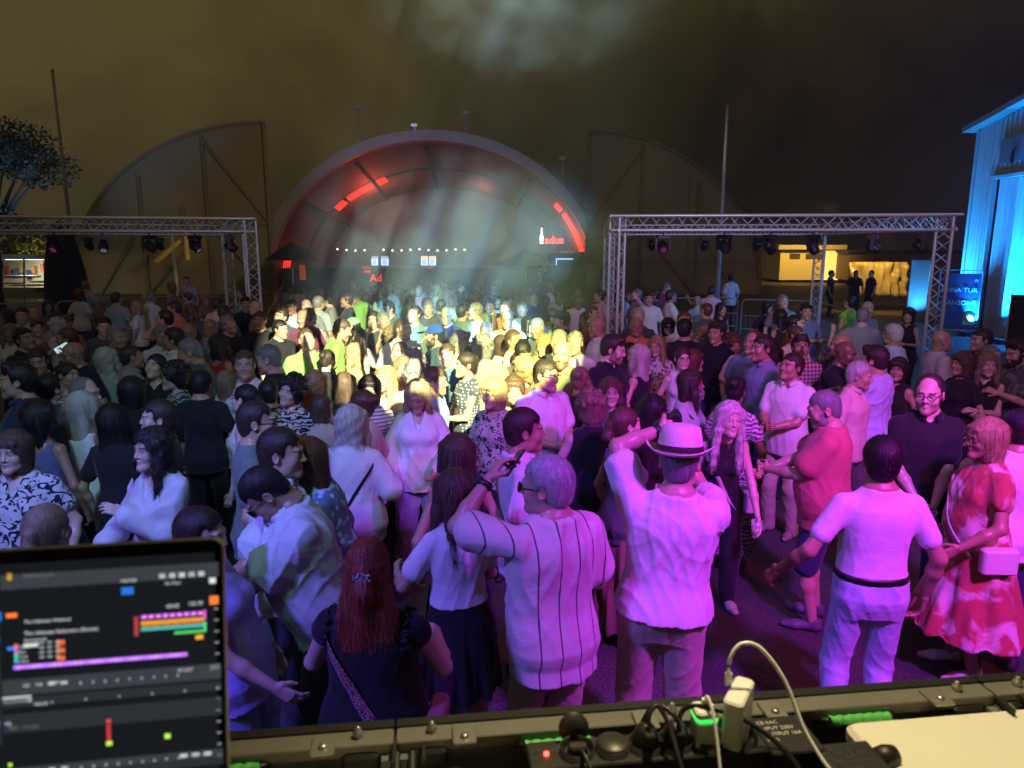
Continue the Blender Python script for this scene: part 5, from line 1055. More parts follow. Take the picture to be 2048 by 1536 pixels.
pe(1727, 616, 175, 'm', 'short', 'gy', 'tee', 'G', 'jeans', 'JD', 'broad person in a grey T-shirt with folded arms seen from behind, below the yellow vest', h=1.82, fat=1.3, arms=('front', (.34, -.12, 1.40)))
pe(1737, 604, 20, 'm', 'short', 'wh', 'tee', 'BL', 'trousers', 'K', 'white haired person hidden behind the broad one in grey', h=1.78)
pe(1701, 592, -150, 'm', 'crop', 'bk', 'tee', (.25, .75, .06), 'trousers', 'K', 'steward in a bright yellow green vest standing at the barrier', h=1.80, sleeve=0.02, fat=1.1)
pe(1693, 682, 30, 'm', 'bald', 'db', 'tee', 'K', 'trousers', 'K', 'bald person in black with a hand at the mouth', h=1.78, fat=1.15, sk='d', arms=('sip', 'hang'), hands=('fist', 'relax'), hy=10, hp=10)
pe(1682, 668, -80, 'm', 'bald', 'db', 'tee', 'DG', 'trousers', 'K', 'bald person in dark grey just behind the one with a hand at the mouth', h=1.80, sk='t')
pe(1722, 724, 40, 'm', 'short', 'wh', 'shirt', 'LP', 'trousers', 'DG', 'white haired person in a pale pink shirt behind the lilac long sleeved one', h=1.70)
pe(1798, 716, -60, 'f', 'bob', 'db', 'tank', 'K', 'trousers', 'K', 'person in black with a dark bob right of the lilac long sleeved shirt', h=1.62, sk='m')
o, A = pe(1603, 672, -12, 'm', 'quiff', 'bk', 'shirt', 'MA', 'jeans', 'JD', 'person in a purple checked shirt drinking from a bottle', h=1.78, pat='plaid', c2='LP', arms=('sip', 'hang'), hands=('grip', 'relax'), hp=-10, hy=0, sk='t')
held(A, -1, 'bottle', bottle, 'bottle at the lips of the person in the purple checked shirt', 'bottle', (0, 0, 0), False)
pe(1526, 671, -68, 'm', 'short', 'db', 'polo', (.22, .26, .36), 'jeans', 'JD', 'tall person in a blue grey polo in profile, left of the white polo shirt', h=1.84, hy=-6, hp=-2, sk='t')
pe(1507, 662, -40, 'm', 'receding', 'rb', 'tee', 'BL', 'jeans', 'JD', 'reddish faced person in blue behind the blue grey polo shirt', h=1.80, fat=1.1, sk='m')
pe(1548, 690, 150, 'f', 'long', 'bk', 'tee', 'LP', 'jeans', 'JD', 'person in pink half hidden between the blue grey and the white polo shirts', h=1.66)
pe(1559, 618, -150, 'f', 'verylong', 'bk', 'strap', 'K', 'longskirt', 'K', 'person in black with very long black hair before the barrier on the right', h=1.72, flare=.04)
pe(1567, 590, -15, 'm', 'short', 'gy', 'tee', 'G', 'trousers', 'DG', 'grey haired person in a grey T-shirt behind the one with very long black hair', h=1.82)
pe(1536, 602, 20, 'f', 'bob', 'bk', 'tee', 'K', 'trousers', 'K', 'small dark figure behind the barrier bars on the right', h=1.66)
pe(1462, 548, -160, 'm', 'short', 'db', 'shirt', (.62, .66, .78), 'trousers', 'K', 'person in a pale shirt standing alone beside the right flagpole', h=1.80)
pe(1424, 572, 165, 'm', 'short', 'bk', 'tee', 'LP', 'trousers', 'K', 'person pointing left beside the right flagpole', h=1.78, arms=('hang', 'point'))
pe(1395, 592, 170, 'f', 'pony', 'bl', 'tee', 'TE', 'jeans', 'JB', 'person in teal with a blonde pony tail at the right barrier', h=1.64)
pe(1412, 606, -150, 'm', 'crop', 'rb', 'tee', 'DG', 'trousers', 'K', 'person in dark grey with reddish hair, below the pointing one', h=1.78)
pe(1443, 606, 20, 'f', 'long', 'bk', 'tank', 'K', 'trousers', 'K', 'person in black with long black hair near the right flagpole foot', h=1.66)
pe(1343, 580, 92, 'm', 'short', 'db', 'polo', 'W', 'jeans', 'N', 'person in a white polo shirt in profile against the barrier', h=1.82, fat=1.12, arms=('front', 'front'), sk='t')
pe(1334, 566, 40, 'm', 'short', 'gy', 'tee', 'MA', 'trousers', 'DG', 'dim person in dark red behind the white polo shirt at the barrier', h=1.78)
pe(1371, 638, 178, 'm', 'short', 'bk', 'tee', 'K', 'trousers', 'K', 'dark haired person in black with faint green print seen from behind', h=1.82, fat=1.2)
pe(1369, 624, 0, 'm', 'crop', 'rb', 'tee', 'W', 'trousers', 'N', 'person in white peeking out behind the dark haired back', h=1.84)
o, A = pe(1432, 644, -30, 'm', 'quiff', 'db', 'tee', 'K', 'jeans', 'JD', 'young person in a black T-shirt with a small round print', h=1.80, sk='m')
pe(1406, 654, -35, 'f', 'wavy', 'bl', 'strap', 'G', 'jeans', 'JD', 'person with wavy blonde hair and bare arm held to the face', h=1.68, arms=('cheek', 'hang'), sk='l')
pe(1467, 671, 5, 'f', 'curly', 'rb', 'dress', 'OL', 'skirt', 'OL', 'person in an olive dress with short reddish curls', h=1.64, arms=('belly', 'belly'))
pe(1388, 700, 80, 'f', 'bob', 'rb', 'tee', 'BL', 'jeans', 'JD', 'person with a red brown bob in a blue top, facing right', h=1.64, sk='m')
pe(1366, 694, 4, 'f', 'bun', 'db', 'tank', 'W', 'jeans', 'JB', 'person in a white sleeveless top with dark glasses, hair pulled back', h=1.68, glasses=1, hy=0, hp=0, vneck=False, sk='l', arms=('hang', 'back'))
o, A = pe(1384, 740, 58, 'f', 'long', 'db', 'flutter', (.40, .46, .42), 'trousers', 'K', 'person with straight dark hair and a pale lace top with a black bag strap', h=1.67, hy=22, sk='t', arms=('belly', 'hang'), loose=.02)
strap(A, -1, .022, None, 'shoulder_bag', 'bag on a black strap across the pale lace top', col=(.02, .02, .02))
pe(1337, 636, 0, 'f', 'bob', 'bk', 'tee', 'K', 'trousers', 'K', 'person in black with a black fringe and sunglasses', h=1.70, glasses='sun', hy=-5)
pe(1314, 672, -25, 'f', 'long', 'bl', 'flutter', (.50, .48, .50), 'jeans', 'JD', 'person with blonde hair in a pale flowered top right of the orange shirt', h=1.66, pat='floral', c2='MA', sk='l')
pe(1273, 634, 0, 'm', 'bald', 'gy', 'tee', 'OR', 'trousers', 'K', 'bald person with lit up party glasses in an orange V neck', h=1.80, fat=1.12, hy=0, hp=-4, glasses=1, vneck=True, sk='t')
pe(1277, 616, -20, 'm', 'short', 'wh', 'tee', 'DG', 'trousers', 'K', 'white haired person right behind the orange V neck', h=1.84)
pe(1258, 686, 178, 'f', 'bob', 'bk', 'tee', 'K', 'trousers', 'K', 'person with black hair left of the platinum blonde one', h=1.62)
pe(1276, 690, -128, 'f', 'verylong', 'pl', 'strap', 'K', 'trousers', 'K', 'person with very long platinum hair and a black strappy top, turned to the bearded one', h=1.72, hy=6, hp=0, sk='l', hvar=0, arms=((-.1, -.24, 1.15), (.20, -.24, 1.05)))
pe(1228, 671, 42, 'm', 'quiff', 'db', 'polo', 'K', 'trousers', 'K', 'tall bearded person in a black polo shirt looking down at the platinum blonde one', h=1.88, fat=1.12, hy=28, hp=14, beard=.6, sk='l', fold=.8)
pe(1222, 756, 2, 'f', 'longfront', 'br', 'tee', 'DG', 'trousers', 'K', 'young person with long centre parted brown hair looking straight at the camera', h=1.64, hy=0, hp=2, sk='l', lod=0)
pe(1160, 734, 165, 'f', 'bun', 'lb', 'tee', 'K', 'trousers', 'K', 'person with pinned up dark blonde hair in black, seen from behind', h=1.68, hp=4)
pe(1184, 782, 178, 'f', 'curly', 'lb', 'tank', 'K', 'longskirt', 'K', 'person with messy pinned blonde hair and a black wrap dress, seen from behind', h=1.70, hp=2, fat=1.1, flare=.03, sk='l', arms=((-.26, -.04, .9), (.2, -.2, 1.05)), vneck=False, lod=0)
pe(1252, 815, 112, 'f', 'pony', 'br', 'strap', 'DG', 'longskirt', 'BR', 'person with a brown pony tail in profile looking up to the right', h=1.68, hy=0, hp=-8, sk='l', flare=.04, arms=('belly', 'hang'), lod=0)
pe(1306, 790, 175, 'f', 'verylong', 'bk', 'tee', 'K', 'trousers', 'K', 'person with long black hair in black behind the raised arm of the trilby wearer', h=1.68, hp=8)
pe(1195, 634, -78, 'm', 'bald', 'gy', 'shirt', 'W', 'trousers', 'BE', 'bald person in an open white shirt in profile facing left', h=1.82, fat=1.1, hy=0, sk='m')
pe(1150, 663, -12, 'm', 'crop', 'gy', 'tee', 'W', 'jeans', 'JB', 'person with cropped grey hair in a white collarless shirt with small buttons', h=1.80, hy=0, hp=-6, vneck=True, vdepth=.07, sk='m')
pe(1171, 624, -30, 'f', 'long', 'br', 'tank', 'MA', 'trousers', 'K', 'person in a dark red top with long brown hair before the right truss leg', h=1.66)
pe(1186, 612, 60, 'm', 'short', 'rb', 'tee', 'BR', 'trousers', 'K', 'red haired person beside the front left leg of the right gantry', h=1.78)
pe(1118, 583, 10, 'm', 'short', 'db', 'shirt', 'W', 'trousers', 'N', 'person in a white shirt, left one of three in white before the dark booth', h=1.78, sk='d')
pe(1157, 588, 5, 'm', 'short', 'bk', 'shirt', 'W', 'trousers', 'N', 'person in open white shirt, right one of three in white before the booth', h=1.80, sk='d')
pe(1136, 600, 170, 'f', 'bob', 'db', 'tee', 'W', 'skirt', 'K', 'person in white from behind, middle one of three in white before the booth', h=1.66)
pe(1154, 572, 0, 'm', 'crop', 'bk', 'tee', 'DG', 'trousers', 'K', 'dim dark figure behind the three in white', h=1.82, sk='d')
pe(1198, 580, -60, 'm', 'short', 'bk', 'shirt', 'LP', 'trousers', 'K', 'dim person in pale pink just left of the right truss leg', h=1.80)
pe(1106, 617, 92, 'm', 'short', 'db', 'tee', 'LB', 'trousers', 'N', 'person in pale blue behind the dark cap', h=1.80)
pe(1123, 622, -88, 'm', 'crop', 'db', 'tee', 'K', 'trousers', 'K', 'person in black with a dark baseball cap facing left', h=1.80, hat='cap', hatcol=(.03, .035, .05), sk='m')
# ---- lit by the beam, right half
pe(1118, 660, -25, 'm', 'crop', 'gy', 'tee', 'N', 'trousers', 'K', 'person in navy with cropped grey hair at the right rim of the light beam', h=1.80, sk='m')
pe(1124, 680, -8, 'm', 'bald', 'db', 'tee', 'OL', 'trousers', 'K', 'broad bald person with a goatee and olive T-shirt, right rim of the beam', h=1.86, fat=1.2, beard=.7, hy=-6, hp=4, sk='m')
o, A = pe(1093, 720, 30, 'm', 'crop', 'db', 'polo', 'W', 'trousers', 'BE', 'smiling person with dark glasses in a white polo shirt with a dark collar stripe', h=1.80, fat=1.18, hy=22, hp=4, glasses=1, smile=2, sk='m', lod=0, arms=('belly', 'belly'), hands=('grip', 'grip'))
pe(1056, 717, 30, 'f', 'bigcurly', 'bl', 'tee', 'RD', 'jeans', 'JD', 'person with big blonde curls behind the smiling one in the white polo shirt', h=1.66)
pe(1028, 753, -4, 'f', 'bob', 'br', 'tee', 'W', 'trousers', 'DG', 'person with round glasses and short brown fringe in white', h=1.64, glasses=1, hy=8, sk='l')
pe(1050, 818, 98, 'm', 'short', 'db', 'shirt', (.72, .70, .68), 'trousers', 'BE', 'person in a white shirt with dark combed back hair, profile to the right', h=1.80, hy=0, hp=2, sk='t', loose=.02, hvar=1, lod=0)
o, A67 = pe(986, 757, -32, 'f', 'bob', 'bl', 'long', (.42, .46, .40), 'longskirt', 'K', 'person with glasses, short blonde hair and a black and white leopard patterned blouse', h=1.68, glasses=1, hy=-6, hp=4, pat='leopard', c2=(.02, .025, .025), collar=False, vneck=True, sk='m', fat=1.15, flare=.03, arms=('belly', 'hang'), lod=0)
o, A65 = pe(930, 705, -62, 'f', 'bun', 'db', 'dress', (.05, .06, .10), 'skirt', 'K', 'person in a sleeveless dark dress with white polka dots, hands folded, facing left', h=1.70, hy=-2, hp=0, pat='dots', c2='W', sleeve=0.02, dhem=.45, sk='m', arms=((.02, -.28, 1.12), (.03, -.28, 1.10)), hands=('grip', 'grip'), fat=1.1)
pe(947, 692, 40, 'f', 'short', 'br', 'tee', 'BE', 'jeans', 'JD', 'person shading the eyes with a spread hand', h=1.66, arms=('hang', (.10, -.20, 1.58)), hands=('relax', 'spread'), palm=(None, (0, 1, 0)), hy=10)
pe(964, 673, 172, 'm', 'curly', 'gy', 'tee', (.28, .25, .20), 'trousers', 'K', 'broad person in a brown grey T-shirt with curly grey hair, seen from behind', h=1.78, fat=1.3)
o, A64 = pe(921, 663, 62, 'm', 'quiff', 'gy', 'shirt', 'W', 'trousers', 'BE', 'person with a grey beard, glasses and an open white shirt facing right', h=1.80, glasses=1, beard=.8, hy=8, hp=14, sk='m')
o, A59 = pe(868, 650, -72, 'm', 'crop', 'bk', 'tee', (.05, .09, .14), 'jeans', 'JD', 'person in a blue baseball cap and navy T-shirt drinking from a bottle', h=1.80, fat=1.15, hat='cap', hatcol=(.02, .08, .38), beard=.8, hy=-4, arms=((-.06, -.32, 1.36), 'hang'), hands=('grip', 'relax'), sk='m')
held(A59, -1, 'bottle', bottle, 'dark bottle in the hand of the person in the blue baseball cap', 'bottle', (0, 0, 0), False)
pe(893, 615, -16, 'm', 'crop', 'wh', 'tee', (.04, .06, .16), 'jeans', 'JD', 'person with white hair and glasses in a navy V neck', h=1.80, glasses=1, hy=0, hp=2, vneck=True, sk='l')
pe(950, 606, -75, 'm', 'short', 'gy', 'shirt', 'LB', 'jeans', 'JB', 'person in a light blue shirt in sharp profile facing left', h=1.82, hy=0, sk='m', fat=1.1)
pe(925, 608, 150, 'm', 'crop', 'bk', 'tee', (.10, .16, .18), 'trousers', 'K', 'person in dark teal with a yellow lit neck, left of the light blue shirt', h=1.80)
pe(882, 598, 165, 'm', 'crop', 'bk', 'tee', 'DG', 'trousers', 'K', 'person in dark grey seen from behind, above the one with white hair and glasses', h=1.78)
pe(856, 602, -10, 'm', 'crop', 'gy', 'tee', 'DG', 'trousers', 'K', 'grey haired dim person behind the lettered T-shirt', h=1.78)
o, A58 = pe(828, 612, -20, 'm', 'crop', 'db', 'tee', (.16, .26, .30), 'jeans', 'JD', 'person in a grey blue T-shirt with arched pale lettering', h=1.84, hp=-12, hy=-6, sk='m', fat=1.1)
for k, ch in enumerate('BRUSELS'):
    t = (k - 3) * .052; p = A58['tw']((t, -.142 + t * t * 1.2, .36 - t * t * 1.8)); c = text_obj('lettering', ch, .085, plain('shirt_print', (.62, .66, .6), .7), o, Vector([float(v) * A58['s'] for v in p]), (R(90), R(t * 160), R(-t * 130 * -1)), .001, 'CENTER')
pe(979, 597, 5, 'm', 'short', 'bk', 'tee', 'OL', 'trousers', 'K', 'person in olive with a band of light on the chest, far side of the beam', h=1.78)
pe(1010, 602, -15, 'm', 'crop', 'br', 'tee', 'OR', 'trousers', 'K', 'person in an orange T-shirt behind the pale striped shirt', h=1.80, sk='l')
pe(1044, 604, 0, 'm', 'short', 'br', 'shirt', (.62, .70, .60), 'trousers', 'DG', 'person in a pale patterned shirt at the far right of the beam', h=1.80, sk='m')
pe(1014, 620, -14, 'm', 'receding', 'gy', 'shirt', (.50, .62, .66), 'jeans', 'JB', 'person with glasses in a pale blue green shirt with shadow bars over the face', h=1.84, fat=1.1, glasses=1, pat='vstripes', c2='W', hy=0, sk='m')
pe(972, 645, -8, 'm', 'short', 'gy', 'shirt', 'LB', 'jeans', 'JB', 'grey haired person left below the pale blue green shirt', h=1.72, sk='m')
pe(1074, 637, -50, 'm', 'crop', 'gy', 'tee', (.10, .14, .18), 'trousers', 'K', 'person in dark blue leaning left with short pale hair', h=1.78, lean=8)
pe(1058, 633, 30, 'f', 'long', 'bk', 'tee', 'DG', 'trousers', 'K', 'person with long dark hair behind the leaning dark blue one', h=1.68)
pe(1029, 660, 70, 'm', 'crop', 'br', 'shirt', 'CR', 'trousers', 'BE', 'person in a cream shirt with cropped light brown hair facing right', h=1.76)
pe(1005, 671, 60, 'f', 'bob', 'br', 'tee', 'CR', 'trousers', 'BE', 'person with a brown bob turned right next to the brown grey back', h=1.64)
pe(1047, 682, 176, 'm', 'quiff', 'bk', 'tee', 'DG', 'trousers', 'K', 'person with spiky black hair seen from behind in the beam', h=1.70)
o, A = pe(1088, 672, -40, 'f', 'wavy', 'bl', 'tee', (.10, .18, .36), 'trousers', 'K', 'person with wavy blonde hair in blue raising a plastic cup', h=1.66, arms=((-.18, -.25, 1.44), 'hang'), hands=('grip', 'relax'))
held(A, -1, 'plastic_cup', cup, 'plastic cup with a yellow drink raised in the middle of the beam', 'cup', (0, 0, 0), False)
# ---- lit by the beam, left half
pe(806, 637, 38, 'm', 'crop', 'br', 'shirt', 'W', 'jeans', 'JB', 'bearded person in a white shirt with shaved sides, looking right', h=1.84, fat=1.18, beard=.75, hy=12, hp=0, sk='m')
pe(798, 685, -14, 'm', 'receding', 'db', 'tee', 'W', 'jeans', 'JB', 'grinning person with closed eyes and head thrown back in white', h=1.74, smile=2, hp=-14, hy=0, sk='m')
pe(830, 702, 35, 'm', 'curly', 'gy', 'tee', 'TE', 'trousers', 'DG', 'person with curly grey hair turned right, above the shadow faced one', h=1.68)
pe(806, 714, 4, 'f', 'longfront', 'lb', 'blouse', 'W', 'jeans', 'JB', 'person with centre parted light brown hair in white looking at the camera', h=1.66, hy=0, sk='l')
pe(828, 727, 3, 'm', 'curly', 'gy', 'tee', (.30, .36, .40), 'jeans', 'JD', 'grey haired person with folded brow right behind the bright blonde one', h=1.68, hy=0, hp=6, pat='bigfloral', c2='YE')
o, A53 = pe(834, 762, 4, 'f', 'longfront', 'bl', 'blouse', (.70, .74, .78), 'jeans', (.20, .28, .40), 'person with bright long blonde hair in an oversized white blouse and jeans, looking down', h=1.70, hy=-4, hp=22, hvar=1, loose=.034, hem=.80, arms=((-.24, -.16, .93), (.16, -.24, 1.02)), legw=1.2, sk='m', shoecol=(.7, .7, .68), vdepth=.17, lod=0)
pe(738, 752, 12, 'f', 'bob', 'bk', 'tee', 'W', 'trousers', 'K', 'person with black hair in a white and red striped T-shirt', h=1.66, pat='stripes', c2=(.40, .06, .05), hy=-6, sk='m', arms=('belly', 'belly'))
pe(721, 781, -105, 'f', 'bun', 'rb', 'tee', (.62, .66, .55), 'trousers', 'K', 'person with a dark red clipped updo in profile to the left', h=1.66, hy=0, hp=-4, sk='l')
pe(580, 754, -16, 'f', 'curly', 'bk', 'flutter', (.50, .50, .48), 'trousers', 'K', 'person with a dark curly mane and black and white patterned top tilting the head', h=1.68, ro=14, hy=0, hp=-4, pat='zebra', c2='K', sk='l', fat=1.15)
pe(628, 742, 160, 'f', 'wavy', 'bl', 'tank', 'W', 'trousers', 'CR', 'blonde person in pale trousers seen from behind at the left rim of the beam', h=1.64)
pe(705, 688, -88, 'f', 'wavy', 'bl', 'tank', (.45, .60, .15), 'trousers', 'K', 'person with blonde hair in a yellow green top in profile to the left', h=1.66, hy=0, arms=((-.18, -.30, 1.10), 'hang'), sk='m')
pe(714, 654, 20, 'f', 'long', 'bk', 'tee', (.60, .62, .60), 'trousers', 'K', 'person with long black hair between the green shirts and the yellow green top', h=1.68, hy=-10)
pe(612, 659, 35, 'm', 'crop', 'br', 'shirt', 'GN', 'trousers', 'K', 'person in a green shirt with the face turned up, front one of two in green', h=1.80, hp=-18, hy=0, vdepth=.14, sk='m', fat=1.15, collar=False)
pe(684, 639, 105, 'm', 'crop', 'br', 'tee', (.22, .46, .10), 'trousers', 'K', 'person in a green T-shirt bending towards the green cap, rear one of two in green', h=1.84, lean=12, hp=10, hy=0, sk='m', fat=1.1)
pe(704, 636, -60, 'm', 'crop', 'db', 'tee', 'K', 'trousers', 'K', 'person in a pale green baseball cap and black T-shirt', h=1.76, hat='cap', hatcol=(.22, .42, .25), sk='m')
pe(745, 622, -10, 'm', 'crop', 'db', 'tee', 'W', 'trousers', 'K', 'person in a white T-shirt whose chin alone is lit by the beam', h=1.80)
pe(767, 624, 4, 'm', 'crop', 'gy', 'tee', 'DG', 'trousers', 'K', 'person in dark grey holding up an open palm', h=1.80, arms=('chin', 'hang'), hands=('spread', 'relax'), palm=((0, -1, 0), None))
pe(776, 602, -15, 'm', 'short', 'db', 'tee', (.08, .12, .12), 'trousers', 'K', 'dim person in dark green above the open palm', h=1.82)
pe(783, 655, 175, 'f', 'curly', 'lb', 'tee', 'LP', 'trousers', 'K', 'person with blonde curls left behind the bearded white shirt', h=1.62)
pe(655, 700, 165, 'f', 'bun', 'db', 'tee', 'K', 'trousers', 'K', 'dark person seen from behind between the front green shirt and the yellow green top', h=1.6)
pe(690, 745, 170, 'f', 'long', 'br', 'tank', 'K', 'trousers', 'K', 'person in black seen from behind at the lower left of the beam', h=1.60)
pe(770, 735, -40, 'f', 'wavy', 'bl', 'blouse', (.70, .74, .72), 'jeans', 'JB', 'person with blonde waves in a white blouse left of the centre parted one', h=1.62)
pe(870, 735, 70, 'm', 'short', 'br', 'tee', 'BL', 'trousers', 'K', 'person in blue with a yellow flower clip, between bright blonde hair and polka dots', h=1.68)
pe(893, 688, -30, 'm', 'crop', 'br', 'tee', (.08, .14, .20), 'jeans', 'JD', 'person in dark blue just right of the blue cap', h=1.72)
# ---- left part of the crowd
o, A36 = pe(488, 702, 12, 'm', 'crop', 'br', 'tee', 'W', 'trousers', 'DG', 'person with closed eyes and very short hair in a bright white T-shirt', h=1.80, fat=1.12, hy=2, hp=-4, sk='m', vneck=False)
pe(534, 690, -85, 'm', 'crop', 'gy', 'tee', 'K', 'trousers', 'K', 'person in black in profile to the left, right of the bright white T-shirt', h=1.84, sk='m', fat=1.15, hp=10)
pe(487, 770, -95, 'f', 'pony', 'bk', 'tank', 'W', 'trousers', 'K', 'black haired person in a white sleeveless top facing left below the bright white T-shirt', h=1.66, glasses=1, sk='l')
pe(512, 803, 105, 'm', 'crop', 'db', 'tee', (.16, .20, .19), 'trousers', 'DG', 'person in a grey green T-shirt with glasses, profile to the right', h=1.80, fat=1.1, glasses=1, hy=0, hp=2, sk='m', lod=0)
pe(438, 668, 150, 'f', 'verylong', 'db', 'sundress', (.34, .03, .03), 'longskirt', 'RD', 'person with bare shoulders in a dark red dress seen from behind', h=1.70, dhem=.2, sk='t')
pe(420, 640, 170, 'f', 'bob', 'lb', 'tee', 'G', 'trousers', 'K', 'dim grey person with light bob above the dark red dress', h=1.66)
o, A26 = pe(345, 727, -52, 'f', 'curly', 'bk', 'tee', (.22, .30, .28), 'trousers', 'OL', 'person with short black curls, glasses and a green patterned blouse', h=1.68, glasses=1, hy=-6, hp=0, pat='zebra', c2=(.02, .03, .03), sk='l', fat=1.1)
strap(A26, -1, .02, plain('strap_olive', (.22, .26, .16), .6), 'shoulder_bag', 'olive green bag of the person with short black curls', bag=(.30, .10, .24), col=(.20, .24, .15))
pe(309, 710, -5, 'f', 'bun', 'bk', 'tee', 'K', 'trousers', 'K', 'person in black with dark hair looking up, left of the short black curls', h=1.70, hp=-16, sk='l', vneck=True)
pe(376, 678, -72, 'm', 'crop', 'gy', 'shirt', 'DG', 'trousers', 'K', 'large person in a dark grey shirt bowing to the left', h=1.84, fat=1.25, lean=5, hp=12, sk='t')
pe(343, 656, -65, 'm', 'short', 'db', 'shirt', 'W', 'trousers', 'N', 'person in an open white shirt with brown hair, facing the large bowing one', h=1.80, sk='t')
pe(323, 650, 40, 'm', 'short', 'gy', 'shirt', (.50, .56, .62), 'trousers', 'N', 'grey haired person in a pale striped shirt left of the open white shirt', h=1.80, pat='vstripes', c2='W')
pe(377, 648, 170, 'f', 'bob', 'lb', 'tee', 'OL', 'trousers', 'K', 'person with a sandy bob behind the large bowing one', h=1.66)
o, A13 = pe(232, 651, 55, 'm', 'crop', 'gy', 'polo', 'K', 'trousers', 'K', 'large person in a black polo shirt with grey temples and red face, facing right', h=1.86, fat=1.2, hy=10, sk='t')
pe(206, 634, 10, 'm', 'short', 'bk', 'tee', 'DG', 'trousers', 'K', 'dim person in dark grey behind the large black polo shirt', h=1.80)
o, A27 = pe(211, 696, -160, 'f', 'wavy', 'pl', 'tee', (.40, .44, .40), 'trousers', 'K', 'person with long fair hair drinking, under the large black polo shirt', h=1.68, arms=('hang', 'sip'))
pe(142, 684, -20, 'm', 'bald', 'gy', 'tee', 'K', 'trousers', 'K', 'bald person with glasses in black on the left', h=1.78, glasses=1, sk='t')
pe(131, 655, -60, 'm', 'crop', 'rb', 'tee', 'K', 'trousers', 'K', 'red faced person in black above the bald one with glasses', h=1.80, sk='t')
o, A18 = pe(47, 656, 70, 'm', 'short', 'bk', 'tee', 'K', 'trousers', 'K', 'dark haired person in black holding up a glowing phone on the left', h=1.80, arms=((-.02, -.42, 1.50), 'hang'), hands=('grip', 'relax'))
held(A18, -1, 'phone', lambda e: phone(e, True), 'glowing phone held up in the dark left part of the crowd', 'phone', (0, .02, -.02))
pe(18, 648, 10, 'f', 'long', 'lb', 'blouse', 'W', 'trousers', 'K', 'person in a white blouse at the left edge, under the barrier', h=1.66)
pe(72, 640, 30, 'f', 'bun', 'db', 'strap', 'BR', 'trousers', 'K', 'dim person raising an arm before the left barrier', h=1.68, arms=('hang', 'wave'))
pe(73, 697, 0, 'm', 'short', 'db', 'tee', 'N', 'trousers', 'K', 'dark person in navy right below the glowing phone', h=1.74)
pe(117, 638, 160, 'f', 'curly', 'wh', 'tee', 'W', 'trousers', 'K', 'person with white hair seen from behind on the left', h=1.68)
pe(158, 578, 178, 'f', 'wavy', 'rb', 'tee', 'W', 'jeans', 'JD', 'person with long red brown hair and a white T-shirt standing tall on the left', h=1.74)
pe(172, 562, 175, 'm', 'crop', 'gy', 'tee', 'LB', 'trousers', 'K', 'person in a pale blue T-shirt seen from behind beside the left flagpole', h=1.80)
pe(232, 584, 172, 'm', 'crop', 'db', 'tee', (.30, .36, .42), 'trousers', 'K', 'person in a grey blue T-shirt seen from behind at the left barrier', h=1.80)
pe(303, 583, 165, 'm', 'crop', 'gy', 'tee', (.52, .60, .60), 'trousers', 'K', 'person in a pale mint T-shirt leaning on the left barrier', h=1.78, lean=8)
pe(344, 564, 100, 'f', 'wavy', 'lb', 'tee', 'G', 'trousers', 'K', 'dim person with light hair in grey beyond the left barrier', h=1.74)
pe(372, 553, -5, 'm', 'crop', 'bk', 'tee', (.50, .56, .74), 'trousers', 'K', 'person in a pale T-shirt facing the camera beyond the left barrier', h=1.80)
pe(385, 610, 165, 'f', 'wavy', 'br', 'tee', 'DG', 'trousers', 'K', 'person with long wavy brown hair in dark grey at the left barrier', h=1.70)
pe(328, 620, -75, 'm', 'short', 'bk', 'tee', 'BR', 'trousers', 'K', 'dark haired person raising both hands before the left barrier', h=1.80, arms=('chin', 'cheek'))
pe(491, 593, 30, 'm', 'short', 'bk', 'tee', 'K', 'trousers', 'K', 'dark haired person in black left of the left gantry front leg', h=1.80)
pe(518, 623, 0, 'm', 'crop', 'rb', 'tee', 'K', 'trousers', 'K', 'person in black with a ruddy face at the foot of the left gantry leg', h=1.80, sk='t')
pe(456, 631, 60, 'm', 'short', 'gy', 'tee', 'K', 'trousers', 'K', 'person in black looking right under the rear leg of the left gantry', h=1.78, sk='t')
pe(447, 610, 170, 'm', 'short', 'db', 'tee', 'DG', 'trousers', 'K', 'dim person seen from behind at the rear leg of the left gantry', h=1.80)
pe(134, 726, 48, 'f', 'bun', 'bk', 'blouse', (.52, .52, .50), 'trousers', 'K', 'person with a dark bun and a pale striped scarf collar', h=1.66, pat='stripes', c2='DG', sk='m')
o, A30 = pe(168, 756, 78, 'm', 'receding', 'gy', 'shirt', 'DG', 'trousers', 'K', 'person with glasses, purple lit high forehead, facing right on the left side', h=1.74, glasses=1, hy=8, sk='l')
pe(165, 783, 168, 'f', 'long', 'pl', 'strap', 'W', 'trousers', 'K', 'person with straight ash blonde hair and a shiny white strappy top, seen from behind', h=1.66, hvar=0, sk='t', lod=0)
pe(30, 727, -55, 'm', 'quiff', 'bk', 'polo', 'N', 'trousers', 'K', 'large person in a navy polo shirt with thick black hair at the left edge', h=1.86, fat=1.2, sk='m', hy=-10)
pe(263, 754, 175, 'f', 'bob', 'bk', 'tee', 'K', 'trousers', 'K', 'person with black hair in black seen from behind, left of the looking up one', h=1.68)
pe(312, 802, -62, 'f', 'short', 'db', 'tee', 'K', 'trousers', 'OL', 'person in a black T-shirt with sunglasses pushed into short brown hair', h=1.70, fat=1.1, hp=-4, sk='l', arms=('hang', (.02, -.25, 1.0)), lod=0)
o, A34 = pe(300, 858, -18, 'f', 'wavy', 'bk', 'blouse', (.56, .54, .60), 'trousers', 'DG', 'person with wavy black hair and hoop earrings in a shimmering pale blouse', h=1.68, hy=-10, hp=-2, hvar=0, sk='l', arms=((-.24, -.22, 1.04), (-.06, -.22, 1.26)), hands=('fist', 'relax'), vdepth=.18, loose=.028, lod=0)
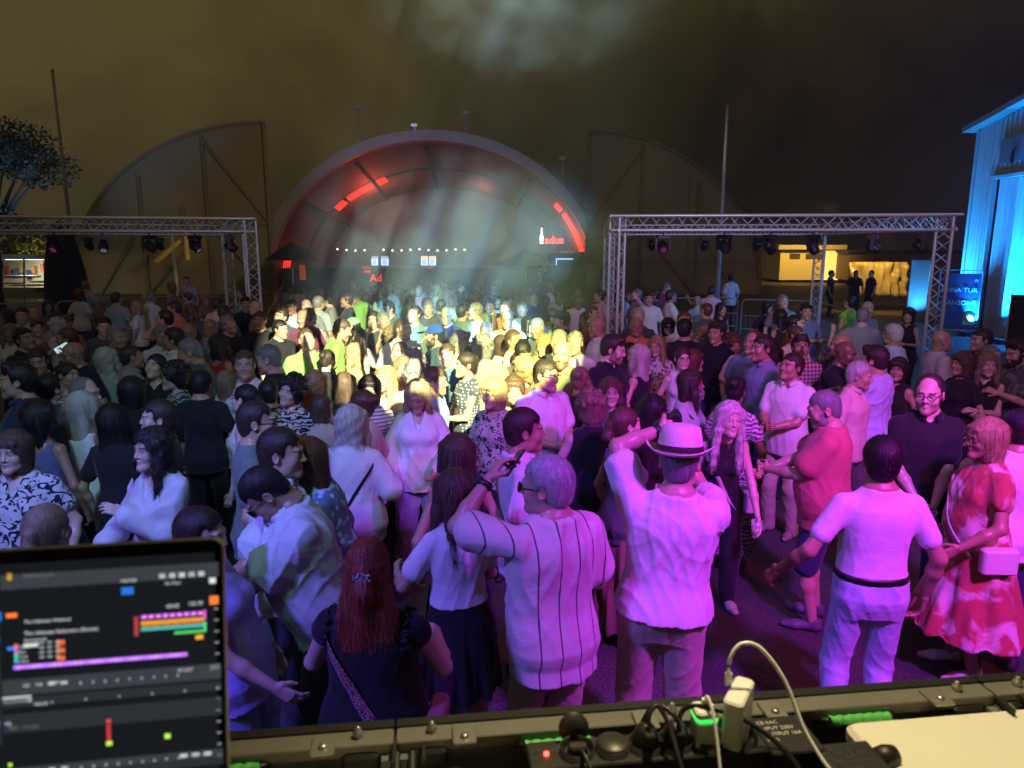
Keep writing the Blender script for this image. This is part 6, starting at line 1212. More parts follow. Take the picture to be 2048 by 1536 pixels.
pe(222, 808, 172, 'f', 'long', 'bk', 'tee', 'K', 'jeans', 'JD', 'person with long black hair and black T-shirt, from behind, left of the shimmering blouse', h=1.66, arms=('hang', 'hang'), sk='l')
pe(78, 800, 172, 'f', 'long', 'bk', 'strap', (.16, .18, .34), 'longskirt', 'N', 'person with long black hair and bare shoulders in a dusky blue dress, seen from behind', h=1.68, sk='t', hvar=1, lod=0)
pe(20, 864, 12, 'f', 'bob', 'br', 'blouse', (.66, .64, .70), 'trousers', 'K', 'magenta lit person in a white blouse with bold black pattern at the left edge', h=1.66, fat=1.3, pat='tiles', c2=(.02, .02, .04), hy=-6, sleeve=.5, sk='l', lod=0, loose=.02)
pe(455, 742, 175, 'f', 'long', 'lb', 'tee', 'G', 'trousers', 'K', 'person with faded blonde hair behind the white sleeveless top', h=1.62)
pe(400, 742, -170, 'm', 'short', 'bk', 'tee', 'K', 'trousers', 'K', 'black clothed person seen from behind between curls and the bright white T-shirt', h=1.66)
pe(262, 690, 120, 'm', 'crop', 'db', 'polo', 'G', 'trousers', 'K', 'person in grey behind the long fair hair', h=1.72)
pe(96, 748, 150, 'm', 'short', 'bk', 'tee', 'DG', 'trousers', 'K', 'dark person in charcoal beside the navy polo shirt on the left', h=1.70)
pe(560, 640, 40, 'm', 'short', 'bk', 'tee', 'K', 'trousers', 'K', 'dark haired person in black right of the left gantry leg', h=1.74)
pe(561, 616, 0, 'm', 'crop', 'db', 'tee', 'DG', 'trousers', 'K', 'dim person in charcoal right of the left gantry leg', h=1.80)
pe(605, 619, -5, 'm', 'bald', 'gy', 'tee', 'MA', 'trousers', 'K', 'bald ruddy person in dark red above the front green shirt', h=1.80, sk='t')
pe(619, 616, 160, 'm', 'crop', 'rb', 'tee', (.45, .48, .5), 'trousers', 'K', 'person in pale grey seen from behind, right of the bald ruddy one', h=1.80)
pe(612, 598, 10, 'm', 'bald', 'gy', 'tee', 'G', 'trousers', 'K', 'bald dim person in grey in the far middle left', h=1.80)
pe(637, 592, 150, 'm', 'short', 'gy', 'shirt', (.34, .42, .46), 'trousers', 'K', 'person in a pale blue grey shirt seen from behind in the far middle left', h=1.82, fat=1.2)
pe(535, 760, -170, 'm', 'crop', 'bk', 'tee', 'K', 'trousers', 'K', 'black clothed person hidden behind the dark curly mane', h=1.60)
pe(640, 790, 175, 'f', 'bob', 'br', 'tee', 'BE', 'trousers', 'CR', 'person in beige low behind the dark curly mane', h=1.52)
# ---- rows far back: generated, each with its own mix of looks
rr = np.random.default_rng(21); tops = [('white', 'W'), ('grey', 'G'), ('pale blue', 'LB'), ('black', 'K'), ('dark grey', 'DG'), ('teal', 'TE'), ('blue', 'BL'), ('brown', 'BR'), ('navy', 'N'), ('cream', 'CR'), ('orange', 'OR'), ('pink', 'LP'), ('green', 'GN'), ('dark red', 'MA')]
hs_ = [('f', 'long', 'bk', 'long black hair'), ('m', 'crop', 'gy', 'cropped grey hair'), ('m', 'short', 'db', 'short brown hair'), ('f', 'bob', 'lb', 'light bob'), ('m', 'bald', 'db', 'bald head'), ('f', 'wavy', 'bl', 'wavy blonde hair'), ('m', 'short', 'bk', 'short black hair'), ('f', 'bun', 'br', 'brown bun')]
dirs = [(0, 'facing the camera'), (178, 'seen from behind'), (-80, 'facing left'), (80, 'facing right')]
far = []
for (x0, x1, y0, y1, n, where) in ((545, 700, 563, 600, 11, 'far back beside the beam'), (700, 860, 562, 596, 15, 'in smoke below the screens'), (860, 1000, 560, 594, 14, 'in smoke below string lights'), (1000, 1105, 566, 600, 9, 'far back below neon letters'),
                               (1205, 1330, 575, 600, 5, 'far behind the right barrier'), (0, 150, 600, 640, 6, 'far back at left edge'), (250, 520, 574, 604, 8, 'far behind the left barrier'), (1480, 1700, 650, 700, 3, 'beyond the blue grey polo'), (1560, 1660, 600, 640, 2, 'behind the right gantry leg')):
    for k in range(n): far.append((x0 + (x1 - x0) * (k + .5 + rr.uniform(-.45, .45)) / n, rr.uniform(y0, y1), where))
used = set()
for x, y, where in far:
    while True:
        t = tops[rr.integers(len(tops))]; h_ = hs_[rr.integers(len(hs_))]; dd = dirs[rr.integers(4)]
        if (t[0], h_[3], where) not in used: used.add((t[0], h_[3], where)); break
    ar = ['hang', 'front', 'sip', 'crossR'][rr.integers(4)] if rr.random() < .4 else 'hang'
    pe(float(x), float(y), dd[0] + float(rr.uniform(-15, 15)), h_[0], h_[1], h_[2], 'tee' if rr.random() < .6 else 'shirt', t[1], 'trousers' if rr.random() < .7 else 'jeans', 'K', 'person in %s, %s, %s, %s' % (t[0], h_[3], dd[1], where), arms=(ar, 'hang'), fat=float(rr.uniform(.98, 1.22)), lod=2)
for x, y, nm, a in ((1662, 556, 'leftmost', 60), (1712, 545, 'middle', -20), (1742, 556, 'rightmost', -80)):
    p_ = atd(x, y, 27.5); sv = CAMH; o, A = pe(x, y, a, 'm', 'short', 'bk', 'tee', 'K', 'trousers', 'K', 'dark silhouette of a person before the golden tarpaulin, %s of three' % nm, h=1.75, lod=2); o.location = (p_.x, 27.5, 0)
o, A = pe(1080, 532, 80, 'm', 'short', 'br', 'tee', (.60, .45, .38), 'trousers', 'K', 'warmly lit person reaching to the right at the booth in the shell', h=1.75, lod=2, arms=('point', 'front'), sk='l'); p_ = atd(1080, 530, 38); o.location = (p_.x, 38, p_.z - 1.75)
bx = MB().rbox((p_.x + .4, 38.3, (p_.z - 1.75) / 2), (2.6, 1.6, p_.z - 1.75), .05); tag(bx.build('booth_platform', plain('platform', (.04, .04, .05), .6)), 'dark platform under the warmly lit person at the booth', 'platform')
spot('booth_lamp', (p_.x + .9, 37, p_.z + 1.4), (p_.x, 38, p_.z - .6), 60, (1, .75, .5), 80, .6, .1)
# ------------------------------------------------------------------ DJ desk, screen panels and laptop in front of the camera
ZT = 2.0
E0, E1 = atz(450, 1476, ZT), atz(2048, 1354, ZT); ex = (E1 - E0).normalized(); ey = Vector((-ex.y, ex.x, 0)); DM = Matrix(((ex.x, ey.x, 0, E0.x), (ex.y, ey.y, 0, E0.y), (0, 0, 1, 0), (0, 0, 0, 1)))
DA = math.atan2(ex.y, ex.x); DI = DM.inverted()
def dl(x, y, z): return DI @ atz(x, y, z)          # photo pixel at height z -> desk frame
def dthing(name, label, cat, group=None): e = empty(name, E0.xy.to_3d(), DA, label, cat, group); return e
RAIL = plain('rail_grey_paint', (.16, .155, .14), .45, .2, .25, 12, .25, 80); ZINC = plain('zinc_plate', (.42, .42, .40), .35, .8, .2, 14); GRIP = plain('green_grip', (.10, .48, .12), .4, 0, .1, 10, .3, 60); DESKW = plain('desk_top_white', (.74, .71, .62), .35, 0, .10, 3, .15, 30)
Wc = .50; xs0 = dl(792, 1478, ZT).x - 2 * (Wc + .004)
nms = ['hidden behind the laptop', 'at the laptop edge', 'below the person with red hair', 'behind the power strip', 'below the pale jeans', 'at the right edge of the picture']
for i in range(6):
    x0 = xs0 + i * (Wc + .004) - .0; e = dthing('screen_panel', 'black LED wall panel seen from its open back, ' + nms[i], 'LED panel', 'LED wall panels in front of the desk')
    MB().box((x0 + Wc / 2, .006, ZT - .25), (Wc, .018, .5)).build('led_face', BLK, e)
    mb = MB().rbox((x0 + Wc / 2, -.022, ZT - .012), (Wc, .036, .020), .004); mb.box((x0 + .009, -.029, ZT - .10), (.018, .052, .16)).box((x0 + Wc - .009, -.029, ZT - .10), (.018, .052, .16)).box((x0 + Wc / 2, -.006, ZT - .25), (Wc - .04, .006, .44)); mb.build('frame', RAIL, e)
    for q in (.10, .90): MB().rbox((x0 + Wc * q, -.036, ZT - .030), (.06, .026, .030), .012).build('corner_block', BLKM, e)
    for q in (.21, .79):
        h = MB().rbox((x0 + Wc * q, -.036, ZT + .001), (.036, .046, .004), .004); h.lathe([(.001, 0), (.007, 0), (.006, .004), (.001, .005)], (x0 + Wc * q, -.044, ZT + .003), 10); h.build('lock_plate', ZINC, e)
    for q in (.11, .89): MB().lathe([(.001, 0), (.008, 0), (.008, .008), (.004, .009), (.004, .016), (.001, .017)], (x0 + Wc * q, -.018, ZT - .002), 10).build('bolt', ZINC, e)
    mb = MB()
    for s_ in (-1, 1): mb.rbox((x0 + Wc * .02 + .0 + s_ * .022 + .01, -.050, ZT - .008), (.006, .060, .010), .002); mb.tube((x0 + .012 + s_ * .012, -.03, ZT - .02), (x0 + .012 + s_ * .012, -.075, ZT - .03), .008, 8)
    mb.build('latch', BLKM, e)
    hx = x0 + Wc * .5; mb = MB().path([(hx - .062, -.030, ZT - .030), (hx - .062, -.040, ZT - .020), (hx - .052, -.046, ZT - .020)], .005, 6).path([(hx + .062, -.030, ZT - .030), (hx + .062, -.040, ZT - .020), (hx + .052, -.046, ZT - .020)], .005, 6); mb.tube((hx - .062, -.031, ZT - .030), (hx + .062, -.031, ZT - .030), .004, 6); hd = mb.build('handle', BLKM, e)
    MB().path([(hx - .052 + .104 * k / 24, -.047 + .0016 * math.sin(k * 1.57), ZT - .020) for k in range(25)], [.0080 + .0006 * math.cos(k * 1.57) for k in range(25)], 10).build('grip', GRIP, hd)
# desk tops
e = dthing('dj_desk', 'white table top in the lower right corner', 'table'); q0 = dl(1655, 1436, ZT - .055); 
MB().rbox((q0.x + .45, -.056 - .35, ZT - .030), (.93, .70, .03), .02).build('tabletop', DESKW, e)
for x_ in (.04, .86): MB().box((q0.x + x_, -.74, (ZT - .062) / 2), (.04, .04, ZT - .062)).build('leg', STEEL, e)
e = dthing('side_desk', 'corner of a white board at the bottom edge right of the laptop', 'table'); q1 = dl(870, 1530, ZT - .055); q2 = dl(1005, 1505, ZT - .055)
MB().rbox(((q1.x + q2.x) / 2 - .16, -.105 - .35, ZT - .078), (q2.x - q1.x + .36, .70, .03), .02).build('tabletop', DESKW, e); MB().box((q2.x - .04, -.7, (ZT - .1) / 2), (.04, .04, ZT - .1)).build('leg', STEEL, e)
# black case that carries the power strip
c0_ = dl(1020, 1500, ZT - .02); c1_ = dl(1695, 1450, ZT - .02)
e = dthing('power_case', 'black case below the power strip', 'case'); MB().rbox(((c0_.x + c1_.x) / 2, -.225, ZT - .16), (c1_.x - c0_.x - .005, .21, .21), .012).build('case', plain('case_black', (.022, .021, .020), .5, .1, .3, 10, .3, 120), e)
MB().rbox(((c0_.x + c1_.x) / 2, -.225, ZT - .053), (c1_.x - c0_.x + .004, .215, .006), .012).build('rim', BLK, e); MB().box(((c0_.x + c1_.x) / 2, -.2, ZT * .5 - .14), (.06, .06, ZT - .27)).build('stand', STEEL, e)
# power strip
a_ = dl(1045, 1462, ZT - .0); b_ = dl(1540, 1432, ZT - .0); sy = -.088; L_ = b_.x - a_.x; e = dthing('power_strip', 'black power strip with round sockets and a small red light lying behind the panels', 'power strip')
MB().rbox(((a_.x + b_.x) / 2, sy - .012, ZT - .018), (L_, .062, .044), .006).build('housing', plain('strip_black', (.022, .021, .02), .4, 0, .2, 20, .3, 90), e)
sock = [(1140, 'open'), (1210, 'lid'), (1275, 'plug'), (1335, 'plug'), (1402, 'white'), (1468, 'white')]
for x, kd in sock:
    q = dl(x, 1452, ZT + .008); c = (q.x, sy - .012, ZT + .004)
    MB().lathe([(.019, -.01), (.0195, .002), (.0235, .004), (.0240, .010), (.0255, .010), (.0260, -.001), (.0300, -.001)], c, 24).build('socket', BLK, e)
    if kd != 'plug': MB().lathe([(.001, -.004), (.0195, -.004)], c, 20).tube((c[0] - .0095, c[1], c[2] - .0035), (c[0] - .0095, c[1], c[2] - .003), .0025, 8).build('contact', plain('socket_grey', (.05, .05, .05), .5), e)
    if kd == 'lid': MB().lathe([(.001, .014), (.022, .0135), (.0245, .011), (.0245, .008)], c, 20).build('lid', plain('lid_black', (.035, .033, .03), .4), e)
    if kd == 'open': MB().lathe([(.001, 0), (.022, 0), (.0235, .002), (.0235, .004), (.001, .004)], (c[0], c[1] + .030, c[2] + .020), 20, (0, -1, .25)).build('lid', plain('lid_black', (.035, .033, .03), .4), e)
q = dl(1083, 1466, ZT + .006); MB().lathe([(.001, .004), (.0035, .003), (.004, 0)], (q.x, sy - .012, ZT + .004), 10).build('pilot_light', emit('pilot_red', (1, .03, .02), 14), e)
def plugthing(x, label, cpts, r=.0036):
    e = dthing('plug', label, 'plug', 'black plugs in the power strip'); q = dl(x, 1452, ZT + .008); c = Vector((q.x, sy - .012, ZT + .006))
    MB().lathe([(.001, 0), (.0185, 0), (.0190, .012), (.0165, .026), (.011, .034), (.001, .036)], c, 18).rbox((c.x, c.y - .012, c.z + .022), (.016, .028, .022), .006).build('body', plain('plug_black', (.02, .02, .02), .35), e)
    MB().path([c + Vector(p) for p in cpts], r, 8).build('cable', plain('cable_black', (.015, .015, .015), .4), e)
def sm(pts, n=8):                                  # smooth curve through points
    P = [Vector(p) for p in pts]; P = [2 * P[0] - P[1]] + P + [2 * P[-1] - P[-2]]; o = []
    for i in range(1, len(P) - 2):
        for k in range(n):
            t = k / n; a, b, c, d = P[i - 1:i + 3]; o.append(.5 * ((2 * b) + (c - a) * t + (2 * a - 5 * b + 4 * c - d) * t * t + (3 * b - a - 3 * c + d) * t ** 3))
    return o + [P[-2]]
plugthing(1275, 'black plug left of its twin in the power strip', sm([(0, -.02, .02), (.002, -.005, .05), (.018, .004, .062), (.03, -.02, .04), (.036, -.07, -.0), (.06, -.10, -.052)]))
plugthing(1335, 'black plug with a bent cable, right one of the two', sm([(0, -.02, .024), (-.006, -.012, .052), (-.028, .012, .058), (-.05, .01, .03), (-.06, .02, -.02)]))
e = dthing('plug', 'black flat plug in the open socket beside the red light', 'plug', 'black plugs in the power strip'); q = dl(1140, 1452, ZT + .008); c = Vector((q.x, sy - .012, ZT + .002)); MB().rbox((c.x, c.y - .004, c.z + .008), (.030, .018, .018), .007).build('body', BLK, e); MB().path([c + Vector(p) for p in sm([(0, -.008, .012), (.006, -.03, .016), (.018, -.07, -.01), (.03, -.12, -.052), (.03, -.22, -.054)])], .0036, 8).build('cable', BLK, e)
# white chargers
WPL = plain('white_plastic', (.80, .80, .78), .25, 0, .03, 5)
q = dl(1400, 1440, ZT + .03); e = dthing('usb_charger', 'small white cube charger with a green glowing ring', 'charger'); c = (q.x, sy - .012, ZT + .030)
MB().rbox((c[0], c[1], c[2] - .006), (.034, .034, .044), .007).build('body', WPL, e); MB().rbox((c[0], c[1], c[2] + .019), (.0348, .0348, .0045), .007).build('light_ring', emit('ring_green', (.05, 1, .12), 1.2), e); MB().rbox((c[0], c[1], c[2] + .027), (.034, .034, .012), .007).rbox((c[0], c[1], c[2] + .040), (.011, .007, .014), .002).build('cap', WPL, e)
cb = dthing('charging_cable', 'thin white cable running down from the small cube charger', 'cable'); MB().path(sm([(c[0], c[1], c[2] + .044), (c[0] + .002, c[1] - .006, c[2] + .052), (c[0] + .004, c[1] - .028, c[2] + .030), (c[0] + .0, c[1] - .07, c[2] - .03), (c[0] - .01, c[1] - .12, ZT - .046), (c[0] - .03, c[1] - .22, ZT - .046)]), .0024, 8).build('cord', WPL, cb)
q = dl(1470, 1430, ZT + .04); e = dthing('laptop_charger', 'large white block charger standing in the power strip', 'charger'); c = (q.x + .002, sy - .010, ZT + .046); rt = Matrix.Rotation(R(-38), 4, 'Z')
MB().rbox(c, (.030, .078, .080), .008, rt, 4).build('body', WPL, e); MB().rbox((c[0], c[1], c[2] - .030), (.034, .030, .03), .01).build('plug_head', WPL, e)
t0 = Vector((c[0] - .012, c[1] + .014, c[2] + .040)); cb = dthing('charging_cable', 'thick white cable arching high over the large block charger', 'cable'); MB().rbox((t0.x, t0.y, t0.z + .010), (.011, .007, .022), .003).build('connector', WPL, cb)
MB().path(sm([t0 + Vector((0, 0, .018)), t0 + Vector((.001, .0, .045)), t0 + Vector((.018, .002, .066)), t0 + Vector((.045, -.006, .062)), t0 + Vector((.075, -.03, .020)), t0 + Vector((.095, -.07, -.045)), t0 + Vector((.125, -.12, -.088)), t0 + Vector((.17, -.18, -.095)), t0 + Vector((.24, -.30, -.13))]), .0030, 10).build('cord', WPL, cb)
# adaptor boxes with print
b0 = dl(1540, 1418, ZT + .01); e = dthing('adapter_box', 'flat black adaptor box with a white type plate', 'adapter'); c = (b0.x + .0, -.100, ZT - .012); MB().rbox(c, (.085, .085, .036), .006).build('body', BLK, e); TP = plain('type_print', (.6, .6, .56), .6)
for k, t in enumerate(('CE EAC', 'INPUT 230V', 'OUTPUT 16A', 'IP20')): text_obj('type_plate', t, .0105, TP, e, (c[0] - .036, c[1] + .024 - .0135 * k, c[2] + .0185), (0, 0, 0), .0002)
b1_ = dl(1650, 1455, ZT + .0); e = dthing('dimmer_box', 'black box lettered BOTEX at the right end of the power strip', 'power box'); c = (b1_.x, -.165, ZT - .020); MB().rbox(c, (.090, .080, .046), .004).build('body', plain('box_black', (.02, .02, .02), .4, .1, .2, 20, .4, 150), e); text_obj('brand_lettering', 'BOTEX', .0155, TP, e, (c[0] - .022, c[1] - .034, c[2] + .0236), (0, 0, 0), .0003)
MB().lathe([(.001, 0), (.016, 0), (.018, .02), (.014, .034), (.001, .036)], (c[0] + .045, c[1] + .015, c[2] + .008), 14, (1, .1, .1)).build('cable_gland', BLK, e)
cb = dthing('power_cable', 'thick black cable arching over the chargers to the right', 'cable'); s0 = dl(1335, 1425, ZT + .03)
MB().path(sm([(s0.x, sy - .02, ZT + .02), (s0.x + .015, sy, ZT + .052), (s0.x + .05, sy - .02, ZT + .066), (s0.x + .105, sy - .045, ZT + .052), (s0.x + .150, sy - .085, ZT + .018), (s0.x + .175, sy - .14, ZT - .038), (s0.x + .20, sy - .25, ZT - .045)]), .0040, 8).build('cord', plain('cable_black', (.015, .015, .015), .4), cb)
cb = dthing('power_cable', 'thick black cable with an orange connector at the left end of the power strip', 'cable'); s1 = dl(1010, 1505, ZT - .02)
MB().path(sm([(s1.x + .05, -.110, ZT - .030), (s1.x + .0, -.112, ZT - .030), (s1.x - .05, -.108, ZT - .028), (s1.x - .078, -.085, ZT - .026), (s1.x - .085, -.115, ZT - .034), (s1.x - .07, -.150, ZT - .045)]), .0085, 10).build('cord', BLK, cb); MB().rbox((s1.x - .022, -.112, ZT - .030), (.026, .026, .024), .006).build('connector', plain('orange_plastic', (.75, .32, .05), .4), cb)
# laptop
LB_ = empty('laptop', (0, 0, 0), 0, 'open laptop with a silver rim and a dark music software screen at the lower left', 'laptop')
tr = atd(447, 1074, .60); lx = Vector((math.cos(R(8.5)), math.sin(R(8.5)), 0)); tl = R(12); lu = Vector((lx.y * math.sin(tl) * -1 * -1, -lx.x * math.sin(tl) * -1, 0)); n_ = Vector((lx.y, -lx.x, 0)); lz = (Vector((0, 0, 1)) * math.cos(tl) - n_ * math.sin(tl)).normalized(); ln_ = lx.cross(lz)
LM = Matrix(((lx.x, ln_.x, lz.x, tr.x), (lx.y, ln_.y, lz.y, tr.y), (lx.z, ln_.z, lz.z, tr.z), (0, 0, 0, 1)))   # x right, y away?, z up along the lid; origin at the top right corner
LW, LH = .312, .221; sgn = 1 if (ln_ @ Vector((0, 1, 0)) if False else ln_.y) > 0 else -1
def lbox(mb, x0, z0, x1, z1, t0=.0, t1=.0006): return mb.box(((x0 + x1) / 2, -sgn * (t0 + t1) / 2, (z0 + z1) / 2), (abs(x1 - x0), abs(t1 - t0), abs(z1 - z0)))
def lsub(name, mb, mat): o = mb.build(name, mat, LB_); o.matrix_local = LM; return o
rx90 = Matrix.Rotation(R(90), 4, 'X')
lsub('lid', MB().rbox((-LW / 2, sgn * .0026, -LH / 2), (LW, LH, .005), .010, rx90, 6), plain('laptop_silver', (.62, .60, .57), .3, .8, .03))
lsub('bezel', MB().rbox((-LW / 2, -sgn * .0002, -LH / 2), (LW - .003, LH - .003, .0012), .009, rx90, 6), plain('laptop_bezel', (.004, .004, .004), .15))
SC = {}
def sm_(c, k=1.0):
    m = emit('ui_%02x%02x%02x' % tuple(int(min(1, v) * 255) for v in c), c, k, (.0, .0, .0)); m.node_tree.nodes['Principled BSDF'].inputs['Specular IOR Level'].default_value = .1; return m
scr = lsub('screen', lbox(MB(), -LW + .006, -LH + .008, -.0075, -.0125, .0009, .0012), sm_((.009, .0105, .013)))
PXM = .205 / 461.0                                   # metres per photo pixel on the lid
def ui(rects, col, k=1.0, name='screen_graphics', t=.0013):
    if 1 < len(rects) <= 10:
        for r_ in rects: ui([r_], col, k, name, t)
        return
    mb = MB()
    for (x0, y0, x1, y1) in rects:                   # photo-like coordinates: x from the right rim 440, y from the lid top 1074, rows already levelled
        lbox(mb, (x0 - 440) * PXM, -(y0 - 1074) * PXM, (x1 - 440) * PXM, -(y1 - 1074) * PXM, t, t + .0002)
    o = lsub(name, mb, sm_(col, k)); o.parent = scr; o.matrix_local = Matrix.Identity(4)
def uitext(items, col, k=1.0):
    for (x, y, s, txt) in items:
        o = text_obj('screen_text', txt, s * PXM, sm_(col, k), scr, (0, 0, 0), (0, 0, 0), .0); o.matrix_local = Matrix.Translation(((x - 440) * PXM, -sgn * .0018, -(y - 1074) * PXM)) @ Matrix.Rotation(R(90), 4, 'X')
GY = (.045, .05, .06); TXc = (.78, .81, .85)
ui([(0, 1168, 33, 1440), (36, 1355, 430, 1372), (36, 1385, 430, 1420), (36, 1500, 430, 1516)], (.026, .03, .036)); ui([(36, 1122, 430, 1150), (60, 1560, 430, 1700), (250, 1130, 340, 1140), (36, 1320, 430, 1350), (36, 1486, 430, 1500)], GY)
ui([(-20, 1192, 37, 1208), (320, 1545, 432, 1562), (250, 1160, 272, 1174)], (.02, .16, .62), 1.2); ui([(-20, 1238, 5, 1246), (22, 1238, 33, 1246), (20, 1316, 30, 1323), (22, 1396, 32, 1404), (46, 1258, 64, 1264)], (.03, .25, .8), 1.2)
ui([(412, 1188, 428, 1204), (45, 1195, 64, 1203)] + [(133 + 5 * k, 1252 + 15 * r_, 136 + 5 * k, 1261 + 15 * r_) for k in range(3) for r_ in range(3)], (.80, .16, .03), 1.6)
ui([(284, 1216, 400, 1223)], (.30, .05, .70), 1.4); ui([(288 + 13 * k, 1217, 293 + 13 * k, 1222) for k in range(9)], (.95, .35, .3), 1.5, t=.0016); ui([(284, 1228, 400, 1234)], (.75, .28, .03), 1.4); ui([(284, 1241, 400, 1246)], (.05, .45, .42), 1.4); ui([(345, 1252, 400, 1257)], (.08, .50, .10), 1.4)
ui([(272, 1218, 279, 1255)], (.35, .04, .05), 1.4); ui([(400, 1214, 404, 1232)], (.7, .1, .5), 1.4); ui([(400, 1236, 404, 1256)], (.1, .6, .2), 1.4); ui([(56, 1294, 368, 1301)], (.42, .12, .85), 1.6); ui([(384, 1262, 398, 1270)], (.8, .35, .03), 1.4)
for k, c in enumerate(((.9, .12, .06), (.6, .08, .6), (.05, .6, .2), (.05, .4, .7))): ui([(58, 1262 + 9 * k - 8, 64, 1270 + 9 * k - 8)], c, 1.4)
ui([(36, 1352, 86, 1364), (46, 1408, 62, 1414), (70, 1408, 98, 1414), (410, 1322, 428, 1332), (74, 1254, 100, 1261)], (.62, .64, .66), 1.2)
ui([(218, 1413, 225, 1452)], (.42, .03, .03), 1.5); ui([(218, 1410, 226, 1416)], (.9, .08, .05), 1.5); ui([(217, 1452, 227, 1460), (323, 1448, 333, 1457), (44, 1476, 50, 1482)], (.40, .75, .08), 1.5)
ui([(320 + 18 * k, 1138, 331 + 18 * k, 1147) for k in range(5)] + [(412, 1152, 424, 1163)] + [(72 + 22 * k, 1330, 84 + 22 * k, 1336) for k in range(4)] + [(172 + 22 * k, 1334, 175 + 22 * k, 1339) for k in range(9)] + [(70 + 22 * k, 1492, 82 + 22 * k, 1498) for k in range(4)] + [(170 + 22 * k, 1494, 173 + 22 * k, 1499) for k in range(9)] + [(350 + 22 * k, 1490, 364 + 22 * k, 1497) for k in range(3)] + [(10, 1270 + 33 * k, 24, 1274 + 33 * k) for k in range(9)], TXc, 1.0)
ui([(12 + 0 * k, 1252 + 40 * k, 22, 1262 + 40 * k) for k in range(7)] + [(76, 1122, 130, 1130)], (.10, .11, .13)); ui([(48, 1120, 56, 1132)], (.7, .4, .02), 1.2)
ui([(284 + 3.2 * k, 1236.5 - 1.6 * abs(math.sin(k * 1.3)) * 1.2, 285.6 + 3.2 * k, 1237.5 + 1.6 * abs(math.sin(k * 1.3))) for k in range(36)], (.9, .45, .1), 1.3, t=.0017)
ui([(60 + 2.6 * k, 1297.5 - 3.4 * abs(math.sin(k * .9) * math.cos(k * .23)), 61.4 + 2.6 * k, 1297.5 + 3.4 * abs(math.sin(k * .9) * math.cos(k * .23))) for k in range(118)], (.75, .45, 1.0), 1.3, t=.0017)
ui([(110 + 7 * k + 30 * (k // 6), 1226 + 7 * r_, 114 + 7 * k + 30 * (k // 6), 1228.5 + 7 * r_) for k in range(12) for r_ in range(0)] + [(8, 1180 + 13 * k, 24, 1183 + 13 * k) for k in range(24)] + [(420, 1212 + 22 * k, 427, 1214 + 22 * k) for k in range(14)] + [(102 + 14 * k, 1262 + 9 * r_, 110 + 14 * k, 1265 + 9 * r_) for k in range(3) for r_ in range(-1, 3)] + [(120 + 60 * k, 1366, 124 + 60 * k, 1370) for k in range(6)], (.45, .48, .52), 1.0)
uitext([(66, 1262, 7, 'Drums'), (66, 1271, 7, 'Bass'), (66, 1280, 7, 'Vocal'), (66, 1289, 7, 'Other'), (90, 1372, 8, 'TRACK'), (40, 1404, 8, 'EQ'), (120, 1334, 8, 'CUP'), (350, 1330, 8, 'IN OUT'), (96, 1528, 9, 'History'), (320, 1538, 9, 'Name'), (76, 1238, 10, 'The Ultimate Seduction (Remix)'), (76, 1250, 8, 'Remastered'), (76, 1216, 9, 'The Ultimate Warlord'), (-12, 1186, 13, '02:15'), (330, 1205, 10, '-00:42'), (372, 1203, 10, '126.70'), (250, 1150, 8, 'MASTER'), (330, 1160, 8, 'No Filter'), (62, 1420, 8, ' '), (60, 1548, 9, 'Country Playlist'), (190, 1538, 9, 'Crowd Favorites'), (190, 1552, 9, 'Classic Dance')], TXc, 1.1)
base = MB().rbox((-LW / 2, -.108, -.010), (LW, .21, .012), .012); lsub('keyboard_deck', base, plain('laptop_silver', (.62, .60, .57), .3, .8, .03)).matrix_local = Matrix.Translation(LM @ Vector((0, 0, -LH))) @ Matrix.Rotation(R(8.5), 4, 'Z')
bt = LM @ Vector((-LW / 2, 0, -LH)); e = empty('laptop_stand', (bt.x, bt.y - .12, 0), R(8.5), 'black stand under the laptop', 'stand'); MB().tube((0, 0, 0), (0, 0, bt.z - .03), .03, 10).rbox((0, 0, bt.z - .025), (.30, .22, .008), .02).rbox((0, 0, .01), (.5, .5, .02), .05).build('stand', BLKM, e)
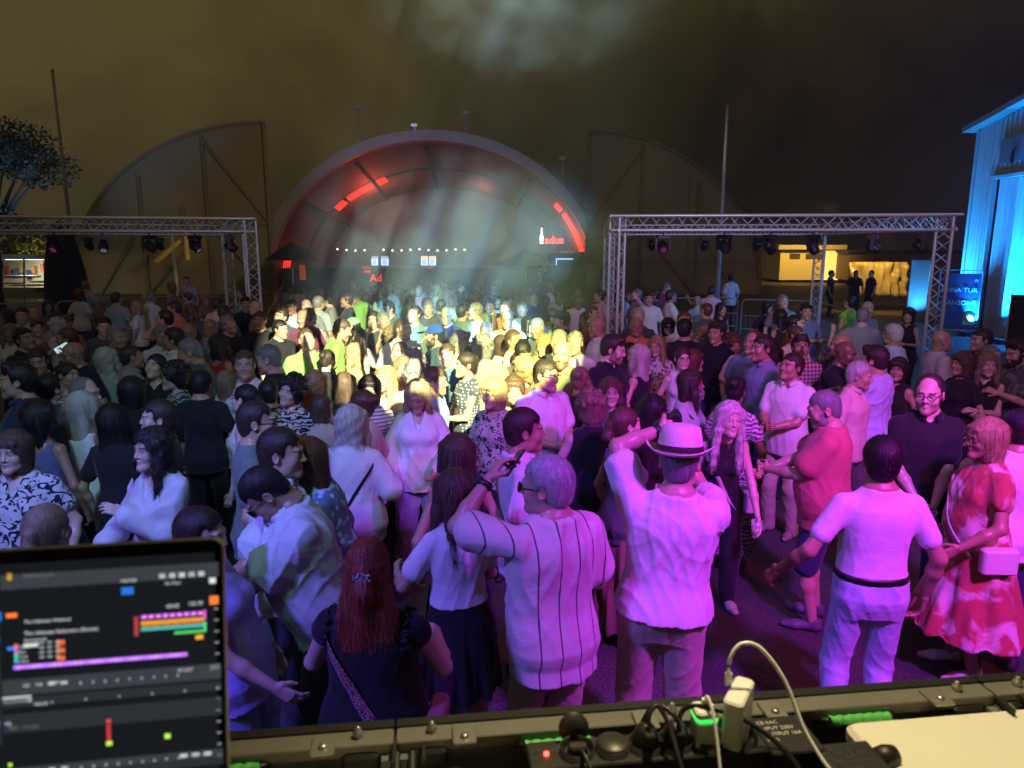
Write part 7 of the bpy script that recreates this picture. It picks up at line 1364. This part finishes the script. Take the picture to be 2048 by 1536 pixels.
# ------------------------------------------------------------------ thin stage smoke in the air
def haze():
    hz = MB().box((0, 140, 14), (420, 300, 30)).build('haze', None); m = bpy.data.materials.new('haze'); m.use_nodes = True; nt = m.node_tree; nt.nodes.clear()
    out = nt.nodes.new('ShaderNodeOutputMaterial'); v = nt.nodes.new('ShaderNodeVolumePrincipled'); v.inputs['Color'].default_value = (.70, .74, .80, 1); v.inputs['Density'].default_value = HAZE; v.inputs['Anisotropy'].default_value = 0
    nt.links.new(v.outputs[0], out.inputs['Volume']); hz.data.materials.clear(); hz.data.materials.append(m); tag(hz, kind='stuff'); return hz
def smoke(name, c, r, dens, scale, seed):
    V = []; F = []; n, k = 24, 14
    o = MB().lathe([(max(.001, math.sin(math.pi * i / k)), -math.cos(math.pi * i / k)) for i in range(k + 1)], (0, 0, 0), n).build(name, None, None, c); o.scale = r
    m = bpy.data.materials.new(name); m.use_nodes = True; nt = m.node_tree; N = nt.nodes; L = nt.links; N.clear(); out = N.new('ShaderNodeOutputMaterial'); v = N.new('ShaderNodeVolumePrincipled')
    tc = N.new('ShaderNodeTexCoord').outputs['Object']; ln = N.new('ShaderNodeVectorMath'); ln.operation = 'LENGTH'; L.new(tc, ln.inputs[0]); fo = ramp(N, L, ln.outputs['Value'], .15, .95, (1, 1, 1), (0, 0, 0))
    mp = N.new('ShaderNodeMapping'); mp.inputs['Location'].default_value = (seed, 0, 0); L.new(tc, mp.inputs[0]); no = ramp(N, L, noise(N, L, mp.outputs[0], scale, 2, .6, .6), .36, .72)
    mu = N.new('ShaderNodeMath'); mu.operation = 'MULTIPLY'; L.new(fo, mu.inputs[0]); L.new(no, mu.inputs[1]); m2 = N.new('ShaderNodeMath'); m2.operation = 'MULTIPLY'; m2.inputs[1].default_value = dens; L.new(mu.outputs[0], m2.inputs[0]); L.new(m2.outputs[0], v.inputs['Density'])
    v.inputs['Color'].default_value = (.50, .68, 1.0, 1); L.new(v.outputs[0], out.inputs['Volume']); o.data.materials.clear(); o.data.materials.append(m); tag(o, kind='stuff'); return o
HAZE = .0009
haze()
smoke('stage_smoke', (-.55, 7.8, 2.6), (2.0, 3.2, 1.15), .20, 1.9, 0)
smoke('stage_smoke', (.0, 4.5, 4.1), (.95, 1.2, .42), .07, 2.6, 5)
CY.volume_step_rate = 2.0; CY.volume_max_steps = 64
